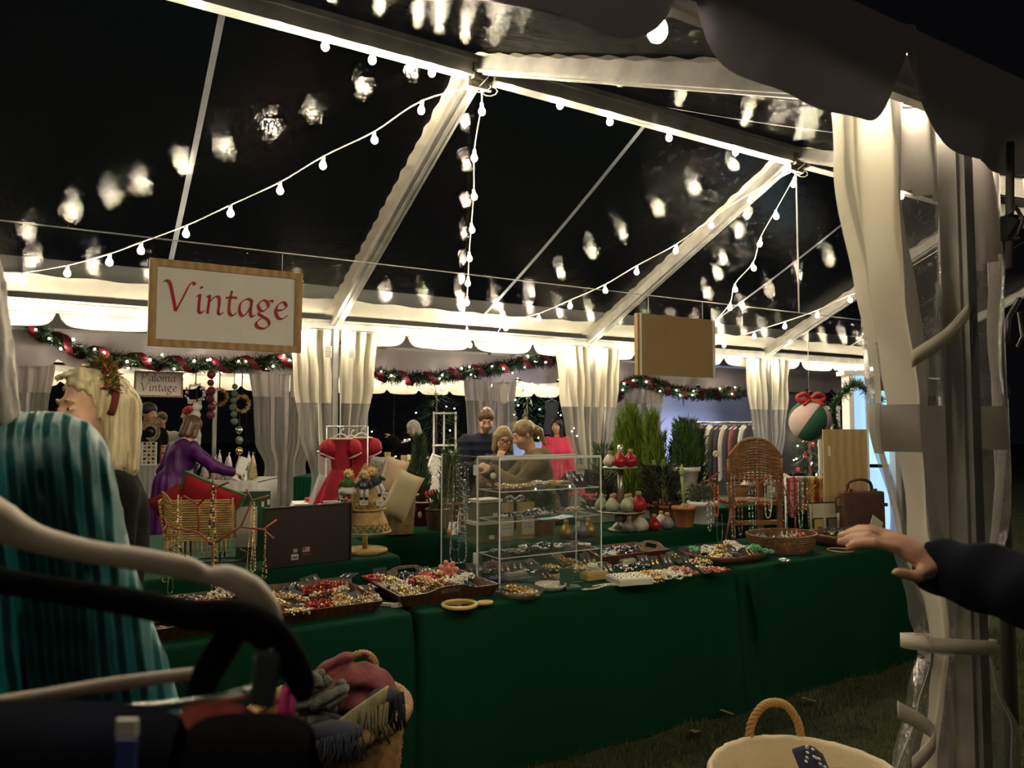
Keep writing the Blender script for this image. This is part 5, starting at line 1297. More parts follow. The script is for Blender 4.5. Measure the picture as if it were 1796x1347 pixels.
hang('braided gold strand on the far right twig of the red stand', 465, 930, YS - .04, 7, 82, 0.0040, [G, BK], (0, 0, 1))
# ================================================================== front row, centre table
tray('handled_tray', 'dark walnut tray with cut-out handles full of brooches', -0.985, -0.50, 3.56, 4.07, TAB, 0.055, M_WALNUT, handle='long')
random.seed(8)
scatter(['coil_amber', 'bro_gold', 'coil_blue', 'coil_blue', 'bro_bone', 'coil_gold', 'coil_black', 'bro_amber', 'coil_gold', 'bro_bone', 'coil_amber', 'coil_pink', 'coil_gold', 'bro_gold', 'coil_black', 'coil_pearl', 'bro_silver', 'coil_amber', 'ban_gold', 'coil_pearl', 'bro_gold', 'coil_gold', 'coil_amber', 'coil_pearl', 'coil_blue', 'coil_gold'], -0.95, -0.55, 3.61, 4.02, TAB + 0.013, 'in the dark handled tray', 6, lift=0.035, tilt=0.5)
lay('bro_salmon', W(-0.60, 3.74, TAB + 0.07), (0.9, 0, 0.3), 'standing at the back of the dark handled tray', scale=1.5)
lay('coil_pink', W(-0.73, 3.78, TAB + 0.05), (0.2, 0, 0.3), 'on top in the dark handled tray')
lay('card_silver', W(-0.915, 3.66, TAB + 0.055), (1.25, 0, TH), 'standing upright in the dark handled tray', scale=1.25)
m = MB(); m.torus((0, 0, 0.008), 0.035, 0.008, n=20, m=8, sx=1.3); m.build('bangle', JM['red'], loc=W(-0.965, 3.70, TAB + 0.06), rz=TH, label='red lacquer bangle at the left of the dark handled tray', cat='bangle')
for i_, (x, y) in enumerate(((752, 995), (778, 993))):
    hang('pale tassel earring hooked over the back of the dark tray, %s one' % ('left' if i_ == 0 else 'right'), x, y, W(-0.7, 3.55).y + 0.1 * i_, 12, 14, 0.003, [PE, G], (0, 1), group='tassel earrings on the dark tray')
# yellow hand mirror
pm = pz(806, 1064, TAB); hm = thing('hand_mirror', 'yellow oval hand mirror lying at the table edge', 'mirror', pm, TH * 0.55)
m = MB(); m.torus((0, 0, 0.009), 0.072, 0.0085, n=36, m=8, sx=1.0); m.build('rim', mat('yellow_celluloid', (0.72, 0.50, 0.12), 0.35), hm)
m = MB(); m.lathe([(0.070, 0.004), (0.070, 0.010), (0.001, 0.0102)], 32); m.build('glass', mat('mirror_glass', (0.10, 0.085, 0.07), 0.05, 0.9), hm)
m = MB(); m.torus((0.112, 0.0, 0.009), 0.030, 0.008, n=24, m=8, sx=0.55); m.build('handle', mat('yellow_celluloid', (0, 0, 0)), hm)
for c_ in hm.children: c_.location = (0, 0, 0)
# cut glass dish
def dish(name, label, p, R, h, m_, n=28, wob=0.0, prof=None):
    t = thing(name, label, 'dish', p); m = MB()
    m.lathe(prof or [(R * 0.70, 0.0), (R * 0.78, 0.004), (R * 0.96, h * 0.7), (R, h), (R * 0.96, h), (R * 0.90, h * 0.65), (R * 0.70, 0.008), (0.001, 0.008)], n, wob=(lambda a, z: 1 + wob * math.cos(a * 14)) if wob else None)
    m.build('bowl', m_, t); return t
M_GLASSC = clear_mat('cut_glass', (0.86, 0.84, 0.80), 0.08, 60.0, 0.6, f0=0.16, haze=0.12)
pd = pz(915, 1046, TAB); dish('glass_dish', 'round cut glass dish of sparkling brooches at the front edge', pd, 0.105, 0.035, M_GLASSC, 42, 0.03)
for i, k in enumerate(('bro_amber', 'bro_silver', 'coil_silver', 'coil_black', 'bro_gold', 'bro_silver', 'coil_gold')):
    a = i * 0.9; lay(k, pd + Vector((0.055 * math.cos(a) * (i > 0), 0.055 * math.sin(a) * (i > 0), 0.014 + 0.01 * (i == 0))), None, 'in the round cut glass dish')
lay('bro_amber', pd + Vector((-0.045, -0.01, 0.035)), (0.3, 0, 0), 'upright at the left of the cut glass dish')
pe_ = pz(966, 1034, TAB); dish('oval_dish', 'pale oval china dish behind the cut glass dish', pe_, 0.075, 0.028, mat('cream_china', (0.72, 0.68, 0.60), 0.3), 32, 0.02)
lay('coil_pearl', pe_ + Vector((0, 0, 0.012)), None, 'in the pale oval dish')
# little green jewel box with open lid
pj = pz(1003, 1034, TAB); jb = thing('jewel_box', 'small dark green jewel box with its lid open', 'box', pj, TH * 0.5)
M_GBOX = mat('teal_green_box', (0.03, 0.085, 0.06), 0.5)
m = MB(); m.box((0, 0, 0.009), (0.075, 0.06, 0.018)); bev(m.build('tray_base', M_GBOX, jb), 0.004)
m = MB(); m.box((-0.012, 0.040, 0.055), (0.068, 0.012, 0.078), Matrix.Rotation(-0.12, 3, 'X')); bev(m.build('lid', M_GBOX, jb), 0.003)
m = MB(); m.torus((0, -0.005, 0.021), 0.014, 0.0025, n=16, m=6, sx=1.4); m.build('ring', M_SILVER, jb)
# pearl strands along the front
m = MB(); p0, p1 = pz(1022, 1034, TAB + .005), pz(1085, 1026, TAB + .005)
beads(m, curve_pts([Vector(), (p1 - p0) * 0.35 + Vector((0, -.012, 0)), (p1 - p0) * 0.7 + Vector((0, .025, 0)), p1 - p0, (p1 - p0) * 0.8 + Vector((0, .05, 0)), (p1 - p0) * .3 + Vector((0, .04, 0))], 10), 0.0052, 0.0112, 8, 5)
m.build('pearl_necklace', M_PEARL, loc=p0, label='white pearl necklace lying along the table edge', cat='necklace')
# white ring tray
wt = thing('ring_tray', 'white foam ring tray stuck with small earrings', 'tray', pz(1104, 1022, TAB), TH * 0.62)
m = MB(); m.box((0, 0.0, 0.016), (0.185, 0.15, 0.030)); bev(m.build('base', mat('white_card', (0.72, 0.68, 0.60), 0.7), wt), 0.003)
m = MB(); m.box((0, 0.0, 0.033), (0.172, 0.137, 0.006)); m.build('foam', mat('white_foam', (0.80, 0.76, 0.66), 0.9), wt)
for i in range(24):
    m = MB(); m.ball((-0.072 + 0.029 * (i % 6), -0.05 + 0.033 * (i // 6), 0.039), 0.004, 6, 4); m.build('stud', M_GOLD if i % 3 else JM['black'], wt)
# cards and bits on the table right of the case
random.seed(31)
for (x, y, k, rot) in ((1150, 1018, 'coil_gold', None), (1162, 1010, 'coil_pearl', None), (1140, 1008, 'coil_amber', None), (1195, 1003, 'coil_coral', None), (1212, 1006, 'br_coral', (0, 0, 0)), (1185, 1000, 'br_pearl', (0.1, 0, 0)), (1200, 1009, 'br_pearl', (0, 0.1, 0)), (1255, 1003, 'coil_coral', None), (1240, 1001, 'card_coral', None), (1170, 985, 'card_pearl', (0.9, 0, 0.4)), (1148, 988, 'card_gold', (0.9, 0, 0.3)), (1205, 985, 'card_silver', (0.8, 0, 0.5)), (1225, 978, 'card_amber', (0.8, 0, 0.45)), (1130, 983, 'card_silver', (0.5, 0, 0.2)), (1228, 997, 'bro_bone', None)):
    lay(k, pz(x, y, TAB + 0.012 if rot is None else TAB + (0.03 if rot[0] > .4 else 0.006)), rot, 'on the cloth near the white ring tray', scale=1.15)
# things seen under and inside the acrylic case at table level
for (x, y, k, rot) in ((1080, 985, 'card_gold', None), (1095, 1000, 'coil_silver', None), (895, 1010, 'bro_silver', None), (920, 1003, 'bro_silver', None), (940, 1006, 'bro_silver', None), (968, 1000, 'coil_gold', None), (1000, 988, 'coil_amber', None), (1030, 990, 'coil_gold', None), (985, 1010, 'card_gold', None), (850, 1003, 'coil_silver', None), (830, 1000, 'card_silver', (0.7, 0, 0.4)), (1028, 984, 'card_silver', (1.0, 0, 0.5))):
    lay(k, pz(x, y, TAB + 0.012 if rot is None else TAB + 0.035), rot, 'on the cloth beneath the acrylic case', scale=1.2)
M_JBOX = mat('cream_box', (0.62, 0.56, 0.43), 0.7)
for i, (x, y, sx, sy, sz, lab, mm) in enumerate(((905, 1016, .11, .07, .03, 'pale grey earring pad behind the cut glass dish', mat('grey_velvet', (0.28, 0.26, 0.25), 0.9)), (985, 1018, .10, .08, .02, 'tan card tray under the acrylic case', mat('tan_card', (0.42, 0.29, 0.12), 0.8)), (1042, 1016, .13, .07, .035, 'tan gift box behind the pearl necklace', mat('tan_card', (0, 0, 0))), (1050, 1000, .12, .08, .03, 'white padded jewel box by the right corner of the case', mat('white_card', (0, 0, 0))), (1098, 990, .10, .07, .03, 'cream jewel box in front of the cut-out tray', M_JBOX), (868, 1022, .09, .06, .02, 'blue velvet pouch left of the cut glass dish', mat('blue_velvet', (0.025, 0.025, 0.11), 0.9)), (862, 1004, .08, .05, .05, 'dark grey ring box beside the case door', mat('dark_velvet', (0.05, 0.045, 0.05), 0.9)))):
    t = thing('jewel_box', lab, 'box', pz(x, y, TAB), TH); m = MB(); m.box((0, 0, sz / 2), (sx, sy, sz)); bev(m.build('base', mm, t), 0.005)
    m = MB(); m.box((0, 0, sz + 0.002), (sx * 0.86, sy * 0.84, 0.006)); m.build('pad', mm, t)
    m = MB(); m.ball((-sx * .2, 0, sz + 0.008), 0.006, 6, 4); m.ball((sx * .15, 0.01, sz + 0.008), 0.006, 6, 4); m.build('earring_pair', M_SILVER, t)
# ------------------------------------------------------------------ acrylic display case
CA0, CA1, CB0, CB1, CZ0, CZ1 = -0.464, 0.128, 3.785, 4.0, TAB + 0.002, 1.358
case = thing('display_case', 'clear acrylic display case with three shelves of jewellery', 'display case', W((CA0 + CA1) / 2, (CB0 + CB1) / 2, CZ0), TH)
cw_, cd_, chh = CA1 - CA0, CB1 - CB0, CZ1 - CZ0
def acryl(name, c, size, parent):
    m = MB(); m.box(c, size); thin = min(range(3), key=lambda i: size[i]); ax_ = [0, 0, 1, 1, 2, 2]
    fax = [0, 0, 1, 1, 2, 2]
    m.m = [0 if fax[i] == thin else 1 for i in range(6)]
    return m.build(name, [M_ACRYL, M_ACREDGE], parent)
T_ = 0.005
acryl('back_panel', (0, cd_ / 2, chh / 2), (cw_, T_, chh), case); acryl('front_panel', (0, -cd_ / 2, chh / 2), (cw_, T_, chh), case)
acryl('side_panel', (cw_ / 2, 0, chh / 2), (T_, cd_, chh), case); acryl('side_panel', (-cw_ / 2, 0, chh / 2), (T_, cd_, chh), case)
acryl('top_panel', (0, 0, chh - T_), (cw_, cd_, T_ * 1.6), case)
SHZ = [z - CZ0 for z in (0.892, 1.06, 1.20)]
for z in SHZ: acryl('shelf', (0, 0, z), (cw_ - 0.012, cd_ - 0.012, T_), case)
for sx in (-1, 1):
    for sy in (-1, 1):
        m = MB(); m.box((sx * cw_ / 2, sy * cd_ / 2, chh / 2), (0.0055, 0.0055, chh)); m.build('corner_edge', M_ACREDGE, case)
for sy in (-1, 1):
    m = MB(); m.box((0, sy * cd_ / 2, chh), (cw_, 0.006, 0.006)); m.build('corner_edge', M_ACREDGE, case)
# open door on the left, hinged at the back edge
dl, dr = px(776, 806, 4.05), W(CA0, CB0, CZ1)
dd = Vector((dl.x - dr.x, dl.y - dr.y, 0)); dL = dd.length; 
door = bpy.data.objects.new('door', None); COL.objects.link(door); door.parent = case; door.location = (-cw_ / 2 - 0.004, cd_ / 2, 0); door.rotation_euler = (0, 0, math.atan2(dd.y, dd.x) - TH)
acryl('door_pane', (dL / 2, 0, chh * 0.5), (dL, T_, chh), door)
m = MB(); m.box((dL, 0, chh / 2), (0.005, 0.006, chh)); m.build('door_edge', M_ACREDGE, door)
for z in (0.55, 0.12):
    m = MB(); m.box((0.012, 0, z), (0.03, 0.014, 0.05)); m.build('hinge', M_ACREDGE, door)
# goods on the shelves
random.seed(12)
def shelf_scatter(z, keys, where, sd):
    scatter(keys, CA0 + 0.03, CA1 - 0.03, CB0 + 0.03, CB1 - 0.03, z + 0.006, where, sd, lift=0.012, tilt=0.1, sc_=1.0)
shelf_scatter(0.892, ['card_silver', 'card_silver', 'bro_silver', 'card_pearl', 'coil_black', 'card_silver', 'card_silver', 'br_black', 'card_silver', 'coil_black', 'card_pearl', 'bro_silver', 'card_silver', 'br_pearl'], 'on the lowest acrylic shelf', 1)
shelf_scatter(1.06, ['coil_black', 'card_silver', 'coil_silver', 'br_black', 'coil_gold', 'card_pearl', 'coil_black', 'bro_silver'], 'on the middle acrylic shelf', 2)
shelf_scatter(1.20, ['coil_gold', 'br_gold', 'coil_pearl', 'ban_gold', 'br_pearl', 'coil_gold', 'coil_gold'], 'on the top acrylic shelf', 3)
# aqua leaflets on the middle shelf
for i_, (x, y, rz_, mm, lb) in enumerate(((965, 911, 0.4, mat('aqua_paper', (0.10, 0.45, 0.48), 0.7), 'aqua leaflet lying on the middle acrylic shelf'), (985, 909, 0.9, mat('pale_blue_paper', (0.55, 0.66, 0.74), 0.7), 'pale blue leaflet on the middle acrylic shelf'))):
    m = MB(); m.grid(lambda s, t: Vector(((s - .5) * .11, (t - .5) * .07, 0.004 + 0.006 * s * s)), 6, 3); m.build('leaflet', mm, loc=pz(x, y, 1.068 + 0.004 * i_), rz=rz_, label=lb, cat='paper')
# watch upright, comb mirror, pale cards on the top shelf
wtc = thing('wristwatch', 'wristwatch on a leather strap leaning at the left of the top shelf', 'watch', pb(866, 855, 3.90) , TH)
wtc.location.z = 1.21
m = MB(); m.grid(lambda s, t: Vector(((s - .5) * 0.018, 0.012 * math.sin(PI * t), 0.095 * t)), 2, 10); o = m.build('strap', mat('brown_leather_strap', (0.10, 0.045, 0.025), 0.5), wtc); o.modifiers.new('t', 'SOLIDIFY').thickness = 0.003
m = MB(); m.lathe([(0.015, -0.004), (0.016, 0.0), (0.015, 0.004)], 16, c=(0, 0.006, 0.06), axis=(0, -1, 0)); m.build('dial', M_PEARL, wtc)
vm = thing('vanity_mirror', 'small oval mirror propped on the top acrylic shelf', 'mirror', pb(1000, 846, 3.90), TH); vm.location.z = 1.21
m = MB(); m.torus((0, 0, 0.045), 0.026, 0.004, axis=(0.3, -1, 0.3), n=24, m=6); m.build('rim', M_SILVER, vm); m = MB(); m.lathe([(0.025, 0), (0.001, 0.001)], 24, c=(0, 0, 0.045), axis=(0.3, -1, 0.3)); m.build('glass', mat('bright_mirror', (0.75, 0.75, 0.75), 0.08, 0.9), vm)
m = MB(); m.box((0, 0, 0.05), (0.05, 0.004, 0.10), Matrix.Rotation(0.25, 3, 'Y')); m.build('price_card', mat('cream_card', (0.70, 0.63, 0.45), 0.8), loc=pb(1017, 840, 3.88), rz=TH, label='cream card propped behind the oval mirror', cat='card')
bpy.data.objects['price_card'].location.z = 1.21
lay('card_silver', W(0.06, 3.90, 1.232), (0.9, 0, TH), 'propped at the right of the top shelf', scale=1.4)
# chain draped between the upper shelves
for (x, y0, l, lab) in ((985, 812, 48, 'bronze chain hanging from the case top behind the upper shelf'), (978, 868, 44, 'bronze chain tangle hanging below the top shelf')):
    hang(lab, x, y0, 3.85, 14, l, 0.004, [mat('bronze', (0.30, 0.20, 0.09), 0.35, 0.9), M_SILVER], (0, 0, 0, 1), group=None)
# necklaces hooked over the open door
for (x, y, w_, l, r, ms, cm, lab, pe) in ((800, 812, 26, 150, 0.0028, [mat('blue_cord', (0.10, 0.16, 0.26), 0.7), M_SILVER], (0, 0, 0, 0, 1), 'blue cord necklace falling over the open case door', None), (806, 815, 18, 120, 0.0045, [JM['black'], JM['bone']], (0, 0, 1), 'black and bone bead strand on the open case door', None), (812, 815, 24, 170, 0.0036, [M_SILVER, BK], (0, 1), 'silver bead strand on the open case door', None), (795, 815, 34, 112, 0.0018, [G, JM['amber']], (0,), 'fine chain with an amber tag pendant on the case door', 0.016), (804, 850, 46, 135, 0.0048, [mat('aqua_glass', (0.30, 0.42, 0.42), 0.15), M_SILVER, PE], (0, 1, 0, 2), 'aqua glass bead necklace looping low on the case door', None), (818, 812, 14, 80, 0.0050, [JM['blue'], BK, M_SILVER], (0, 1, 2), 'chunky blue black necklace beside the door hinge', None)):
    hang(lab, x, y, 3.93, w_, l, r, ms, cm, group=None, pend=pe, dx=-0.02 if x < 800 else 0.0)
# ================================================================== front row, right
tray('handled_tray', 'reddish wooden tray with a cut-out grip behind the earring cards', 0.30, 0.80, 3.46, 3.78, TAB, 0.06, mat('red_walnut', (0.155, 0.055, 0.026), 0.45, wave=(9, 7, (0.09, 0.03, 0.016))), handle='short')
scatter(['coil_black', 'coil_blue', 'coil_silver', 'coil_black', 'card_silver', 'coil_pearl', 'coil_black', 'card_silver', 'coil_blue', 'card_gold'], 0.35, 0.75, 3.50, 3.74, TAB + 0.013, 'in the reddish cut-out tray', 9, lift=0.03)
# long olive tray with rounded ends
ot = thing('oval_tray', 'long rounded wooden tray of green and bone jewellery', 'tray', W(1.10, 3.90, TAB), TH)
def oval_tray(root, L, D, h, m_, m2):
    m = MB(); prof = [(0.86, 0.0), (0.90, 0.004), (1.0, h), (0.975, h), (0.88, 0.010), (0.001, 0.010)]
    n = 64
    def sup(a): c, s = math.cos(a), math.sin(a); k = 1 / ((abs(c) ** 3.2 + abs(s) ** 3.2) ** (1 / 3.2)); return c * k, s * k
    vs = [(L / 2 * r * sup(2 * PI * i / n)[0], D / 2 * r * sup(2 * PI * i / n)[1], z) for r, z in prof for i in range(n)]
    fs = [(j * n + i, j * n + (i + 1) % n, (j + 1) * n + (i + 1) % n, (j + 1) * n + i) for j in range(len(prof) - 1) for i in range(n)]
    m.add(vs, fs, True); m.build('rim', m_, root)
oval_tray(ot, 0.50, 0.40, 0.045, M_WALNUT, None)
scatter(['coil_jade', 'card_gold', 'card_pearl', 'coil_amber', 'card_silver', 'card_gold', 'coil_pearl', 'bro_bone', 'card_gold', 'coil_amber', 'card_pearl', 'coil_gold', 'bro_bone', 'card_silver', 'coil_pearl', 'coil_gold'], 0.92, 1.27, 3.78, 4.03, TAB + 0.014, 'in the long rounded tray', 10, lift=0.03, tilt=0.35)
for i_ in range(3): lay('coil_jade', W(1.25 + 0.035 * i_, 3.98 + 0.02 * i_, TAB + 0.05 - .012 * i_), None, 'draped at the right rim of the rounded tray')
lay('coil_pearl', W(1.30, 3.78, TAB + 0.04), None, 'beside the coiled basket', scale=1.2)
# coiled basket
def coil_basket(name, label, p, R, h, m_, rz, sx=1.0, sy=1.0, rings=9, flare=0.8):
    t = thing(name, label, 'basket', p, rz); m = MB()
    for i in range(rings):
        f = i / (rings - 1); rr_ = R * (flare + (1 - flare) * f ** 0.7); rope_ring(m, rr_, h / rings * 0.62, h * (f * 0.92 + 0.04), turns=46, sx=sx, sy=sy, strands=2, n=180)
    m.build('coil_wall', m_, t)
    m = MB(); m.lathe([(R * flare * 0.98, 0.006), (0.001, 0.006)], 32, sx=sx, sy=sy); m.build('base', m_, t)
    return t
pbk = W(1.60, 3.90, TAB + 0.004); coil_basket('coiled_basket', 'oval brown coiled basket of tagged jewellery on the front right table', pbk, 0.215, 0.105, M_WICKERB, TH, 1.08, 0.86)
for i_, (k, da, db, dz, rot) in enumerate((('card_pearl', -.06, .03, .075, None), ('coil_black', -.13, .0, .08, None), ('bro_bone', -.02, .05, .08, None), ('card_silver', .05, -.02, .075, None), ('coil_coral', .10, .04, .08, None), ('coil_red', .13, .02, .085, None), ('card_gold', -.08, -.05, .075, None), ('coil_silver', -.14, -.05, .08, None), ('card_pearl', .02, .06, .09, (0.6, 0, 0.5)))):
    lay(k, pbk + U * da + V * db + ZUP * dz, rot, 'in the oval coiled basket')
for i_ in range(4):
    m = MB(); m.box((0, 0, 0.012), (0.016, 0.002, 0.024)); m.tube([(0, 0, .024), (0.006, 0, .034)], 0.0006, 4); m.build('price_tag', M_WHITE, loc=pbk + U * (-.07 + .045 * i_) + V * 0.06 + ZUP * 0.10, rz=TH + 0.3 * i_, label='tiny white price tag in the oval coiled basket', cat='tag', group='price tags in the coiled basket')
# wooden bowl with earring cards and a loose ring
pwb = W(2.15, 3.94, TAB); wb = thing('wooden_bowl', 'shallow turned wooden bowl of earring cards near the hand', 'bowl', pwb)
m = MB(); m.lathe([(0.15, 0.0), (0.18, 0.006), (0.20, 0.05), (0.215, 0.075), (0.205, 0.075), (0.185, 0.045), (0.16, 0.014), (0.001, 0.012)], 40); m.build('bowl_wall', mat('chestnut_bowl', (0.20, 0.085, 0.04), 0.4, wave=(6, 5, (0.13, 0.05, 0.024), 'Z')), wb)
for i_, (k, da, db, rz_) in enumerate((('card_gold', -.13, .0, .3), ('card_pearl', -.06, .03, .1), ('card_silver', .01, .03, 0), ('card_pearl', .07, .02, -.1), ('card_gold', -.10, -.07, .3), ('card_silver', -.02, -.06, .1), ('card_pearl', .12, .0, -.2))):
    lay(k, pwb + U * da + V * db + ZUP * 0.075, (0.75, 0, TH + rz_), 'propped in the turned wooden bowl', scale=1.25)
m = MB(); m.torus((0, 0, 0.005), 0.075, 0.005, n=36, m=8, sx=1.0); m.build('bangle', mat('bamboo', (0.45, 0.27, 0.10), 0.45), loc=W(1.90, 4.09, TAB), label='flat wooden hoop lying in front of the turned bowl', cat='bangle')
# right hand necklace stands
sR = W(1.40, 3.62, TAB); YR = sR.y
xs, ys = pix(sR)
wire_tree('red wire necklace stand left of the wicker chair back', sR, [[None, (1283, 893)], [(1283, 893), (1256, 873), (1243, 842)], [(1256, 873), (1237, 888, .04)], [(1243, 842), (1262, 828, -.05)], [(1283, 893), (1300, 878, .03), (1330, 876, .06), (1332, 850), (1318, 836)], [(1332, 850), (1350, 832)], [(1330, 876, .06), (1346, 892, .03)], [(1283, 893), (1282, 835, .05), (1270, 822)], [(1243, 842), (1231, 846)]], YR)
for (x, y, w_, l, r, ms, cm, lab) in ((1256, 850, 12, 54, 0.0062, [JM['coral'], mat('orange_bead', (0.60, 0.17, 0.05), 0.4)], (0, 1), 'thick orange coral bead necklace on the red stand'), (1244, 880, 10, 50, 0.0055, [M_SILVER, PE], (0, 1, 0), 'silver and pearl strand at the left of the stand'), (1262, 900, 16, 50, 0.0018, [S_], (0,), 'fine silver chain hanging low under the coral beads'), (1285, 830, 10, 118, 0.0040, [S_, BK], (0, 0, 1), 'long silver and black chain at the middle of the stand'), (1298, 878, 10, 60, 0.0055, [JM['amber'], mat('wine_bead', (0.12, 0.02, 0.025), 0.3)], (1, 1, 0), 'wine dark bead strand at the middle of the stand'), (1316, 840, 9, 105, 0.0052, [S_, BK, JM['jade']], (0, 1, 0, 2), 'mixed silver bead strand near the chair leg'), (1322, 845, 7, 95, 0.0022, [S_], (0,), 'plain silver chain near the chair leg'), (1346, 832, 18, 75, 0.0045, [JM['bone'], JM['amber']], (0, 0, 1), 'wide bone and amber bead necklace at the right of the stand'), (1350, 834, 12, 62, 0.0035, [S_, PE], (0, 1), 'pale multi strand necklace at the right of the stand')):
    hang(lab, x, y, YR - 0.01, w_, l, r, ms, cm, group=None)
sR2 = W(2.08, 3.62, TAB); YR2 = sR2.y
wire_tree('dark red wire necklace stand with floral strands right of the chair', sR2, [[None, (1395, 905)], [(1395, 905), (1380, 870), (1372, 840)], [(1380, 870), (1366, 862)], [(1395, 905), (1398, 850, .04), (1388, 826)], [(1398, 850, .04), (1412, 838)], [(1395, 905), (1415, 870), (1432, 850)]], YR2)
for (x, y, w_, l, r, ms, cm, lab) in ((1376, 850, 12, 78, 0.0050, [S_, BK], (0, 1, 1), 'black and silver strand on the dark red stand'), (1393, 838, 14, 52, 0.0065, [JM['red'], JM['pink']], (0, 1), 'red ribbon bead necklace on the dark red stand'), (1403, 842, 12, 82, 0.0060, [S_, JM['jade'], JM['bone']], (0, 1, 2), 'grey pebble strand on the dark red stand'), (1412, 845, 10, 48, 0.0062, [JM['coral'], JM['gold']], (0, 1), 'coral and gold strand on the dark red stand'), (1420, 855, 12, 66, 0.0055, [JM['amber'], JM['teal']], (0, 1), 'amber and teal strand on the dark red stand')):
    hang(lab, x, y, YR2 - 0.01, w_, l, r, ms, cm, group=None)
# wicker chair back (doll's chair)
M_WB2 = mat('chestnut_wicker', (0.27, 0.125, 0.045), 0.5, noise=(25, 0.4))
wc = thing('wicker_chair', 'brown wicker chair with a rounded woven back', 'chair', W(1.90, 3.44, TAB), TH - 0.42)
cx0, cx1 = -0.19, 0.19
def back_top(t): return 0.40 + 0.27 - 0.13 * abs(t) ** 2.4
for j in range(15):                       # woven rows of the back panel
    f = j / 14; m = MB(); pts = []
    for i in range(61):
        t = -1 + 2 * i / 60; zt = back_top(t); z0_ = 0.40; z = z0_ + (zt - z0_) * f
        pts.append((cx1 * t, 0.004 * math.sin(i * 0.9 + PI * j), z))
    m.tube(pts, 0.0082, 6); m.build('weaver', M_WB2, wc)
for i in range(13):
    t = -1 + 2 * i / 12; m = MB(); m.tube([(cx1 * t, 0, 0.38), (cx1 * t, 0, back_top(t))], 0.006 if 0 < i < 12 else 0.013, 6); m.build('stake', M_WB2, wc)
m = MB(); m.tube([(cx1 * (-1 + 2 * i / 30), 0, back_top(-1 + 2 * i / 30) + 0.008) for i in range(31)], 0.012, 8); m.build('top_rail', M_WB2, wc)
for sx in (-1, 1):
    for y in (0.0, 0.30):
        m = MB(); m.box((sx * 0.172, y, 0.19), (0.034, 0.030, 0.38)); m.build('leg', M_WB2, wc)
m = MB(); wv = []
for j in range(16):
    m.tube([(-0.18 + 0.36 * i / 24, -0.0 + 0.3 * j / 15, 0.235 + 0.004 * math.sin(i * 1.3 + PI * j)) for i in range(25)], 0.010, 5)
m.build('seat', M_WB2, wc)
for z in (0.10, 0.235):
    m = MB(); m.box((0, 0.0, z), (0.34, 0.02, 0.03)); m.build('rail', M_WB2, wc)
# open presentation box
pbx = W(2.48, 3.60, TAB); ob_ = thing('presentation_box', 'open box with cream lining and two small framed tiles', 'box', pbx, TH - 0.25)
m = MB(); m.box((0, 0, 0.012), (0.26, 0.16, 0.024)); m.build('base', M_BLACK, ob_)
m = MB(); m.box((0, 0.085, 0.115), (0.24, 0.014, 0.20), Matrix.Rotation(-0.1, 3, 'X')); m.build('lid', M_BLACK, ob_)
m = MB(); m.box((0, 0.076, 0.115), (0.222, 0.008, 0.182), Matrix.Rotation(-0.1, 3, 'X')); m.build('lining', mat('cream_lining', (0.62, 0.55, 0.40), 0.8), ob_)
for sx, mm in ((-1, mat('yellow_tile', (0.50, 0.42, 0.10), 0.6)), (1, mat('brown_tile', (0.16, 0.12, 0.085), 0.6))):
    m = MB(); m.box((sx * 0.06, 0.055, 0.065), (0.085, 0.012, 0.085)); m.build('frame', M_BLACK, ob_); m = MB(); m.box((sx * 0.06, 0.047, 0.065), (0.070, 0.006, 0.070)); m.build('tile', mm, ob_)
# brown leather handbag
hb = thing('handbag', 'tall brown leather handbag with a buckled handle', 'bag', W(2.70, 3.70, TAB), TH - 0.45)
M_LEA = mat('brown_leather', (0.085, 0.036, 0.024), 0.45, noise=(12, 0.3), bump=(60, 0.2, 0.004))
m = MB(); m.add([(-.15, -.05, 0), (.15, -.05, 0), (.15, .05, 0), (-.15, .05, 0), (-.155, -.035, .30), (.155, -.035, .30), (.155, .03, .30), (-.155, .03, .30)], [(3, 2, 1, 0), (0, 1, 5, 4), (1, 2, 6, 5), (2, 3, 7, 6), (3, 0, 4, 7), (4, 5, 6, 7)]); bev(m.build('body', M_LEA, hb), 0.012, 3)
m = MB(); m.tube(curve_pts([(-.10, -.0, .29), (-.10, -.01, .36), (-.02, -.02, .385), (.06, -.01, .36), (.08, 0, .29)], 6), 0.011, 8); m.build('handle', M_LEA, hb)
for sx in (-.10, .08):
    m = MB(); m.box((sx, -.035, .30), (.03, .012, .04)); m.build('buckle', M_GOLD, hb)
m = MB(); m.tube(curve_pts([(-.155, 0, .26), (-.19, 0, .25), (-.19, 0, .20), (-.155, 0, .19)], 5), 0.006, 6); m.build('side_loop', M_LEA, hb)
m = MB(); m.box((0, 0, 0.06), (0.13, 0.003, 0.10), Matrix.Rotation(0.5, 3, 'Y')); m.build('price_card', mat('cream_card', (0, 0, 0)), loc=W(2.62, 3.86, TAB + 0.02), rz=TH, label='cream card standing in front of the leather handbag', cat='card')
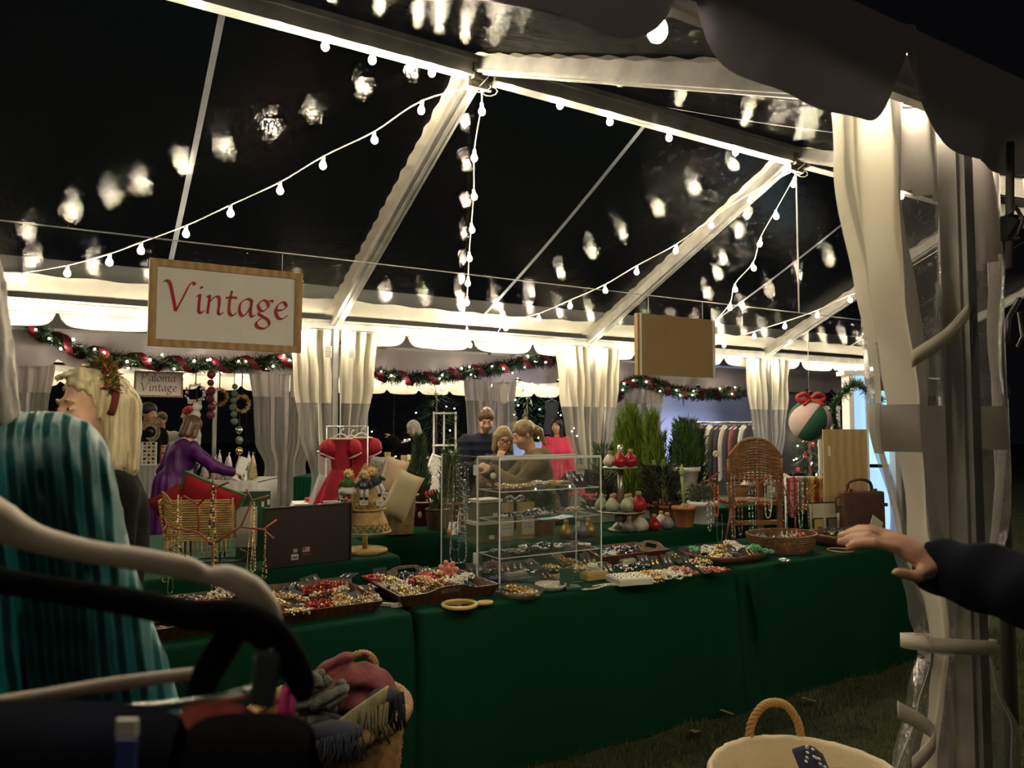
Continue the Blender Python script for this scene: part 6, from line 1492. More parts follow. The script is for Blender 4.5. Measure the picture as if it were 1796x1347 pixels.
# pale wooden board standing behind the bag
wbd = thing('serving_board', 'pale wooden board with a slot handle standing behind the handbag', 'board', W(2.80, 3.50, TAB + 0.12), TH - 0.45)
M_BAMB = mat('pale_wood', (0.52, 0.37, 0.17), 0.5, wave=(5, 3, (0.44, 0.30, 0.13), 'X'))
for i in range(4):
    x0 = -0.17 + 0.085 * i
    m = MB()
    if i == 0:
        m.prism([(x0, 0), (x0 + .084, 0), (x0 + .084, .62), (x0, .62)], (0, 0, 0), Vector((1, 0, 0)), Vector((0, 0, 1)), 0.018)
    else: m.prism([(x0, 0), (x0 + .084, 0), (x0 + .084, .62), (x0, .62)], (0, 0, 0), Vector((1, 0, 0)), Vector((0, 0, 1)), 0.018)
    m.build('plank', M_BAMB, wbd)
m = MB(); m.box((-0.128, -0.020, 0.46), (0.016, 0.006, 0.075)); m.build('slot', mat('slot_light', (0.75, 0.74, 0.72), 0.5), wbd)
# scarves pinned on a rail at the right
sc0 = px(1418, 838, 6.2)
rail = thing('scarf_rail', 'low white rail draped with printed scarves', 'rail', (sc0.x, sc0.y, 0))
m = MB(); m.tube([(-0.18, 0.02, sc0.z), (0.24, 0.06, sc0.z)], 0.010, 8); m.build('bar', M_WHITE, rail)
for x in (-0.18, 0.24):
    m = MB(); m.tube([(x, 0.03, 0), (x, 0.03, sc0.z)], 0.010, 8); m.build('upright', M_WHITE, rail)
for i_, (dx_, cols, lab, ln) in enumerate(((-0.13, [(0.42, 0.05, 0.05), (0.55, 0.35, 0.28)], 'red floral printed scarf on the white rail', 0.34), (-0.04, [(0.30, 0.24, 0.12), (0.10, 0.16, 0.12)], 'olive printed scarf on the white rail', 0.30), (0.06, [(0.50, 0.38, 0.05), (0.35, 0.03, 0.03)], 'yellow, red and navy printed scarf on the white rail', 0.40), (0.16, [(0.40, 0.42, 0.44), (0.10, 0.14, 0.20)], 'blue grey printed scarf on the white rail', 0.30))):
    m = MB(); m.grid(lambda s, t: Vector(((s - .5) * 0.10 * (1 - 0.3 * t), 0.02 * math.sin(s * 9 + i_) - 0.02, -t * ln * (1 - 0.25 * abs(s - .4)))), 14, 14)
    o = m.build('scarf', mat('scarf_%d' % i_, cols[0], 0.8, noise=(14, 0.9, cols[1])), loc=(sc0.x + dx_, sc0.y + 0.03, sc0.z + 0.008), label=lab, cat='scarf'); o.modifiers.new('t', 'SOLIDIFY').thickness = 0.003
for o_ in _park:        # the masters themselves are not shown
    def kill(x):
        for c in list(x.children): kill(c)
        bpy.data.objects.remove(x)
    kill(o_)
# ================================================================== second row, left
# dark board standing with its back to the viewer
bl, br_ = pz(462, 999, H2), pz(615, 981, H2); bd = br_ - bl; bw_ = Vector((bd.x, bd.y, 0)).length
board = thing('art_board', 'dark brown board standing on edge with a flag sticker and barcode', 'board', bl, math.atan2(bd.y, bd.x))
bh = 0.285
m = MB(); m.box((bw_ / 2, 0.008, bh / 2), (bw_, 0.014, bh)); m.build('panel', mat('dark_brown_board', (0.022, 0.015, 0.012), 0.55), board)
m = MB(); m.box((bw_ / 2, 0.0, bh - 0.003), (bw_, 0.018, 0.006)); m.box((bw_ - 0.003, 0, bh / 2), (0.006, 0.018, bh)); m.build('rim', M_BLACK, board)
m = MB(); m.box((0.150, -0.0005, 0.042), (0.034, 0.002, 0.026)); m.cm = 1
for i in range(9): m.box((0.137 + i * 0.0032, -0.0018, 0.040), (0.0016 if i % 3 else 0.0024, 0.001, 0.014))
m.build('barcode', [M_WHITE, M_BLACK], board)
m = MB()
for i in range(7): m.cm = i % 2; m.box((0.206, -0.0008, 0.062 + i * 0.0036), (0.036, 0.0016, 0.0034))
m.cm = 2; m.box((0.195, -0.0014, 0.078), (0.014, 0.0016, 0.0125)); m.build('flag', [mat('flag_red', (0.35, 0.06, 0.06), 0.7), mat('flag_white', (0.55, 0.48, 0.45), 0.7), mat('flag_blue', (0.10, 0.10, 0.16), 0.7)], board)
m = MB(); m.box((0.152, -0.0006, 0.072), (0.020, 0.0014, 0.018)); m.build('logo', mat('logo_print', (0.40, 0.36, 0.34), 0.7), board)
m = MB(); m.box((0.208, -0.0006, 0.052), (0.042, 0.0012, 0.003)); m.box((0.208, -0.0006, 0.046), (0.042, 0.0012, 0.002)); m.build('small_print', mat('print_grey', (0.09, 0.085, 0.085), 0.7), board)
# tree shaped wicker stand
wtp = pz(640, 968, H2); wt_ = thing('wicker_tree', 'tiered straw wicker tree stand hung with doll ornaments', 'wicker tree', wtp)
m = MB(); m.lathe([(0.115, 0.0), (0.118, 0.008), (0.10, 0.014), (0.02, 0.018)], 36); rope_ring(m, 0.112, 0.008, 0.010, 40); m.build('foot', M_WICKER, wt_)
m = MB(); m.tube([(0, 0, 0.01), (0, 0, 0.10)], 0.014, 10); m.build('stem', M_WICKER, wt_)
for (z0, z1, r0, r1) in ((0.155, 0.245, 0.115, 0.080), (0.275, 0.365, 0.090, 0.055), (0.365, 0.47, 0.060, 0.004)):
    m = MB(); wicker_body(m, [(r0, z0), ((r0 + r1) / 2, (z0 + z1) / 2), (r1, z1)], 22, 12, 0.0022); tier = m.build('tier', M_WICKER, wt_)
    if z1 < 0.46:
        m = MB(); n = 22
        for i in range(n):
            for sg in (-1, 1):
                a0_, a1_ = 2 * PI * i / n, 2 * PI * (i + sg * 1.3) / n
                m.tube([(r0 * math.cos(a0_), r0 * math.sin(a0_), z0), (r0 * 1.17 * math.cos(a1_), r0 * 1.17 * math.sin(a1_), z0 - 0.045)], 0.0028, 5)
        rope_ring(m, r0 * 1.17, 0.005, z0 - 0.046, 50); rope_ring(m, r0, 0.004, z0, 50); m.build('lattice', M_WICKER, tier)
m = MB(); wicker_body(m, [(0.08, 0.245), (0.086, 0.26), (0.09, 0.275)], 18, 3, 0.002); m.build('collar', M_WICKER, wt_)
# doll ornaments on the tree
M_DH = mat('doll_head', (0.62, 0.42, 0.16), 0.7); M_DG = mat('doll_green', (0.035, 0.14, 0.03), 0.7); M_DN = mat('doll_navy', (0.03, 0.045, 0.06), 0.7)
def doll(label, x, y, Y, shirt, trousers, k=1.0, tilt=0.0, num=False, skirt_=False):
    t = thing('doll_ornament', label, 'doll', px(x, y, Y), 0.0); t.rotation_euler = (0, tilt, 0)
    m = MB(); m.ball((0, 0, 0), 0.019 * k, 12, 8); m.build('head', M_DH, t)
    m = MB()
    for i in range(9):
        a = 2 * PI * i / 9; m.ball((0.018 * k * math.cos(a), 0.004, 0.018 * k * math.sin(a)), 0.0065 * k, 6, 4)
    m.build('mane', mat('doll_mane', (0.50, 0.33, 0.10), 0.8), t)
    for sx in (-1, 1): m = MB(); m.ball((sx * 0.006 * k, -0.017 * k, 0.004 * k), 0.0025 * k, 6, 4); m.build('eye', M_BLACK, t)
    m = MB(); m.ball((0, -0.018 * k, -0.004 * k), 0.004 * k, 6, 4); m.build('muzzle', M_WHITE, t)
    m = MB(); m.lathe([(0.010 * k, -0.018 * k), (0.020 * k, -0.024 * k), (0.022 * k, -0.050 * k), (0.018 * k, -0.054 * k)], 12); m.build('shirt', shirt, t)
    for sx in (-1, 1):
        m = MB(); m.tube([(sx * 0.018 * k, 0, -0.026 * k), (sx * 0.034 * k, -0.004, -0.050 * k)], 0.007 * k, 8); m.build('arm', shirt, t)
    if skirt_: m = MB(); m.lathe([(0.016 * k, -0.050 * k), (0.034 * k, -0.066 * k), (0.036 * k, -0.078 * k), (0.01 * k, -0.08 * k)], 16, wob=lambda a, z: 1 + .08 * math.cos(8 * a)); m.build('skirt', trousers, t)
    for sx in (-1, 1):
        m = MB(); m.tube([(sx * 0.009 * k, 0, -0.052 * k), (sx * 0.010 * k, 0, -0.088 * k)], 0.008 * k, 8); m.build('leg', trousers if not skirt_ else M_WHITE, t)
        m = MB(); m.ball((sx * 0.010 * k, -0.004, -0.094 * k), 0.0085 * k, 8, 5, (1, 1.4, 0.8)); m.build('boot', M_BLACK if not skirt_ else M_RED, t)
    if num:
        m = MB()
        for sx in (-1, 1): m.torus((sx * 0.0065 * k, -0.0235 * k, -0.037 * k), 0.0048 * k, 0.0013 * k, axis=(0, 1, 0), n=12, m=5, sx=0.7)
        m.build('number', M_WHITE, t)
    return t
Yd = wtp.y - 0.13
doll('lion doll in a navy jersey numbered 00 at the front of the wicker tree', 639, 833, Yd, M_DN, M_WHITE, 1.3, num=True)
doll('doll in a green top and white skirt at the left of the wicker tree', 611, 832, Yd, M_DG, mat('doll_white', (0.7, 0.66, 0.58), 0.8), 1.25, 0.05, skirt_=True)
doll('doll in a dark jersey tilted at the right of the wicker tree', 652, 828, Yd + 0.06, M_DN, M_WHITE, 1.35, -0.45)
doll('doll with a green coat leaning at the far left of the wicker tree', 606, 850, Yd + 0.05, M_DG, mat('doll_white', (0, 0, 0)), 0.9, 0.3)
for (x, y, lab) in ((602, 871, 'printed tag on the left of the wicker tree'), (638, 881, 'printed tag under the numbered doll'), (676, 868, 'printed tag on the dark jersey doll'), (667, 882, 'plain white tag at the right of the wicker tree')):
    m = MB(); m.box((0, 0, 0), (0.040, 0.003, 0.028), Matrix.Rotation(rnd(-.2, .2), 3, 'Y')); m.cm = 1
    for r_ in range(2): m.box((0, -0.002, 0.004 - 0.008 * r_), (0.026, 0.001, 0.003), Matrix.Rotation(0.05, 3, 'Y'))
    m.build('price_tag', [M_WHITE, mat('grey_print', (0, 0, 0))], loc=px(x, y, Yd - 0.01), label=lab, cat='tag')
# sleigh shaped wicker basket
spz = pz(352, 987, H2); sl = thing('sleigh_basket', 'straw wicker sleigh basket on curled metal runners', 'basket', spz, TH * 0.35)
L_, D_ = 0.30, 0.16
def sleigh_prof(t):    # upper edge of the side, front curl at -x
    return 0.30 + 0.02 * t + (0.0 if t > -0.6 else 0.10 * ((-0.6 - t) / 0.4))
for sy in (-1, 1):
    m = MB()
    for j in range(18):
        f = j / 17
        m.tube([((-1 + 2 * i / 26) * L_ / 2 - 0.03 * (f - .5) * (1 if i == 0 else .5), sy * D_ / 2 + 0.0035 * math.sin(i * PI * 0.5 + PI * j), 0.12 + (0.19 if i > 3 else 0.19 + 0.015 * (3 - i)) * f) for i in range(27)], 0.0052, 5)
    m.build('side', M_WICKER, sl)
for sx in (-1, 1):
    m = MB()
    for j in range(18):
        f = j / 17; m.tube([(sx * L_ / 2 - (0.03 if sx < 0 else 0) * f, -D_ / 2 + D_ * i / 10 , 0.12 + 0.19 * f + 0.003 * math.sin(i * PI * .5 + PI * j)) for i in range(11)], 0.0052, 5)
    m.build('end', M_WICKER, sl)
m = MB(); m.box((0, 0, 0.122), (L_, D_, 0.01)); m.build('floor_panel', M_WICKER, sl)
m = MB(); n = 14
for i in range(n):
    x0 = -L_ / 2 + L_ * (i + .5) / n
    m.tube([(x0 - 0.009, -D_ / 2 - .004, 0.12), (x0 - 0.010, -D_ / 2 - .006, 0.07), (x0, -D_ / 2 - .006, 0.055), (x0 + 0.010, -D_ / 2 - .006, 0.07), (x0 + 0.009, -D_ / 2 - .004, 0.12)], 0.003, 5)
m.build('loop_fringe', M_WICKER, sl)
M_DARKMET = mat('dark_iron', (0.10, 0.09, 0.08), 0.4, 0.7)
for sy in (-1, 1):
    m = MB(); m.tube(curve_pts([(-.12, sy * .06, 0.03), (-.16, sy * .06, 0.05), (-.13, sy * .06, 0.08), (-.10, sy * .06, 0.05), (-.09, sy * .06, 0.012), (0.05, sy * .06, 0.012), (0.19, sy * .06, 0.014), (0.22, sy * .06, 0.05), (0.19, sy * .06, 0.07)], 6), 0.006, 6); m.build('runner', M_DARKMET, sl)
    for x in (-.06, .10): m = MB(); m.tube([(x, sy * .06, 0.014), (x, sy * .06, 0.12)], 0.005, 6); m.build('strut', M_DARKMET, sl)
def pillow(label, p, w_, h_, d_, m_, rot, pipe=None, name='pillow'):
    t = thing(name, label, 'pillow', p); t.rotation_euler = rot
    m = MB()
    def fn(s, q, sd):
        x, z = (s - .5) * 2, (q - .5) * 2; e = (1 - abs(x) ** 2.6) * (1 - abs(z) ** 2.6); k = 1 - 0.06 * (abs(x * z)) ** 1.5
        return Vector((x * w_ / 2 * (1 - .07 * (1 - z * z)), sd * d_ / 2 * max(0, e) ** 0.45, z * h_ / 2 * (1 - .07 * (1 - x * x))))
    m.grid(lambda s, q: fn(s, q, -1), 14, 14); m.grid(lambda s, q: fn(1 - s, q, 1), 14, 14)
    m.build('cushion', m_, t)
    if pipe:
        m = MB(); pts = [fn(i / 12, 0, 0) for i in range(12)] + [fn(1, i / 12, 0) for i in range(12)] + [fn(1 - i / 12, 1, 0) for i in range(12)] + [fn(0, 1 - i / 12, 0) for i in range(12)]
        m.tube(pts, 0.007, 6, closed=True); m.build('piping', pipe, t)
    return t
pillow('red pillow with green piping in the sleigh basket', spz + Vector((0.02, 0.02, 0.30)), 0.30, 0.22, 0.08, M_RED, (0.5, 0.42, 0.3), mat('green_piping', (0.07, 0.20, 0.06), 0.8))
pillow('red pillow with a pale gingerbread figure at the left of the sleigh basket', spz + Vector((-0.14, 0.0, 0.27)), 0.17, 0.20, 0.06, mat('dark_red_cloth', (0.30, 0.01, 0.02), 0.8), (0.35, -0.5, 0.2))
pillow('small green cushion at the right of the sleigh basket', spz + Vector((0.12, 0.05, 0.30)), 0.14, 0.12, 0.06, mat('grass_cloth', (0.10, 0.26, 0.06), 0.8), (0.6, 0.3, 0.3))
# green boxed frame beside the sleigh
gb = thing('gift_box', 'flat green box with a cream panel between the sleigh and the dark board', 'box', pz(436, 984, H2) + Vector((0, 0.06, 0)), TH * 0.5)
m = MB(); m.box((0, 0, 0.17), (0.16, 0.05, 0.34)); m.build('box_body', mat('green_box', (0.012, 0.07, 0.03), 0.6), gb)
m = MB(); m.box((-0.03, -0.028, 0.165), (0.10, 0.006, 0.20)); m.build('cream_panel', mat('grey_cream_panel', (0.46, 0.42, 0.36), 0.7), gb)
for x, z in ((0.045, 0.275), (0.072, 0.285)):
    m = MB(); m.box((x, -0.028, z), (0.012, 0.004, 0.026)); m.build('sticker', M_WHITE, gb)
# folded linens and striped book behind the dark board
lin = pz(540, 902, 0.83) + Vector((0, 0.1, 0))
for i, (dx, dz, mm, lab, nm) in enumerate(((-0.06, 0.0, M_WHITE, 'white folded linen at the bottom of the stack behind the dark board', 'folded_linen'), (0.02, 0.045, M_WHITE, 'white embroidered linen in the middle of the stack behind the board', 'folded_linen'), (0.03, 0.09, M_RED, 'red holiday napkin on top of the linen stack behind the board', 'folded_linen'), (0.10, 0.088, mat('pink_cloth', (0.62, 0.25, 0.25), 0.85), 'pink napkin on top of the linen stack', 'folded_linen'))):
    t = thing(nm, lab, 'linen', lin + Vector((dx, 0, dz)), TH * 0.5 + 0.1 * i); wd = 0.34 if i < 2 else 0.15
    for q in range(3 if i < 2 else 2):
        m = MB(); m.box((0.004 * q, 0, 0.007 + 0.014 * q), (wd, 0.24 if i < 2 else 0.14, 0.012)); bev(m.build('fold', mm, t), 0.005, 2)
bkp = px(562, 880, 4.55)
t = thing('book', 'book with green and grey striped spine beside the linen stack', 'book', Vector((bkp.x, bkp.y, 0.83)), 0.3)
m = MB(); m.box((0, 0, 0.10), (0.025, 0.16, 0.20)); m.build('pages', M_WHITE, t)
for i, cc_ in enumerate(((0.22, 0.27, 0.16), (0.55, 0.52, 0.45), (0.20, 0.25, 0.15), (0.06, 0.07, 0.08), (0.45, 0.1, 0.1))):
    m = MB(); m.box((-0.032 + i * 0.016, -0.083, 0.10), (0.0155, 0.008, 0.205)); m.build('cover_stripe', mat('stripe_%d' % i, cc_, 0.7), t)
t = thing('photo_frame', 'white rimmed picture frame leaning beside the wicker tree', 'frame', Vector((px(585, 880, 4.4).x, 4.4, 0.83)), 0.35)
m = MB(); 
for x in (-.05, .05): m.box((x, 0, .12), (.018, .02, .24))
for z in (.008, .232): m.box((0, 0, z), (.118, .02, .018))
m.build('frame', M_WHITE, t); m = MB(); m.box((0, .006, .12), (.09, .006, .22)); m.build('picture', mat('grey_picture', (0.10, 0.10, 0.11), 0.6), t)
# square straw basket with pointed pillows
sq = pz(695, 938, 0.83) + Vector((0, 0.08, 0)); sb2 = thing('square_basket', 'square straw basket holding pointed cream pillows', 'basket', sq, TH * 0.6)
m = MB(); wicker_body(m, [(0.085, 0.0), (0.092, 0.12), (0.10, 0.24)], 20, 18, 0.003, square=6.0); rope_ring(m, 0.125, 0.006, 0.24, 40); m.build('wall', mat('dark_straw', (0.30, 0.20, 0.085), 0.7, noise=(25, 0.4)), sb2)
sb2.children[0].scale = (1, 1, 1)
M_PC = mat('cream_pillow', (0.70, 0.58, 0.36), 0.85, noise=(6, 0.12)); M_PP = mat('peach_pillow', (0.68, 0.50, 0.38), 0.85)
pillow('pointed cream pillow leaning over the right rim of the square basket', px(705, 868, sq.y - 0.17), 0.17, 0.30, 0.07, M_PC, (0.1, 0.42, 0.2))
pillow('pointed peach pillow in the middle of the square basket', px(689, 836, sq.y - 0.02), 0.15, 0.24, 0.07, M_PP, (0.1, 0.30, 0.2))
pillow('grey speckled pillow at the back of the square basket', px(668, 832, sq.y + 0.05), 0.15, 0.24, 0.06, mat('speckled_pillow', (0.45, 0.42, 0.38), 0.9, noise=(80, 0.5)), (0.1, 0.05, 0.1))
# ================================================================== red dresses on a low rack
Yr = 5.25
rk = px(590, 748, Yr); rack = thing('dress_rack', 'short chrome rail carrying the red dresses', 'clothes rack', (rk.x, rk.y, 0.0))
m = MB(); m.tube([(-0.08, 0.05, rk.z), (0.24, -0.10, rk.z)], 0.005, 8); m.build('rail', M_SILVER, rack)
for x, y in ((-0.08, 0.05), (0.24, -0.10)):
    m = MB(); m.tube([(x, y, 0), (x, y, rk.z)], 0.005, 8); m.build('upright', M_WIRE, rack)
def dress(label, x, y, Y, wtop, whem, ht, m_, rz, trim, puff=True, hanger=True, sleeves=True):
    p = px(x, y, Y); t = thing('childs_dress', label, 'dress', p, rz)
    m = MB()
    def fn(s, q):
        a = 2 * PI * s; z = -ht * q
        if q < 0.42: r = wtop / 2 * (1.0 - 0.18 * q / 0.42); am = 0.0
        else: f = (q - .42) / .58; r = wtop / 2 * .82 + (whem / 2 - wtop / 2 * .82) * f ** .8; am = 0.10 * f
        sm = 0.03 * math.sin(a * 20) * math.sin(q * 110) if 0.12 < q < 0.42 else 0
        k = 1 + am * math.cos(11 * a + 1.3) + sm
        return Vector((r * k * math.cos(a), r * k * 0.5 * math.sin(a), z))
    m.grid(fn, 66, 40, closed_u=True); o = m.build('body', m_, t)
    if sleeves:
        for sx in (-1, 1):
            m = MB(); m.lathe([(.02, -.125), (.046, -.112), (.056, -.075), (.050, -.035), (.03, -.008), (.005, 0)], 40, c=(sx * wtop * .58, -.01, .0), wob=lambda a, z: 1 + .07 * math.cos(11 * a + z * 30)); m.build('sleeve', m_, t)
            m = MB(); m.tube([(sx * (wtop * 0.62) + 0.048 * math.cos(a) * 0.9, 0.045 * math.sin(a) - .01, -0.115 + 0.02 * math.cos(a) * sx) for a in [2 * PI * i / 20 for i in range(20)]], 0.007, 6, closed=True); m.build('cuff', trim, t)
    m = MB(); m.tube([(wtop * .5 * math.cos(a), wtop * .26 * math.sin(a), 0.0) for a in [2 * PI * i / 24 for i in range(24)]], 0.008, 6, closed=True); m.build('collar', trim, t)
    m = MB(); m.tube(curve_pts([(-wtop * .5, 0, -0.01), (0, 0, 0.035), (wtop * .5, 0, -0.01)], 6), 0.005, 6); m.tube(curve_pts([(0, 0, 0.035), (0.002, 0, 0.06), (0.02, 0, 0.075), (0.012, 0, 0.055)], 5), 0.003, 5); m.build('hanger', M_WHITE, t)
    return t
TRIM = mat('pink_trim', (0.70, 0.45, 0.42), 0.8)
M_REDD = mat('crimson_dress', (0.40, 0.006, 0.022), 0.75, noise=(20, 0.25))
dress('crimson smocked child dress hanging in front on the low rack', 598, 770, Yr - 0.10, 0.15, 0.40, 0.50, M_REDD, 0.35, TRIM)
dress('second crimson dress with puffed sleeves on the right of the rack', 634, 768, Yr + 0.02, 0.15, 0.30, 0.46, M_REDD, 0.5, TRIM)
dress('third crimson dress glimpsed between the two others', 616, 772, Yr + 0.10, 0.13, 0.26, 0.46, mat('deep_crimson', (0.26, 0.006, 0.016), 0.75), 0.4, TRIM)
dress('white child dress hanging behind at the left of the rack', 572, 792, Yr + 0.18, 0.12, 0.24, 0.40, mat('white_dress', (0.66, 0.64, 0.60), 0.8), 0.3, M_WHITE, sleeves=False)
# ================================================================== plants
def blades(m, n, c, R, H, sd, w_=0.004, spread=1.0, droop=0.0, base=0.0, cone=0.0, segs=1, ln=0.32):
    rr = random.Random(sd); c = Vector(c)
    for i in range(n):
        z0 = base + rr.random() ** 1.0 * H * (1.07 - ln); rz_ = R * ((1 - cone * z0 / H))
        a = rr.uniform(0, 2 * PI); r0 = rz_ * math.sqrt(rr.random()) * 0.75
        p = c + Vector((r0 * math.cos(a), r0 * math.sin(a), z0)); L = rr.uniform(0.5, 1.0) * H * ln
        d = Vector((math.cos(a) * spread * rr.uniform(0.2, 1), math.sin(a) * spread * rr.uniform(0.2, 1), rr.uniform(0.5, 1.2) - droop)).normalized()
        q = p + d * L; s = d.cross(Vector((rr.gauss(0, 1), rr.gauss(0, 1), rr.gauss(0, .3)))).normalized() * w_
        m.cm = rr.randrange(3); mid = p.lerp(q, .5) + Vector((0, 0, 0.01))
        m.add([p - s, p + s, mid + s * .8, q, mid - s * .8], [(0, 1, 2, 3, 4)])
    m.cm = 0
    return m
def gset(name, c): return [mat(name + '_a', c, 0.6), mat(name + '_b', tuple(x * 0.6 for x in c), 0.6), mat(name + '_c', tuple(min(1, x * 1.45) for x in c), 0.6)]
G_BRIGHT, G_DARK, G_ROSE, G_MID = gset('cypress_green', (0.15, 0.235, 0.018)), gset('juniper_green', (0.045, 0.085, 0.018)), gset('rosemary_green', (0.065, 0.105, 0.045)), gset('leafy_green', (0.045, 0.105, 0.022))
def pot(m, R, h, lip=0.012, taper=0.72):
    m.lathe([(R * taper, 0), (R * taper + .002, 0.004), (R * 0.96, h - lip * 1.6), (R * 0.97, h - lip * 1.6), (R * 1.05, h - lip * 1.5), (R * 1.06, h), (R * 0.93, h), (R * 0.90, h - 0.02), (0.001, h - 0.022)], 32)
    return m
def plant(name, label, p, R, h, pm, foliage=None, cat='plant', extra=None, potname='pot', **kw):
    t = thing(name, label, cat, p); m = MB(); pot(m, R, h, **kw); m.build(potname, pm, t)
    m = MB(); m.lathe([(R * 0.9, h - 0.018), (0.001, h - 0.012)], 20); m.build('soil', mat('soil', (0.02, 0.014, 0.01), 0.95), t)
    if foliage:
        m = MB(); foliage(m); o = m.build('foliage', kw.get('fm') or foliage.ms, t); o['kind'] = 'stuff'
    if extra: extra(t)
    return t
def fol(ms, *a, **k):
    def f(m): blades(m, *a, **k)
    f.ms = ms; return f
def plumes(ms, n, R, H_, sd, sp, cone):
    def f(m):
        rr = random.Random(sd); k = 7 if sd < 24 else 1
        for i in range(k):
            a = 2.4 * i; r = R * .55 * math.sqrt(i / k)
            blades(m, n // k, (r * math.cos(a), r * math.sin(a), .10), R * (.55 if k > 1 else 1), H_ * (rr.uniform(.72, 1.0) if i else 1.0), sd * 10 + i, w_=.0036 if sd < 25 else .006, spread=sp * 1.7, cone=.8 if k > 1 else cone, ln=.17 if sd < 25 else .25)
    f.ms = ms; return f
M_REDPOT = mat('red_glazed_pot', (0.20, 0.008, 0.012), 0.3); M_URN = mat('white_urn', (0.70, 0.68, 0.63), 0.5)
def rimmed(t, h):
    m = MB(); m.torus((0, 0, h), 0.058, 0.006, n=28, m=6); m.build('rim', mat('cream_rim', (0.62, 0.55, 0.40), 0.6), t)
    m = MB(); m.ball((-0.012, -0.051, h * .5), 0.018, 10, 6, (0.8, .25, 1.2)); m.build('sticker', mat('cream_rim', (0, 0, 0)), t)
def on3(x, y, z=0.83): return pz(x, y, z)
p3 = on3(738, 920)
plant('rosemary_tree', 'cone shaped rosemary in a tall red pot', Vector((px(735, 840, 5.15).x, 5.15, 0.955)), 0.070, 0.17, M_REDPOT, fol(G_ROSE, 1600, (0, 0, 0.14), 0.11, 0.37, 3, w_=0.0026, spread=0.5, cone=0.9, ln=.2), taper=0.66)
m = MB(); m.lathe([(0.06, 0), (0.07, 0.10), (0.075, 0.125)], 24); m.build('plant_block', M_REDPOT, loc=Vector((px(735, 840, 5.15).x, 5.15, 0.83)), label='upturned red pot under the rosemary cone', cat='pot')
plant('potted_herb', 'small red pot with a cream rim at the left of the rosemary', on3(716, 913), 0.055, 0.14, M_REDPOT, fol(G_DARK, 160, (0, 0, .12), 0.05, 0.18, 5, w_=.003, spread=.6), taper=0.8, extra=lambda t: rimmed(t, 0.14))
plant('potted_herb', 'small red pot with a cream label and feathery sprig in front of the rosemary', on3(741, 922), 0.055, 0.16, M_REDPOT, fol(G_MID, 260, (0, 0, .15), 0.06, 0.22, 6, w_=.003, spread=.7), taper=0.8, extra=lambda t: rimmed(t, 0.16))
def on_basket(name, label, p, R, h, m_, foliage=None, rows=12):
    t = thing(name, label, 'basket', p); m = MB(); wicker_body(m, [(R * .85, 0), (R, h * .6), (R * 1.03, h)], 24, rows, 0.003); rope_ring(m, R * 1.03, 0.008, h, 36); m.build('wall', m_, t)
    if foliage: m = MB(); foliage(m); o = m.build('foliage', foliage.ms, t); o['kind'] = 'stuff'
    return t
M_WBR = mat('dark_brown_wicker', (0.055, 0.028, 0.014), 0.6, noise=(30, 0.4))
on_basket('plant_basket', 'dark brown basket with deep pink blooms beside the red pots', on3(768, 928), 0.075, 0.13, M_WBR, fol(G_DARK, 200, (0, 0, .11), .07, .16, 7, w_=.006, spread=1.0))
def flower(label, p, m_, n=8, R=0.03, sd=1):
    t = thing('cyclamen_bloom', label, 'flower', p); rr = random.Random(sd)
    for i in range(n):
        c = Vector((rr.uniform(-R, R), rr.uniform(-R, R) * .6, rr.uniform(-R, R) * .5)); m = MB()
        for k in range(4):
            a = k * PI / 2 + i; d = Vector((math.cos(a), math.sin(a), .8)).normalized(); s = d.orthogonal().normalized() * .007
            m.add([c, c + d * .012 + s, c + d * .026, c + d * .012 - s], [(0, 1, 2, 3)])
        m.build('petal_cluster', m_, t)
    m = MB(); m.tube([(0, 0, 0), (0, 0, -.07)], .002, 5); m.build('stalk', M_LEAF, t)
M_CYC = mat('cyclamen_pink', (0.70, 0.10, 0.17), 0.6); M_CYR = mat('bloom_red', (0.60, 0.02, 0.06), 0.6)
flower('deep pink bloom above the dark brown basket', px(757, 868, 4.95), M_CYR, 10, .035, 1)
# ================================================================== second row behind the acrylic case
R2 = lambda x, y: pz(x, y, H2)
M_GRBOX = mat('moss_green_box', (0.055, 0.085, 0.035), 0.6)
for i, (y0, z0, lab) in enumerate(((952, 0.0, 'lower moss green box with a cream lid behind the open case door'), (952, 0.125, 'upper moss green box with a cream lid behind the open case door'))):
    t = thing('gift_box', lab, 'box', W(-0.12 + 0.02 * i, 3.20, H2 + z0), TH + 0.1 * i)
    m = MB(); m.box((0, 0, 0.052), (0.15, 0.12, 0.104)); m.build('box_body', M_GRBOX, t)
    m = MB(); m.box((0, 0, 0.112), (0.16, 0.13, 0.018)); m.build('lid', mat('cream_lid', (0.60, 0.55, 0.42), 0.7), t)
    m = MB(); m.box((0.03, -0.062, 0.03), (0.035, 0.003, 0.022)); m.build('sticker', M_WHITE, t)
M_KRAFT = mat('kraft_paper', (0.42, 0.28, 0.11), 0.75, noise=(8, .1))
for i, a in enumerate((0.02, 0.165)):
    t = thing('kraft_pouch', '%s kraft paper pouch with a white printed label behind the acrylic shelves' % ('left' if i == 0 else 'right'), 'pouch', W(a, 3.22, H2), TH)
    m = MB(); m.grid(lambda s, q: Vector((.062 * math.cos(2 * PI * s) * (1 if q < .8 else 1), .028 * math.sin(2 * PI * s) * (1 - q ** 3), .215 * q)), 28, 12, closed_u=True); m.build('pouch', M_KRAFT, t)
    m = MB(); m.box((0, -.0275, .085), (.085, .003, .115), Matrix.Rotation(-.06, 3, 'X')); lb = m.build('printed_label', mat('label_cream', (0.68, 0.62, 0.50), .8), t)
    m = MB()
    for r_ in range(5): m.box((0, -.0300, .125 - .018 * r_), (.06 if r_ % 2 else .045, .001, .004))
    m.box((.022, -.030, .045), (.016, .001, .016)); m.build('print', mat('grey_print', (0, 0, 0)), lb)
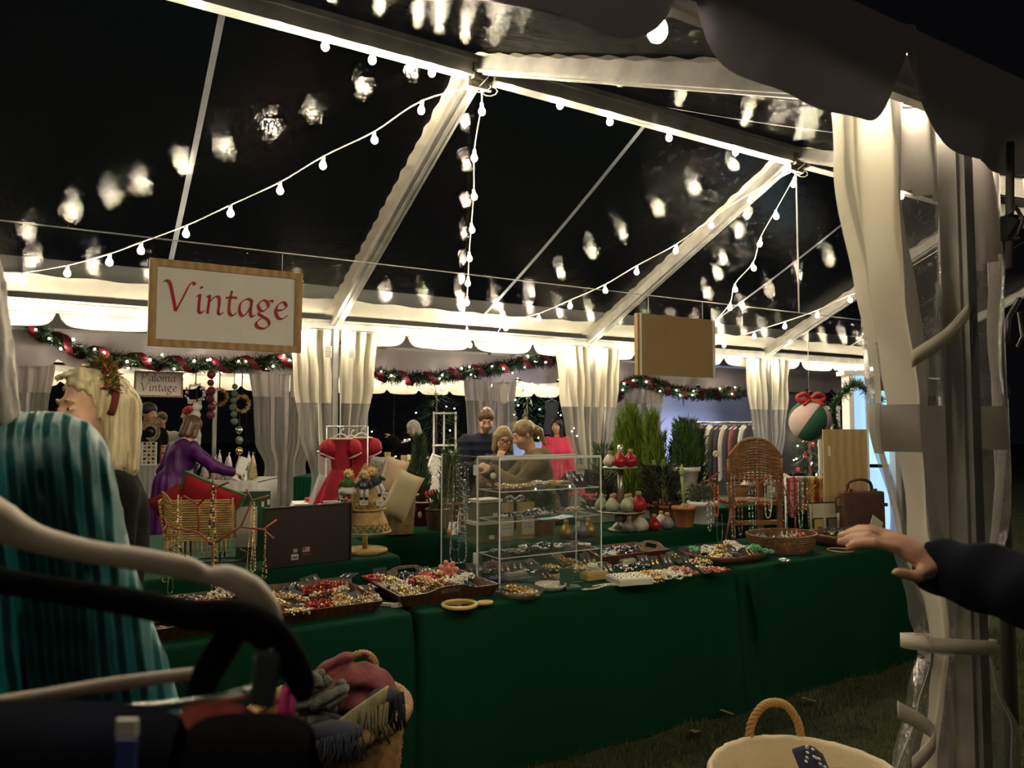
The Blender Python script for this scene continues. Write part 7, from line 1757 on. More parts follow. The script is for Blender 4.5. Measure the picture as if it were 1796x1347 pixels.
# dark ribbon bow on the pouches
m = MB()
for sx in (-1, 1): m.tube(curve_pts([(0, 0, 0), (sx * .035, -.01, .025), (sx * .06, 0, .01), (sx * .035, .01, -.008), (0, 0, 0)], 6), .009, 6)
m.build('ribbon_bow', mat('black_white_ribbon', (0.05, 0.05, 0.055), .5, noise=(40, .9, (0.6, .6, .62))), loc=W(.10, 3.20, H2 + .225), rz=TH, label='black and white ribbon bow on top of the kraft pouches', cat='bow')
on_basket('plant_basket', 'brown woven basket behind the kraft pouches', W(0.33, 3.14, H2), 0.085, 0.13, M_WICKERB, fol(G_MID, 320, (0, 0, .1), .10, .2, 9, w_=.010, spread=1.2))
flower('cluster of pink cyclamen behind the right of the case', px(1010, 866, W(.4, 3.1).y), M_CYC, 14, .05, 4)
flower('smaller pink cyclamen close to the tiered stand', px(1036, 873, W(.5, 3.1).y), M_CYC, 9, .03, 5)
# wax dipped bulbs
def bulb_mesh(): 
    m = MB(); m.lathe([(0.012, 0.0), (0.034, 0.006), (0.046, 0.026), (0.045, 0.045), (0.032, 0.066), (0.018, 0.082), (0.014, 0.090)], 20); return m
BM = {}
def wax_bulb(label, p, m_, k=1.0, group='wax dipped bulbs'):
    t = thing('wax_bulb', label, 'bulb', p, rnd(0, 6), group); t.scale = (k, k, k)
    if m_.name not in BM: BM[m_.name] = bulb_mesh().build('dipped_bulb', m_, t)
    else: c = BM[m_.name].copy(); COL.objects.link(c); c.parent = t
    m = MB(); m.lathe([(0.0145, 0.088), (0.017, 0.098), (0.013, 0.110), (0.010, 0.112), (0.001, 0.106)], 12, wob=lambda a, z: 1 + .12 * math.cos(5 * a)); m.build('cut_neck', mat('dry_bulb_skin', (0.40, 0.27, 0.13), .8), t)
    return t
WX = dict(red=mat('red_wax', (0.42, 0.010, 0.018), .3, noise=(22, .35)), white=mat('white_wax', (0.62, 0.57, 0.48), .35, noise=(18, .2)), green=mat('celadon_wax', (0.38, 0.43, 0.29), .35, noise=(22, .25)), grey=mat('grey_wax', (0.22, 0.215, 0.205), .4, noise=(20, .3)), gold=mat('gold_wax', (0.50, 0.32, 0.09), .35, .6, noise=(20, .3)), silver=mat('silver_wax', (0.30, 0.29, 0.27), .4, .5, noise=(20, .3)))
stp = pb(1089, 940, 3.24); stp.z = H2; YST = stp.y
cs_ = thing('tiered_stand', 'two tier metal stand carrying wax dipped bulbs', 'stand', stp)
zq = lambda y: px(1090, y, YST).z - H2
zm, zt_ = zq(898), zq(822)
m = MB(); m.lathe([(0.085, 0), (0.085, 0.006), (0.055, 0.02), (0.025, 0.06), (0.045, 0.085), (0.02, zm)], 28); m.build('foot', mat('pewter', (0.32, 0.30, 0.26), .35, .8), cs_)
m = MB(); m.lathe([(0.02, zm), (0.158, zm + .002), (0.160, zm + .012), (0.02, zm + .010)], 40); m.build('lower_plate', mat('pewter', (0, 0, 0)), cs_)
m = MB(); m.lathe([(0.018, zm), (0.018, zt_)], 14); m.build('column', mat('pewter', (0, 0, 0)), cs_)
m = MB(); m.lathe([(0.018, zt_), (0.112, zt_ + .002), (0.114, zt_ + .012), (0.016, zt_ + .012)], 36); m.build('upper_plate', mat('pewter', (0, 0, 0)), cs_)
m = MB(); m.lathe([(0.012, zt_ + .01), (0.014, zt_ + .10), (.022, zt_ + .125), (.016, zt_ + .15), (.001, zt_ + .153)], 16); m.build('finial', M_SILVER, cs_)
for (dx, dy, dz, c, k, lab) in ((-.070, -.01, zt_ + .013, 'white', .92, 'white wax bulb at the left of the upper tier'), (-.012, -.055, zt_ + .013, 'red', 1.02, 'red wax bulb at the front of the upper tier'), (.062, -.02, zt_ + .013, 'red', 1.02, 'red wax bulb at the right of the upper tier'),
    (-.125, -.02, zm + .013, 'green', .95, 'celadon wax bulb at the far left of the lower tier'), (-.065, -.08, zm + .013, 'green', .98, 'celadon wax bulb left of the column on the lower tier'), (.025, -.10, zm + .013, 'green', 1.0, 'celadon wax bulb in front of the column on the lower tier'), (.105, -.06, zm + .013, 'red', 1.12, 'red wax bulb with a white back on the lower tier'), (-.03, .07, zm + .013, 'red', .9, 'red wax bulb hidden behind the column'), (.07, .06, zm + .013, 'white', .9, 'buff wax bulb behind on the lower tier')):
    wax_bulb(lab, stp + Vector((dx, dy, dz)), WX[c], k)
for (x, y, c, k, lab) in ((1003, 947, 'gold', 1.0, 'gold wax bulb behind the right edge of the case'), (1036, 946, 'silver', 1.1, 'silver wax bulb behind the right edge of the case'), (1066, 948, 'gold', 1.0, 'gold wax bulb left of the stand foot'), (1113, 936, 'grey', .95, 'grey white wax bulb behind the stand foot'), (1126, 931, 'white', .95, 'white wax bulb on the table behind the front one'), (1141, 936, 'white', 1.05, 'white wax bulb at the front of the table group'), (1165, 933, 'red', .92, 'red wax bulb on the table beside the terracotta pot'), (1184, 930, 'grey', .95, 'dark grey wax bulb next to the terracotta pot'), (1160, 922, 'white', .88, 'small white wax bulb behind the red one'), (1098, 930, 'red', .8, 'red wax bulb peeping behind the stand foot')):
    p = R2(x, y); a, b = tf(p); wax_bulb(lab, W(a, min(b, 3.36), H2), WX[c], k)
# terracotta pots with amaryllis
def amaryllis(label, p, R, h, kind):
    def ex(t):
        if kind == 'leaf':
            for i in range(4):
                m = MB(); m.grid(lambda s, q: Vector(((s - .5) * .030 * (1 - .35 * abs(2 * q - 1) ** 2) + (i - 1.5) * .016 * (1 + 1.2 * q), .01 * (i % 2) + .006 * math.cos(PI * (s - .5)), h + .0 + (.30 - .05 * (i % 2)) * q)), 3, 8); o = m.build('leaf', mat('amaryllis_leaf', (0.13, 0.24, 0.04), .5), t); o.modifiers.new('t', 'SOLIDIFY').thickness = .003
        elif kind == 'bud':
            m = MB(); m.tube([(0, 0, h - .02), (-.004, 0, h + .10), (-.012, 0, h + .20)], .010, 10); m.build('stalk', mat('amaryllis_stalk', (0.24, 0.34, 0.09), .5), t)
            m = MB(); m.lathe([(.008, 0), (.016, .03), (.013, .06), (.001, .09)], 12, c=(-.012, 0, h + .19)); m.build('bud', mat('amaryllis_bud', (0.30, 0.40, 0.12), .5), t)
        else:
            for i in range(3):
                m = MB(); m.tube([((i - 1) * .016, 0, h - .02), ((i - 1) * .024, 0, h + .11)], .008, 8); m.build('stalk', mat('amaryllis_stalk', (0, 0, 0)), t)
                m = MB(); m.ball(((i - 1) * .026, 0, h + .135), .016, 8, 6, (.8, .8, 1.8)); m.build('faded_bloom', mat('faded_bloom', (0.25, 0.09, 0.06), .7), t)
        m = MB(); m.lathe([(.03, h - .03), (.034, h - .012), (.02, h + .012), (.012, h + .02)], 14); m.build('bulb_neck', mat('bulb_skin', (0.35, 0.24, 0.10), .7), t)
    return plant('potted_amaryllis', label, p, R, h, M_TERRA, None, extra=ex, taper=0.70)
def onR2(x, y): a, b = tf(R2(x, y)); return W(a, min(max(b, 2.93), 3.34), H2)
amaryllis('terracotta pot with a tall pale green amaryllis bud', onR2(1201, 924), .078, .135, 'bud')
amaryllis('terracotta pot with faded amaryllis stalks', onR2(1160, 908), .075, .12, 'faded')
amaryllis('terracotta pot with broad amaryllis leaves behind the stand', onR2(1134, 905), .07, .12, 'leaf')
# white urns and evergreens
plant('potted_evergreen', 'low white urn with trailing grey green sprigs', onR2(1232, 917), .10, .15, M_URN, fol(gset('grey_sprig', (0.10, 0.125, 0.075)), 520, (0, 0, .13), .10, .17, 11, w_=.0028, spread=1.4, droop=.3), taper=.8, lip=.02)
m = MB(); m.lathe([(.075, 0), (.085, .03), (.06, .06), (.065, .16), (.09, .20)], 28); m.build('urn_foot', M_URN, loc=W(1.66, 3.02, H2), label='white fluted urn foot under the bushy evergreen', cat='urn')
plant('potted_evergreen', 'white urn with a bushy evergreen and one white rose', W(1.66, 3.02, H2 + .20), .095, .17, M_URN, fol(G_MID, 1200, (0, 0, .16), .12, .34, 12, w_=.0032, spread=.8, ln=.2), taper=.62, lip=.02)
m = MB()
for i in range(7): m.ball((.012 * math.cos(i * .9), .004, .012 * math.sin(i * .9)), .013, 8, 5, (1, .6, 1))
m.build('white_rose', mat('ivory_rose', (0.68, 0.62, 0.48), .8), loc=px(1256, 796, W(1.6, 3.1).y - .1), label='single ivory rose in the bushy evergreen', cat='flower')
for (x, yb, Y, R, hh, ms, n, sd, cone, lab, sp) in ((1108, 870, 5.75, .20, .68, G_BRIGHT, 5200, 21, .25, 'bright lime green feathery cypress behind the tiered stand', .32), (1150, 872, 5.6, .13, .62, G_BRIGHT, 2600, 22, .35, 'tall lime green cypress plume beside the dark juniper', .25), (1205, 880, 5.7, .22, .60, G_DARK, 4600, 23, .15, 'dark green juniper bush behind the amaryllis pots', .5), (1060, 875, 5.9, .13, .40, G_DARK, 700, 24, .3, 'dark evergreen at the right corner of the acrylic case', .6), (1165, 900, 5.45, .20, .34, gset('purple_green', (0.05, 0.055, 0.03)), 900, 25, 0, 'dark leafy undergrowth behind the wax bulbs', 1.2), (1055, 905, 5.35, .16, .30, gset('purple_green', (0, 0, 0)), 600, 26, 0, 'dark leafy plant behind the left of the tiered stand', 1.2), (790, 890, 5.6, .10, .40, G_ROSE, 600, 27, .5, 'rosemary bush seen through the open case door', .4), (680, 850, 5.7, .10, .14, G_ROSE, 350, 28, .4, 'rosemary sprigs behind the pointed pillows', .4), (715, 860, 5.7, .10, .16, G_ROSE, 450, 29, .4, 'rosemary bush behind the small red pots', .4)):
    p = px(x, yb, Y); zb = .80 if 1000 < x else .83
    zb = .80
    hreal = p.z - .80 + hh
    plant('potted_evergreen', lab, Vector((p.x, Y, zb)), min(.12, R * .7), .14, M_TERRA if sd % 2 else M_URN, plumes(ms, n, R, hreal - .04, sd, sp, cone))
# box of white pillows and red plaid bows behind the wicker chair
for i, (x, y, mm, lab, wd) in enumerate(((1325, 838, mat('white_pillow', (0.66, 0.62, 0.56), .85), 'white pillow on the table behind the wicker chair', .20), (1365, 842, mat('white_pillow', (0, 0, 0)), 'white pillow stacked right of the wicker chair', .18), (1315, 856, mat('red_plaid', (0.35, 0.03, 0.04), .8, noise=(16, .9, (.6, .5, .45))), 'red plaid pillow under the chair back', .22), (1372, 870, mat('blue_print_pillow', (0.30, 0.36, 0.42), .85, noise=(20, .5)), 'pale printed pillow right of the chair leg', .18))):
    q = px(x, y, 6.45); pillow(lab, q, wd, .13, .12, mm, (1.1, 0, .2 * i))
on_basket('plant_basket', 'brown wicker hamper behind the chair legs', Vector((px(1310, 880, 6.5).x, 6.5, .84)), .16, .16, M_WICKERB)
# ================================================================== garlands along the far tent
M_LED = mat('fairy_light', (1, .9, .8), .3, emit=(1.0, .86, .66, 60.0))
lm = MB(); lm.ball((0, 0, 0), .013, 8, 6); LED_ME = lm.build('x', M_LED).data; bpy.data.objects.remove(bpy.data.objects['x'])
def led(parent, p, k=1.0, name='fairy_light'):
    o = bpy.data.objects.new(name, LED_ME); COL.objects.link(o); o.parent = parent; o.location = p; o.scale = (k, k, k); return o
M_RIB = mat('wine_ribbon', (0.16, 0.008, 0.016), .6)
def garland(label, pts, R=.09, n=1500, nled=16, sd=1, ribbon=True, ms=None, kled=1.0):
    c = curve_pts(pts, 10); o0 = c[0]; t = thing('garland', label, 'garland', o0); rr = random.Random(sd); m = MB()
    L = [0.0]
    for a, b in zip(c, c[1:]): L.append(L[-1] + (b - a).length)
    def at(f):
        d = f * L[-1]
        for i in range(len(c) - 1):
            if L[i + 1] >= d: return c[i].lerp(c[i + 1], (d - L[i]) / max(1e-6, L[i + 1] - L[i])) - o0, (c[i + 1] - c[i]).normalized()
        return c[-1] - o0, (c[-1] - c[-2]).normalized()
    for i in range(n):
        p, d = at(rr.random()); e = Vector((rr.gauss(0, 1), rr.gauss(0, 1), rr.gauss(0, 1))).normalized(); e = (e + d * rr.uniform(-.5, .5)).normalized()
        q = p + e * R * rr.uniform(.5, 1.15); s = e.cross(d).normalized() * .010; m.cm = rr.randrange(3)
        m.add([p - s, p + s, q + s * .5, q - s * .5], [(0, 1, 2, 3)])
    o = m.build('needles', ms or gset('fir_green', (0.022, 0.045, 0.014)), t); o['kind'] = 'stuff'
    if ribbon:
        m = MB(); vs = []; k = 240; tw = L[-1] / .40
        for i in range(k + 1):
            p, d = at(i / k); x, y, _ = frame_of(d); a = 2 * PI * tw * i / k; e = x * math.cos(a) + y * math.sin(a); vs += [p + e * R * .72 - d * .045, p + e * R * .8 + d * .045]
        m.add(vs, [(2 * i, 2 * i + 1, 2 * i + 3, 2 * i + 2) for i in range(k)], True); m.build('ribbon', M_RIB, t)
    for i in range(nled):
        p, d = at((i + rr.uniform(.1, .9)) / nled); e = Vector((rr.gauss(0, .6), -1, rr.gauss(0, .8))).normalized(); led(t, p + e * R * 1.05, kled * rr.uniform(.8, 1.15))
    return t
BG = B2 + 0.22
gp = lambda L, b=None: [pb(x, y, BG if b is None else b) for x, y in L]
garland('fir and wine ribbon garland sweeping above the Paloma sign', gp([(55, 572), (90, 592), (135, 612), (200, 628), (290, 637), (380, 641), (450, 636), (520, 632)]), .13, 4200, 20, 3)
garland('fir and wine ribbon garland between the first two far curtains', gp([(660, 655), (705, 663), (755, 664), (810, 655), (870, 646), (925, 636), (975, 630)]), .13, 3400, 16, 4)
garland('fir and wine ribbon garland behind the cardboard sign', gp([(1078, 700), (1092, 682), (1115, 669), (1150, 675), (1190, 688), (1240, 692), (1300, 690)]), .14, 3400, 13, 5)
# short drops of garland and hanging wreaths by the small sign
def wreath(label, x, y, Y, R, ms, n=340, cord=True, ball=None, r=.3, topy=625):
    p = px(x, y, Y); t = thing('wreath', label, 'wreath', p); rr = random.Random(x); m = MB()
    for i in range(n):
        a = rr.uniform(0, 2 * PI); c = Vector((R * math.cos(a), 0, R * math.sin(a))); e = Vector((rr.gauss(0, 1), rr.gauss(0, 1), rr.gauss(0, 1))).normalized()
        if ball: m.cm = rr.randrange(len(ms)); m.ball(c + e * R * r * rr.random(), R * .11, 6, 4)
        else: s = e.orthogonal().normalized() * R * .06; m.cm = rr.randrange(len(ms)); q = c + e * R * r * 1.4; m.add([c - s, c + s, q], [(0, 1, 2)])
    m.build('ring', ms, t)
    if cord: m = MB(); m.tube([(0, 0, R), (0, 0, px(x, topy, Y).z - p.z)], .006, 5); m.build('cord', M_BLACK, t)
    return t
wreath('red and white bauble wreath hanging right of the small sign', 343, 690, 8.3, .10, [M_WHITE, mat('bauble_red', (0.45, .02, .03), .3), M_WHITE, M_SILVER], 110, ball=True)
wreath('gold tinsel wreath beside the bauble wreath', 385, 696, 8.4, .085, [M_GOLD, mat('pale_gold', (.62, .5, .2), .35, .6)], 400)
wreath('straw wreath with a pale bow hanging by the shaded curtain', 424, 708, 8.4, .085, [M_WICKER, mat('pale_gold', (0, 0, 0))], 400)
def ornament_string(label, x, y0, y1, Y, ms, r):
    p = px(x, y0, Y); q = px(x, y1, Y); m = MB(); k = max(2, int((p.z - q.z) / (r * 1.9)))
    t = thing('hanging_ornament', label, 'ornament', p)
    m = MB(); m.tube([(0, 0, 0.15), (0, 0, q.z - p.z)], .004, 5); m.build('cord', M_BLACK, t)
    for i in range(k):
        m = MB(); m.ball((rnd(-.3, .3) * r, 0, (q.z - p.z) * (i + .5) / k), r * rnd(.8, 1.1), 10, 6); m.build('bauble', ms[i % len(ms)], t)
ornament_string('string of wine red baubles below the first garland', 372, 650, 735, 8.2, [mat('bauble_wine', (.12, .01, .02), .35)], .045)
ornament_string('white felt bell ornament string beneath the bauble wreath', 345, 706, 735, 8.25, [M_WHITE, mat('felt_white', (.6, .58, .55), .9)], .055)
ornament_string('grey green foliage string beside the straw wreath', 411, 672, 745, 8.35, [mat('sage', (.10, .13, .11), .8)], .04)
ornament_string('silver bauble cluster above the glittering table', 420, 745, 800, 8.3, [M_SILVER, mat('bauble_smoke', (.2, .2, .2), .2, .6), M_GOLD], .05)
m = MB()
for sx in (-1, 1): m.tube(curve_pts([(0, 0, 0), (sx * .05, 0, -.02), (sx * .085, 0, -.09), (sx * .09, 0, -.17)], 6), .022, 8)
m.tube([(0, 0, 0), (0, 0, .2)], .006, 5); m.build('ribbon_bow', mat('bright_red', (.42, .02, .025), .6), loc=px(205, 662, 8.3), label='red ribbon loop hanging left of the small sign', cat='bow')
# ------------------------------------------------------------------ tables of the far tent
M_GCLOTH = mat('grey_cloth', (.34, .33, .32), .9, bump=(8, .4, .02)); M_WCLOTH = mat('white_cloth', (.66, .64, .62), .9, bump=(8, .4, .02))
def far_table(label, x0, x1, yt, Y, depth, m_, z=.78):
    p0, p1 = px(x0, yt, Y), px(x1, yt, Y); t = thing('market_table', label, 'table', (p0.x, Y, 0)); w_ = p1.x - p0.x
    m = MB(); n = 60
    m.grid(lambda s, q: Vector((w_ * s, .02 * math.sin(s * 40) * q, z * (1 - q))), n, 6); m.grid(lambda s, q: Vector((.0, depth * s, z * (1 - q))), 6, 4); m.grid(lambda s, q: Vector((w_, depth * s, z * (1 - q))), 6, 4)
    m.box((w_ / 2, depth / 2, z), (w_, depth, .02)); m.build('tablecloth', m_, t); return t
far_table('white clothed table with glittering cone trees in the far tent', 350, 452, 845, 8.3, .7, M_WCLOTH, px(400, 845, 8.3).z)
far_table('grey clothed table with jewellery frames in the far tent', 236, 296, 818, 9.0, .7, M_GCLOTH, px(260, 818, 9.0).z)
far_table('white clothed stationery table behind the red dresses', 640, 800, 838, 8.9, .8, M_WCLOTH, px(700, 838, 8.9).z)
far_table('white table with plants far behind the woman with glasses', 880, 960, 778, 12.0, .7, M_WCLOTH, px(900, 778, 12.0).z)
far_table('green clothed table with white boxes behind the shaded curtain', 515, 560, 838, 8.6, .6, M_GREEN, px(540, 838, 8.6).z)
for i, (x, yb, h_, c, lab) in enumerate(((362, 843, .20, (.72, .62, .62), 'blush glitter cone tree at the left of the white table'), (377, 846, .27, (.75, .68, .66), 'tall blush glitter cone tree on the white table'), (393, 845, .24, (.66, .52, .36), 'tan cone tree on the white table'), (404, 843, .30, (.78, .74, .74), 'tall white glitter cone tree on the white table'), (418, 844, .26, (.70, .58, .42), 'gold cone tree on the white table'), (432, 842, .30, (.74, .70, .66), 'silver cone tree at the right of the white table'), (446, 840, .30, (.60, .48, .26), 'gold glass cone tree by the curtain'), (384, 825, .32, (.80, .70, .72), 'pink cone tree at the back of the white table'))):
    p = px(x, yb, 8.5); t = thing('cone_tree', lab, 'cone tree', Vector((p.x, 8.45 + .06 * (i % 3), px(400, 845, 8.3).z + .012))); mm = mat('glitter_%d' % i, c, .35, .2, noise=(60, .4), emit=None)
    m = MB(); m.lathe([(.052, .02), (.045, .05), (.05, .052), (.034, h_ * .5), (.038, h_ * .5 + .004), (.018, h_ * .8), (.001, h_)], 16, wob=lambda a, z: 1 + .06 * math.cos(9 * a)); m.build('cone', mm, t)
    m = MB(); m.lathe([(.03, 0), (.03, .02)], 12); m.build('base', mm, t); m = MB(); m.ball((0, 0, h_), .012, 8, 5); m.build('finial', M_SILVER, t)
t = thing('price_board', 'tilted white price board among the cone trees', 'sign', Vector((px(425, 838, 8.4).x, 8.35, px(400, 845, 8.3).z + .012)), .2); m = MB(); m.box((0, 0, .13), (.10, .01, .26), Matrix.Rotation(.35, 3, 'Y')); m.build('board', M_WHITE, t); m = MB(); m.box((0.05, .05, .05), (.02, .10, .1)); m.build('prop', M_WHITE, t)
# jewellery frames and sunburst mirror
zg = px(260, 818, 9.0).z + .01
for (x, w_, h_, lab) in ((261, .17, .28, 'white jewellery frame with rows of small cards'), (291, .12, .24, 'red edged jewellery frame beside the smiling person')):
    t = thing('jewellery_frame', lab, 'frame', Vector((px(x, 800, 9.1).x, 9.1, zg)), .05); red = 'red' in lab
    m = MB(); m.box((0, .012, h_ / 2), (w_, .01, h_)); m.build('back_panel', M_WHITE, t)
    for sx in (-1, 1): m = MB(); m.box((sx * w_ / 2, 0, h_ / 2), (.012, .025, h_)); m.build('frame_bar', M_RED if red else M_WHITE, t)
    for r_ in range(6):
        for c_ in range(3): m = MB(); m.box((-w_ * .3 + w_ * .3 * c_, 0, .03 + (h_ - .05) * r_ / 5), (w_ * .17, .008, h_ * .10)); m.build('card', M_BLACK if (r_ + c_) % 2 else mat('tan_card', (0, 0, 0)), t)
t = thing('sunburst_mirror', 'round mirror with a shell sunburst rim', 'mirror', px(263, 758, 9.2)); m = MB(); m.torus((0, 0, 0), .085, .018, axis=(0, 1, 0), n=30, m=8); m.build('rim', mat('shell_rim', (.38, .30, .18), .6, noise=(50, .5)), t)
m = MB(); m.lathe([(.08, 0), (.001, .002)], 28, axis=(0, -1, 0)); m.build('glass', mat('mirror_glass', (0, 0, 0)), t)
m = MB()
for i in range(28): a = 2 * PI * i / 28; m.ball((.115 * math.cos(a), 0, .115 * math.sin(a)), .015, 6, 4)
m.build('shells', mat('shell_rim', (0, 0, 0)), t)
m = MB(); m.tube([(0, .02, -.1), (0, .02, zg - t.location.z)], .01, 6); m.build('stand', M_DARKMET, t)
# stationery on the white table behind the dresses
zs = px(700, 838, 8.9).z + .012; rr = random.Random(9)
for i in range(11):
    x = 648 + i * 10; h_ = rr.uniform(.12, .30); t = thing('gift_carton', 'small carton on the stationery table, %s from the left' % ('first', 'second', 'third', 'fourth', 'fifth', 'sixth', 'seventh', 'eighth', 'ninth', 'tenth', 'eleventh')[i], 'box', Vector((px(x, 800, 9.1).x, 9.1 + .08 * (i % 2), zs)), rr.uniform(-.2, .2), 'cartons on the stationery table')
    m = MB(); m.box((0, 0, h_ / 2), (.062, .06, h_)); m.build('carton', M_WHITE if i % 3 else mat('kraft_paper', (0, 0, 0)), t); m = MB(); m.box((0, -.031, h_ * .5), (.04, .002, h_ * .5)); m.build('print', mat('cream_rim', (0, 0, 0)), t)
for (x, y, w_, h_, tl, lab) in ((757, 790, .16, .26, .35, 'white framed print leaning on the stationery table'), (785, 792, .14, .30, .28, 'white scroll patterned frame leaning by the shelf'), (742, 812, .16, .22, .3, 'pale framed print at the front of the stationery table')):
    t = thing('picture_frame', lab, 'frame', Vector((px(x, y, 8.95).x, 8.95, zs))); t.rotation_euler = (-.3, tl, .1)
    for sx in (-1, 1): m = MB(); m.box((sx * w_ / 2, 0, h_ / 2), (.02, .02, h_)); m.build('frame_bar', M_WHITE, t)
    for z in (0, h_): m = MB(); m.box((0, 0, z), (w_ + .02, .02, .02)); m.build('frame_bar', M_WHITE, t)
    m = MB(); m.box((0, .006, h_ / 2), (w_, .006, h_)); m.build('picture', mat('pale_print', (.52, .52, .46), .8, noise=(30, .35)), t)
# white ladder shelf
t = thing('ladder_shelf', 'white ladder shelf with small wreaths behind the stationery', 'shelf', Vector((px(780, 760, 9.6).x, 9.6, 0))); zt2 = px(780, 722, 9.6).z
for sx in (-.14, -.01, .14):
    m = MB(); m.box((sx, 0, zt2 / 2), (.022, .03, zt2)); m.build('upright', M_WHITE, t)
for z in (.6, .95, 1.25, zt2 - .02): m = MB(); m.box((0, 0, z), (.30, .12, .02)); m.build('shelf_board', M_WHITE, t)
for i, (x, y) in enumerate(((795, 733), (792, 775))): wreath('small green wreath on the %s of the ladder shelf' % ('top' if i == 0 else 'middle'), x, y, 9.5, .05, gset('leafy_green', (0, 0, 0)), 200, cord=False)
# white frame pinned by the man in navy, grey dress, cone trees and poinsettia on the far table
t = thing('picture_frame', 'pale empty frame hanging on the shaded curtain behind the man', 'frame', px(885, 690, 11.0)); 
for sx in (-1, 1): m = MB(); m.box((sx * .05, 0, 0), (.022, .02, .30)); m.build('frame_bar', mat('champagne', (.55, .48, .36), .4, .4), t)
for z in (-1, 1): m = MB(); m.box((0, 0, z * .14), (.12, .02, .022)); m.build('frame_bar', mat('champagne', (0, 0, 0)), t)
m = MB(); m.box((0, .008, 0), (.09, .004, .27)); m.build('mat_board', M_WHITE, t)
dress('dark grey dress hanging against the blue lit drape', 968, 705, 11.6, .22, .30, .50, mat('charcoal_dress', (.075, .07, .07), .8), .1, mat('charcoal_dress', (0, 0, 0)), sleeves=False)
zf = px(900, 778, 12.0).z + .012
for (x, h_, lab) in ((903, .42, 'straw cone tree on the far white table'), (921, .40, 'second straw cone tree further right on the far table')):
    t = thing('cone_tree', lab, 'cone tree', Vector((px(x, 760, 12.2).x, 12.2, zf + .10)))
    for k in range(5): m = MB(); m.lathe([(.10 - .018 * k, .04 + .08 * k), (.001, .16 + .07 * k)], 14, wob=lambda a, z: 1 + .12 * math.cos(7 * a)); m.build('tier', M_WICKER, t)
    m = MB(); m.lathe([(.04, -.10), (.03, .05)], 10); m.build('base', M_WICKER, t)
plant('potted_flower', 'red poinsettia in front of white branches on the far table', Vector((px(892, 765, 12.1).x, 12.1, zf)), .07, .12, M_TERRA, fol([M_CYR, mat('petal_dark', (.3, .01, .02), .7), G_DARK[0]], 120, (0, 0, .1), .08, .16, 31, w_=.02, spread=1.4))
m = MB(); blades(m, 260, (0, 0, 0), .16, .35, 32, w_=.004, spread=1.0); m.build('white_branches', [M_WHITE] * 3, loc=Vector((px(886, 752, 12.4).x, 12.4, zf)), label='bunch of white frosted branches at the back of the far table', cat='branches')
# drape lit blue and the lamp that lights it
curtain('tent_curtain', 'pale drape washed with blue light beside the grey dress', W(A2 + 1.9 * BAY, B2 - .6), U, [(2.35, 0, .5, 1), (1.4, 0, .35, 1), (.05, 0, .4, 1)], 3, .05, lambda s, z: 'w', ns=30, nz=24, seedc=77)
def flood(label, p, col, k, r=.06, aim=(0, 0, 1)):
    t = thing('led_floodlight', label, 'lamp', p); m = MB(); m.lathe([(r * 1.2, -.10), (r * 1.25, 0), (r * 1.1, .004)], 16, axis=aim); m.build('housing', M_BLACK, t)
    m = MB(); m.lathe([(r, .006), (.001, .007)], 16, axis=aim); m.build('lens', mat('led_lens_%s' % k, col, .4, emit=(*col, k)), t)
flood('blue floodlight on the lawn beside the pale drape', Vector((px(960, 800, 11.3).x, 11.15, .2)), (.22, .42, 1.0), 170.0, .07, (0.25, .55, .9))
flood('blue floodlight at the back of the far tent by the sidewall', Vector(W(A2 + 3.9 * BAY, B2F + 1.1, .25)), (.35, .45, 1.0), 650.0, .07, (-.4, .7, .6))
# ------------------------------------------------------------------ clothes rack in front of the sidewall
pr0, pr1 = px(1186, 741, 9.6), px(1318, 741, 9.9); ck = thing('clothes_rack', 'chrome clothes rack crowded with knitwear in the far tent', 'clothes rack', (pr0.x, pr0.y, 0)); dv = Vector((pr1.x - pr0.x, pr1.y - pr0.y, 0))
m = MB(); m.tube([(0, 0, pr0.z), (dv.x, dv.y, pr0.z)], .014, 8); m.ball((0, 0, pr0.z), .024, 8, 6); m.build('rail', M_SILVER, ck)
for f in (.03, .97): m = MB(); m.tube([(dv.x * f, dv.y * f, 0), (dv.x * f, dv.y * f, pr0.z)], .014, 8); m.build('upright', M_SILVER, ck)
for i in range(14):
    f = .12 + .84 * i / 13; c = ((.03, .03, .035), (.42, .38, .32), (.04, .035, .04), (.22, .06, .07), (.02, .02, .02), (.48, .45, .40), (.03, .028, .03))[i % 7]
    cn = ('black', 'oatmeal', 'charcoal', 'rose', 'jet', 'cream', 'ebony')[i % 7]
    t = thing('hanging_garment', '%s knit hanging on the far clothes rack, number %s from its left end' % (cn, ('one', 'two', 'three', 'four', 'five', 'six', 'seven', 'eight', 'nine', 'ten', 'eleven', 'twelve', 'thirteen', 'fourteen')[i]), 'garment', Vector((pr0.x + dv.x * f, pr0.y + dv.y * f, pr0.z)), .9)
    m = MB(); m.tube(curve_pts([(0, 0, .012), (.012, 0, 0), (0, 0, -.03), (-.18, 0, -.09)], 4), .004, 5); m.tube([(0, 0, -.03), (.18, 0, -.09)], .004, 5); m.build('hanger', M_WHITE, t)
    m = MB(); m.grid(lambda s, q: Vector(((.06 + .16 * min(1, q * 4) ** .6) * math.cos(2 * PI * s), .03 * math.sin(2 * PI * s) * (1 + .3 * math.sin(6 * PI * s)), -.035 - .10 * min(1, q * 3.0) * abs(math.cos(2 * PI * s)) - .62 * q)), 24, 10, closed_u=True); m.build('knit', mat('knit_' + cn, c, .9), t)
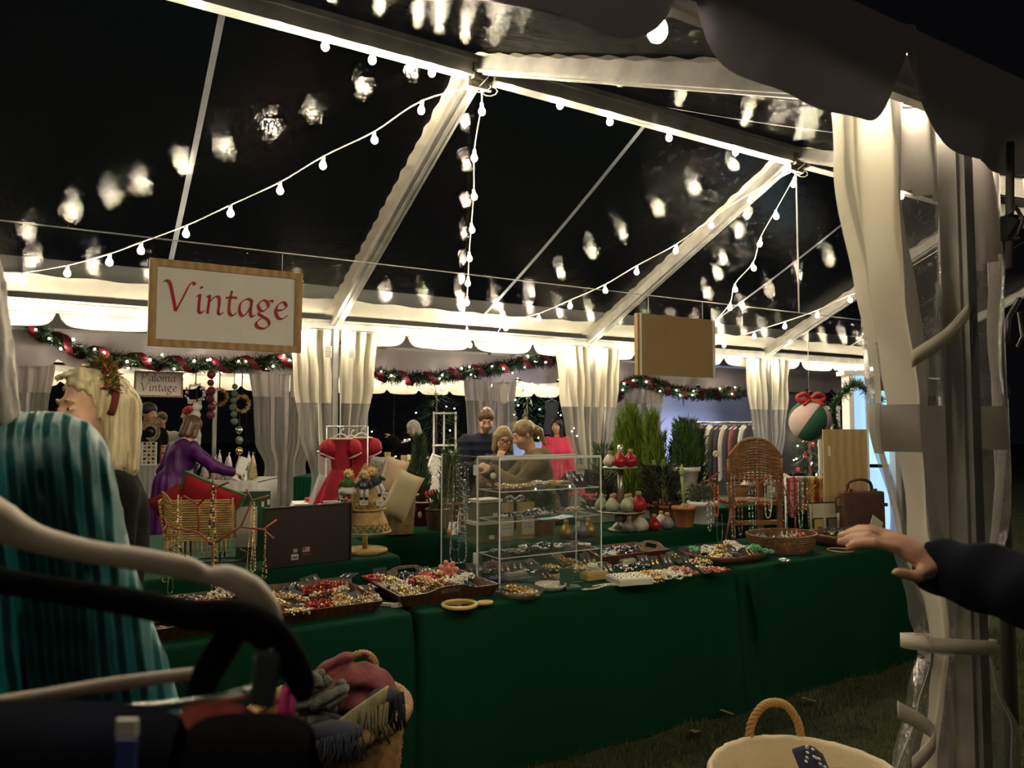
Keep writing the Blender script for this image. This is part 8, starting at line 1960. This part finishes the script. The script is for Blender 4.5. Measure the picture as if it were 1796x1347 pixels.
# ------------------------------------------------------------------ festive corner at the right
YB = 7.4
bp_ = px(1420, 738, YB); t = thing('hanging_ball', 'giant pink and green ball ornament with a red bow', 'ornament', bp_)
RB = 36 * YB / F_PX
for i in range(6):
    m = MB(); a0 = 2 * PI * i / 6 + 2.2
    m.grid(lambda s, q: Vector((RB * math.sin(PI * q) * math.cos(a0 + s * PI / 3), RB * math.sin(PI * q) * math.sin(a0 + s * PI / 3), RB * math.cos(PI * q))) * (1 - .02 * abs(2 * s - 1) ** 6), 8, 16)
    o = m.build('gore', mat('pink_felt', (.62, .44, .42), .85) if i % 2 else mat('green_felt', (.02, .10, .055), .85), t); o.rotation_euler = (.5, .45, 0)
for sx in (-1, 1):
    m = MB(); m.tube(curve_pts([(0, -.02, RB), (sx * .06, -.05, RB + .06), (sx * .13, -.04, RB + .03), (sx * .10, -.05, RB - .01), (0, -.03, RB)], 6), .022, 8); m.build('bow_loop', mat('bright_red', (0, 0, 0)), t)
    m = MB(); m.tube(curve_pts([(0, -.03, RB), (sx * .05, -.09, RB - .02), (sx * .10, -.11, RB - .05)], 5), .016, 8); m.build('bow_tail', mat('bright_red', (0, 0, 0)), t)
m = MB(); m.tube([(0, 0, RB), (0, 0, 2.45 - bp_.z)], .004, 5); m.build('cord', M_WIRE, t)
def xmas_tree(label, x, yb, Y, R, H_, n, nl, sd, ms=None, reds=24, z0=0.0, kl=1.0, name='christmas_tree'):
    t = thing(name, label, 'tree', Vector((px(x, yb, Y).x, Y, z0))); rr = random.Random(sd); m = MB()
    for i in range(n):
        f = rr.random() ** 1.5; z = H_ * (.12 + .86 * f); r = R * (1 - f) * math.sqrt(rr.random()); a = rr.uniform(0, 2 * PI); p = Vector((r * math.cos(a), r * math.sin(a), z)); e = Vector((math.cos(a), math.sin(a), rr.uniform(-.5, .3))).normalized()
        q = p + e * R * .28; s = e.cross(ZUP).normalized() * .012; m.cm = rr.randrange(3); m.add([p - s, p + s, q], [(0, 1, 2)])
    o = m.build('needles', ms or gset('fir_green', (0, 0, 0)), t); o['kind'] = 'stuff'
    m = MB(); m.tube([(0, 0, 0), (0, 0, H_ * .95)], .02, 8); m.build('trunk', M_WALNUT, t)
    for i in range(nl):
        f = rr.random() ** 1.4; a = rr.uniform(PI, 2 * PI); r = R * (1 - f) * 1.08 + .02; led(t, Vector((r * math.cos(a), r * math.sin(a), H_ * (.14 + .84 * f))), kl * rr.uniform(.5, .9))
    for i in range(reds):
        f = rr.random() ** 1.3; a = rr.uniform(PI, 2 * PI); r = R * (1 - f) * 1.05; m = MB(); m.ball((r * math.cos(a), r * math.sin(a), H_ * (.12 + .84 * f)), .028, 8, 6); m.build('bauble', mat('bauble_red', (0, 0, 0)), t)
    return t
xmas_tree('lit christmas tree with red baubles behind the printed scarves', 1422, 850, 9.2, .42, 1.75, 1500, 46, 3, z0=0.0)
# white lattice screen, garland over it and the blue lit cabinet
t = thing('lattice_screen', 'white slatted screen right of the giant ball ornament', 'screen', Vector((px(1455, 800, 7.9).x, 7.9, 0))); zs_ = px(1455, 712, 7.9).z
for x in (-.10, -.03, .03, .10): m = MB(); m.box((x, 0, zs_ / 2), (.028 if abs(x) > .05 else .014, .03, zs_)); m.build('upright', M_WHITE, t)
for z in (.5, .85, 1.02, 1.30, zs_ - .02): m = MB(); m.box((0, 0, z), (.24, .035, .035)); m.build('cross_bar', M_WHITE, t)
garland('loose green cedar garland falling beside the blue lit cabinet', [px(x, y, 7.55) for x, y in ((1545, 700), (1525, 690), (1500, 672), (1478, 690), (1462, 712), (1466, 745), (1482, 775), (1492, 800))], .085, 900, 0, 8, ribbon=False, ms=gset('cedar_green', (.045, .10, .03)))
cb0, cb1 = px(1482, 690, 8.6), px(1560, 690, 8.6); t = thing('lit_cabinet', 'tall white cabinet with blue light painted on as glow', 'cabinet', Vector((cb0.x, 8.6, 0)), -.1); cwid = cb1.x - cb0.x; chh2 = px(1500, 655, 8.6).z
M_GLOWB = mat('blue_painted_glow', (.5, .65, .9), .5, emit=(.30, .55, 1.0, .42)); M_GLOWT = mat('aqua_painted_glow', (.5, .7, .8), .4, noise=None, emit=(.35, .80, .95, .5))  # emission stands in for the blue light falling on the panels
m = MB(); m.box((.03, 0, chh2 / 2), (.05, .25, chh2)); m.build('side_post', M_WHITE, t); m = MB(); m.box((cwid, 0, chh2 / 2), (.05, .25, chh2)); m.build('side_post', M_WHITE, t); m = MB(); m.box((cwid / 2, 0, chh2), (cwid + .1, .27, .05)); m.build('top', M_WHITE, t)
m = MB(); m.box((cwid * .25, .05, chh2 / 2), (cwid * .40, .02, chh2 - .05)); m.build('painted_glow_panel', M_GLOWB, t)
for k in range(4): m = MB(); m.box((cwid * .74, .05, chh2 * (.18 + .21 * k)), (cwid * .46, .02, chh2 * .19)); m.build('pane', M_GLOWT if k > 1 else M_GLOWB, t)
m = MB(); m.box((cwid * .48, .03, chh2 / 2), (.025, .03, chh2)); m.build('mullion', M_WHITE, t)
# dark trees with fairy lights beyond the far tent
for (x, Y, R, H_, nl, sd, lab, ms) in ((925, 18.5, 1.5, 3.6, 60, 41, 'green lit conifer with fairy lights beyond the far tent', gset('lit_conifer', (.03, .10, .04))), (690, 21, 1.3, 3.8, 10, 42, 'dark tree beyond the gap right of the red dresses', None), (765, 17, 1.0, 2.8, 14, 43, 'small dark tree with a few fairy lights behind the ladder shelf', None), (830, 23, 1.4, 4.2, 10, 44, 'dark tree behind the curtain of the man in navy', None), (430, 20, 1.8, 3.4, 0, 45, 'dark tree behind the hanging wreaths', None), (1415, 24, 1.5, 3.6, 6, 46, 'dark tree behind the giant ball ornament', None)):
    xmas_tree(lab, x, 800, Y, R, H_, 1600, nl, sd, ms, reds=0, kl=1.6, name='garden_tree')
flood('green floodlight at the foot of the lit conifer', Vector((px(915, 800, 15.2).x, 15.2, .15)), (.3, 1.0, .5), 40.0, .08, (0, .8, .7))
# ================================================================== clothes on hangers at the lower left, close to the viewer
def tube_px(m, pts, Y, n=10, flat=1.0):
    P = [px(x, y, Y + (d[0] if d else 0)) for x, y, r, *d in pts]; R = [r * Y / F_PX for _, _, r, *d in pts]
    c = curve_pts(P, 6); rr_ = []
    for i in range(len(pts) - 1):
        for j in range(6): rr_.append(R[i] + (R[i + 1] - R[i]) * j / 6)
    rr_.append(R[-1]); m.tube(c, rr_, n); return m
M_HANG = mat('cream_hanger', (.52, .44, .35), .5); M_VELV = mat('black_velvet', (.003, .003, .004), .95, spec=.05)
hg = thing('clothes_hanger', 'cream hanger with a notched arm in the near foreground', 'hanger', px(-120, 860, .62)); h0 = Vector(hg.location)
def rel(o): 
    me = o.data
    for v in me.vertices: v.co -= h0
m = MB(); tube_px(m, [(-120, 830, 20), (-60, 868, 28), (0, 915, 33), (60, 944, 24), (150, 966, 20), (250, 982, 20), (325, 996, 20), (362, 1009, 14), (398, 1012, 21), (440, 1034, 23), (470, 1066, 19), (489, 1098, 8)], .62, 12); rel(m.build('arm', M_HANG, hg))
m = MB(); tube_px(m, [(-120, 830, 20), (-200, 868, 26), (-300, 930, 22), (-420, 970, 20), (-560, 1010, 18), (-640, 1080, 8)], .62, 12); rel(m.build('arm', M_HANG, hg))
m = MB(); tube_px(m, [(-520, 1275, 12), (-200, 1258, 12), (0, 1232, 12), (200, 1200, 12), (365, 1178, 9)], .60, 10); rel(m.build('bar', M_HANG, hg))
m = MB(); tube_px(m, [(-120, 830, 5), (-120, 720, 5), (-90, 660, 5), (-130, 610, 5), (-180, 650, 5)], .62, 8); rel(m.build('hook', M_SILVER, hg))
hg2 = thing('clothes_hanger', 'black velvet hanger crossing below the cream one', 'hanger', px(-100, 990, .56)); h0 = Vector(hg2.location)
m = MB(); tube_px(m, [(-100, 990, 24), (0, 1018, 22), (120, 1038, 22), (240, 1058, 24), (330, 1078, 26), (400, 1080, 30), (455, 1098, 32), (500, 1142, 28), (528, 1195, 24), (532, 1228, 12)], .56, 12); rel(m.build('arm', M_VELV, hg2))
m = MB(); tube_px(m, [(425, 1080, 24), (395, 1130, 26), (365, 1180, 26), (345, 1240, 24)], .57, 10); rel(m.build('strut', M_VELV, hg2))
m = MB(); tube_px(m, [(-100, 990, 24), (-240, 1020, 22), (-400, 1060, 22), (-560, 1130, 12)], .56, 10); rel(m.build('arm', M_VELV, hg2))
m = MB(); tube_px(m, [(-100, 990, 6), (-100, 860, 6), (-70, 800, 5), (-110, 760, 5)], .56, 8); rel(m.build('hook', M_SILVER, hg2))
# trouser hanger: metal bar with a clear clip
hg3 = thing('clip_hanger', 'metal skirt hanger with a grey clip above the red garment', 'hanger', px(300, 1240, .55)); h0 = Vector(hg3.location)
m = MB(); tube_px(m, [(-100, 1262, 9), (100, 1250, 9), (310, 1236, 9), (440, 1213, 9)], .55, 8); rel(m.build('bar', M_SILVER, hg3))
c = px(466, 1188, .55); m = MB(); m.box(c - h0, (.018, .012, .040), Matrix.Rotation(.12, 3, 'Y')); o = m.build('clip', mat('smoke_clip', (.07, .08, .09), .3), hg3); bev(o, .003)
m = MB(); tube_px(m, [(445, 1155, 5), (470, 1150, 7), (482, 1135, 6)], .55, 8); rel(m.build('clip_spring', M_SILVER, hg3))
def hung(label, name, x0, x1, y, Y, drop, m_, thick=.030, seedg=1, sag=0.0):
    p0, p1 = px(x0, y, Y), px(x1, y + sag, Y); t = thing(name, label, 'garment', p0); d = p1 - p0; m = MB()
    def fn(s, q):
        q2 = q * 2 - 1; a = abs(q2); fr = 1 if q2 > 0 else -1
        z = -drop * a; y_ = fr * (thick * min(1, a * 6) ** .5 + .006 * math.sin(s * 17 + seedg) * a)
        return d * s + Vector((0, -y_, z - .01 * (2 * s - 1) ** 4))
    m.grid(fn, 26, 30); m.build('cloth', m_, t); return t
hung('dark navy garment folded over the hangers at the lower left', 'hung_garment', -260, 318, 1228, .50, .45, mat('ink_cloth', (.005, .006, .016), .9, noise=(9, .3), spec=.1), .035, 2)
hung('red garment clipped behind the black sleeve at the lower left', 'hung_garment', 300, 452, 1242, .54, .42, mat('rust_red_cloth', (.24, .018, .018), .75), .02, 4, -12)
hung('black coat hanging beside the scarf basket', 'hung_garment', 330, 548, 1252, .50, .45, mat('black_coat', (.004, .004, .005), .95, spec=.05), .035, 5, -4)
hung('bright pink cloth edge beneath the black hanger', 'hung_garment', 488, 518, 1206, .58, .40, mat('fuchsia_cloth', (.62, .03, .26), .75), .008, 6)
t = thing('garment_label', 'small blue and white label on the navy garment', 'label', px(222, 1312, .455)); m = MB(); m.box((0, 0, -.004), (.012, .002, .018)); m.build('blue_patch', mat('label_blue', (.05, .07, .32), .6), t); m = MB(); m.box((0, 0, .012), (.012, .003, .010)); m.build('white_patch', M_WHITE, t)
# the rail the hangers hang from
m = MB(); m.tube([px(-180, 640, .70), px(-105, 655, .42)], .012, 10); m.build('garment_rail', M_SILVER, label='chrome garment rail beyond the left edge holding the hangers', cat='rail')
# ================================================================== basket of scarves
bc = px(578, 1246, 2.25); bzr = bc.z; bx = thing('scarf_basket', 'tall woven basket heaped with knitted scarves', 'basket', Vector((bc.x, bc.y, 0)))
m = MB(); wicker_body(m, [(.165, 0.0), (.19, bzr * .5), (.215, bzr)], 30, 34, .005, sy=1.15); m.build('wall', mat('honey_wicker', (.38, .215, .075), .6, noise=(22, .45)), bx)
m = MB(); rope_ring(m, .222, .020, bzr, 26, sy=1.15, strands=3, n=220); m.build('rim', mat('honey_wicker', (0, 0, 0)), bx)
M_MAR = mat('maroon_check', (.10, .010, .020), .9, noise=(16, .7, (.17, .045, .040)), bump=(70, .4, .004))
o = iso_obj('scarf', [('+', ('e', (0, 0, 0), (.125, .10, .085), None), .03), ('+', ('e', (.045, -.03, -.03), (.085, .075, .075), None), .03), ('+', ('e', (-.07, -.02, -.03), (.07, .07, .065), None), .03)], M_MAR, h=.006, disp=lambda p: .014 * np.sin(np.sqrt((p[:, 0] - .03) ** 2 + (p[:, 2] + .08) ** 2) * 95 + p[:, 1] * 12) + .004 * np.sin(p[:, 0] * 90 + p[:, 1] * 40))
o.location = px(617, 1205, 2.28); tag(o, 'maroon and pink checked scarf bunched on the scarf basket', 'scarf')
# chunky grey knit
M_GKN = mat('grey_knit', (.11, .115, .095), .95, noise=(40, .4), bump=(120, .7, .006))
m = MB(); rr = random.Random(4); c0_ = px(555, 1240, 2.08)
for i in range(9):
    p = Vector((-.03 + .024 * (i % 4) + rr.uniform(-.01, .01), .02 * (i % 3), .055 - .036 * (i // 2)))
    m.tube([p + Vector((.042 * math.cos(t * .62 + i), .02 * math.sin(t * .9 + i), .024 * math.sin(t * .62 + i * 1.7))) for t in range(9)], .0135, 8)
m.build('scarf', M_GKN, loc=c0_, label='chunky grey knitted scarf coiled at the front of the basket', cat='scarf')
# olive scarf with fringe, navy fringe
def fringe(m, p, d, n, L, sd, w_=.10):
    rr = random.Random(sd)
    for i in range(n):
        q = Vector(p) + Vector(d) * (w_ * (i / n - .5)) + Vector((0, rr.uniform(-.01, .01), 0)); m.tube([q, q + Vector((rr.uniform(-.012, .012), -.008, -L * .5)), q + Vector((rr.uniform(-.025, .025), -.012, -L * rr.uniform(.8, 1.1)))], .0022, 5)
t = thing('scarf', 'olive and cream scarf with a long fringe over the basket', 'scarf', px(625, 1258, 2.08)); m = MB()
m.grid(lambda s, q: Vector((-.10 + .17 * q + .02 * s, -.01 * math.sin(PI * s), -.075 + .13 * q ** .8 + .035 * (s - .5) + .012 * math.sin(s * 9))), 10, 14); o = m.build('cloth', mat('olive_scarf', (.33, .30, .16), .85, noise=(30, .3)), t); o.modifiers.new('t', 'SOLIDIFY').thickness = .006
m = MB(); fringe(m, (.045, -.012, .035), (1, 0, .2), 46, .10, 3, .09); m.build('fringe', mat('olive_fringe', (.22, .19, .10), .9), t)
t = thing('scarf', 'navy fringed scarf hanging over the right rim of the basket', 'scarf', px(676, 1228, 2.15)); m = MB(); m.ball((0, 0, 0), .055, 14, 9, (1.0, .8, .6)); m.build('cloth', mat('navy_wool', (.018, .018, .032), .95), t); m = MB(); fringe(m, (.0, -.04, .02), (1, 0, .3), 50, .09, 5, .12); m.build('fringe', mat('navy_wool', (0, 0, 0)), t)
t = thing('scarf', 'slate blue fringe spilling over the front rim of the basket', 'scarf', px(585, 1296, 1.98)); m = MB(); m.ball((0, .02, .01), .05, 14, 9, (1.5, .7, .55)); m.build('cloth', mat('slate_wool', (.030, .032, .055), .95), t); m = MB(); fringe(m, (.0, -.02, .015), (1, 0, .25), 60, .075, 6, .16); m.build('fringe', mat('slate_wool', (0, 0, 0)), t)
t = thing('basket_filler', 'dark shawl filling the inside of the scarf basket', 'shawl', Vector((bc.x, bc.y, bzr - .06))); m = MB(); m.lathe([(.20, -.02), (.17, .03), (.10, .06), (.001, .07)], 28, sy=1.15, wob=lambda a, z: 1 + .04 * math.cos(7 * a)); m.build('cloth', mat('slate_wool', (0, 0, 0)), t)
m = MB(); rope_ring(m, .045, .010, 0, 10, n=60, strands=3); o = m.build('scarf_ring', mat('honey_wicker', (0, 0, 0)), loc=px(634, 1172, 2.42), label='twist of straw handle behind the maroon scarf', cat='handle'); o.rotation_euler = (1.3, 0, .2)
# ================================================================== cloth lined basket
lc = px(1418, 1366, 2.30); lz = lc.z; lb_ = thing('lined_basket', 'round basket with a cream cloth lining and twisted straw handle', 'basket', Vector((lc.x, lc.y, 0)))
RL = .285
m = MB(); wicker_body(m, [(RL * .80, 0.0), (RL * .93, lz * .5), (RL * .98, lz - .01)], 30, 26, .005); m.build('wall', mat('honey_wicker', (0, 0, 0)), lb_)
m = MB(); m.lathe([(RL * 1.03, lz - .11), (RL * 1.05, lz - .05), (RL * 1.03, lz), (RL * 1.0, lz + .014), (RL * .96, lz), (RL * .93, lz - .08), (RL * .86, lz - .26), (RL * .70, lz - .32), (.001, lz - .33)], 96, wob=lambda a, z: 1 + .008 * math.sin(a * 23) + .006 * math.sin(a * 41 + z * 30)); m.build('lining', mat('calico', (.74, .62, .42), .9, noise=(5, .1), bump=(22, .5, .012)), lb_)
def twisted(m, pts, r, turns, n=90, strands=3):
    c = curve_pts(pts, 20); k = len(c)
    for s in range(strands):
        P = []
        for i in range(k):
            d = (c[min(i + 1, k - 1)] - c[max(i - 1, 0)]).normalized(); x = Vector((0, 1, 0)); y = d.cross(x).normalized(); a = 2 * PI * turns * i / k + 2 * PI * s / strands
            P.append(c[i] + (x * math.cos(a) + y * math.sin(a)) * r * .55)
        m.tube(P, r * .6, 7)
hy0 = RL * .99
for sgn in (1, -1):
    m = MB(); twisted(m, [(-.088, sgn * hy0, lz - .03), (-.082, sgn * hy0, lz + .045), (-.045, sgn * hy0, lz + .105), (0, sgn * hy0, lz + .122), (.045, sgn * hy0, lz + .105), (.080, sgn * hy0, lz + .045), (.086, sgn * hy0, lz - .03)], .013, 9); m.build('handle', mat('straw_rope', (.46, .25, .085), .6), lb_)
pc_ = thing('printed_cloth', 'navy printed cloth folded inside the lined basket', 'cloth', px(1430, 1358, 2.28)); m = MB()
m.grid(lambda s, q: Vector(((s - .5) * .12, (q - .5) * .12, .02 * math.sin(s * 4) + .03 * q)), 8, 8); o = m.build('cloth', mat('navy_print', (.012, .016, .045), .8), pc_); o.rotation_euler = (.5, .15, .3); o.modifiers.new('t', 'SOLIDIFY').thickness = .01
rr = random.Random(8)
for i in range(16):
    m = MB(); a, b_ = rr.uniform(-.05, .05), rr.uniform(-.05, .05); m.lathe([(.006, 0), (.001, .002)], 8, c=(a, b_, .014 + .02 * math.sin((a / .12 + .5) * 4) + .03 * (b_ / .12 + .5) - .004)); q = m.build('dot', M_WHITE, pc_); q.rotation_euler = (.5, .15, .3)
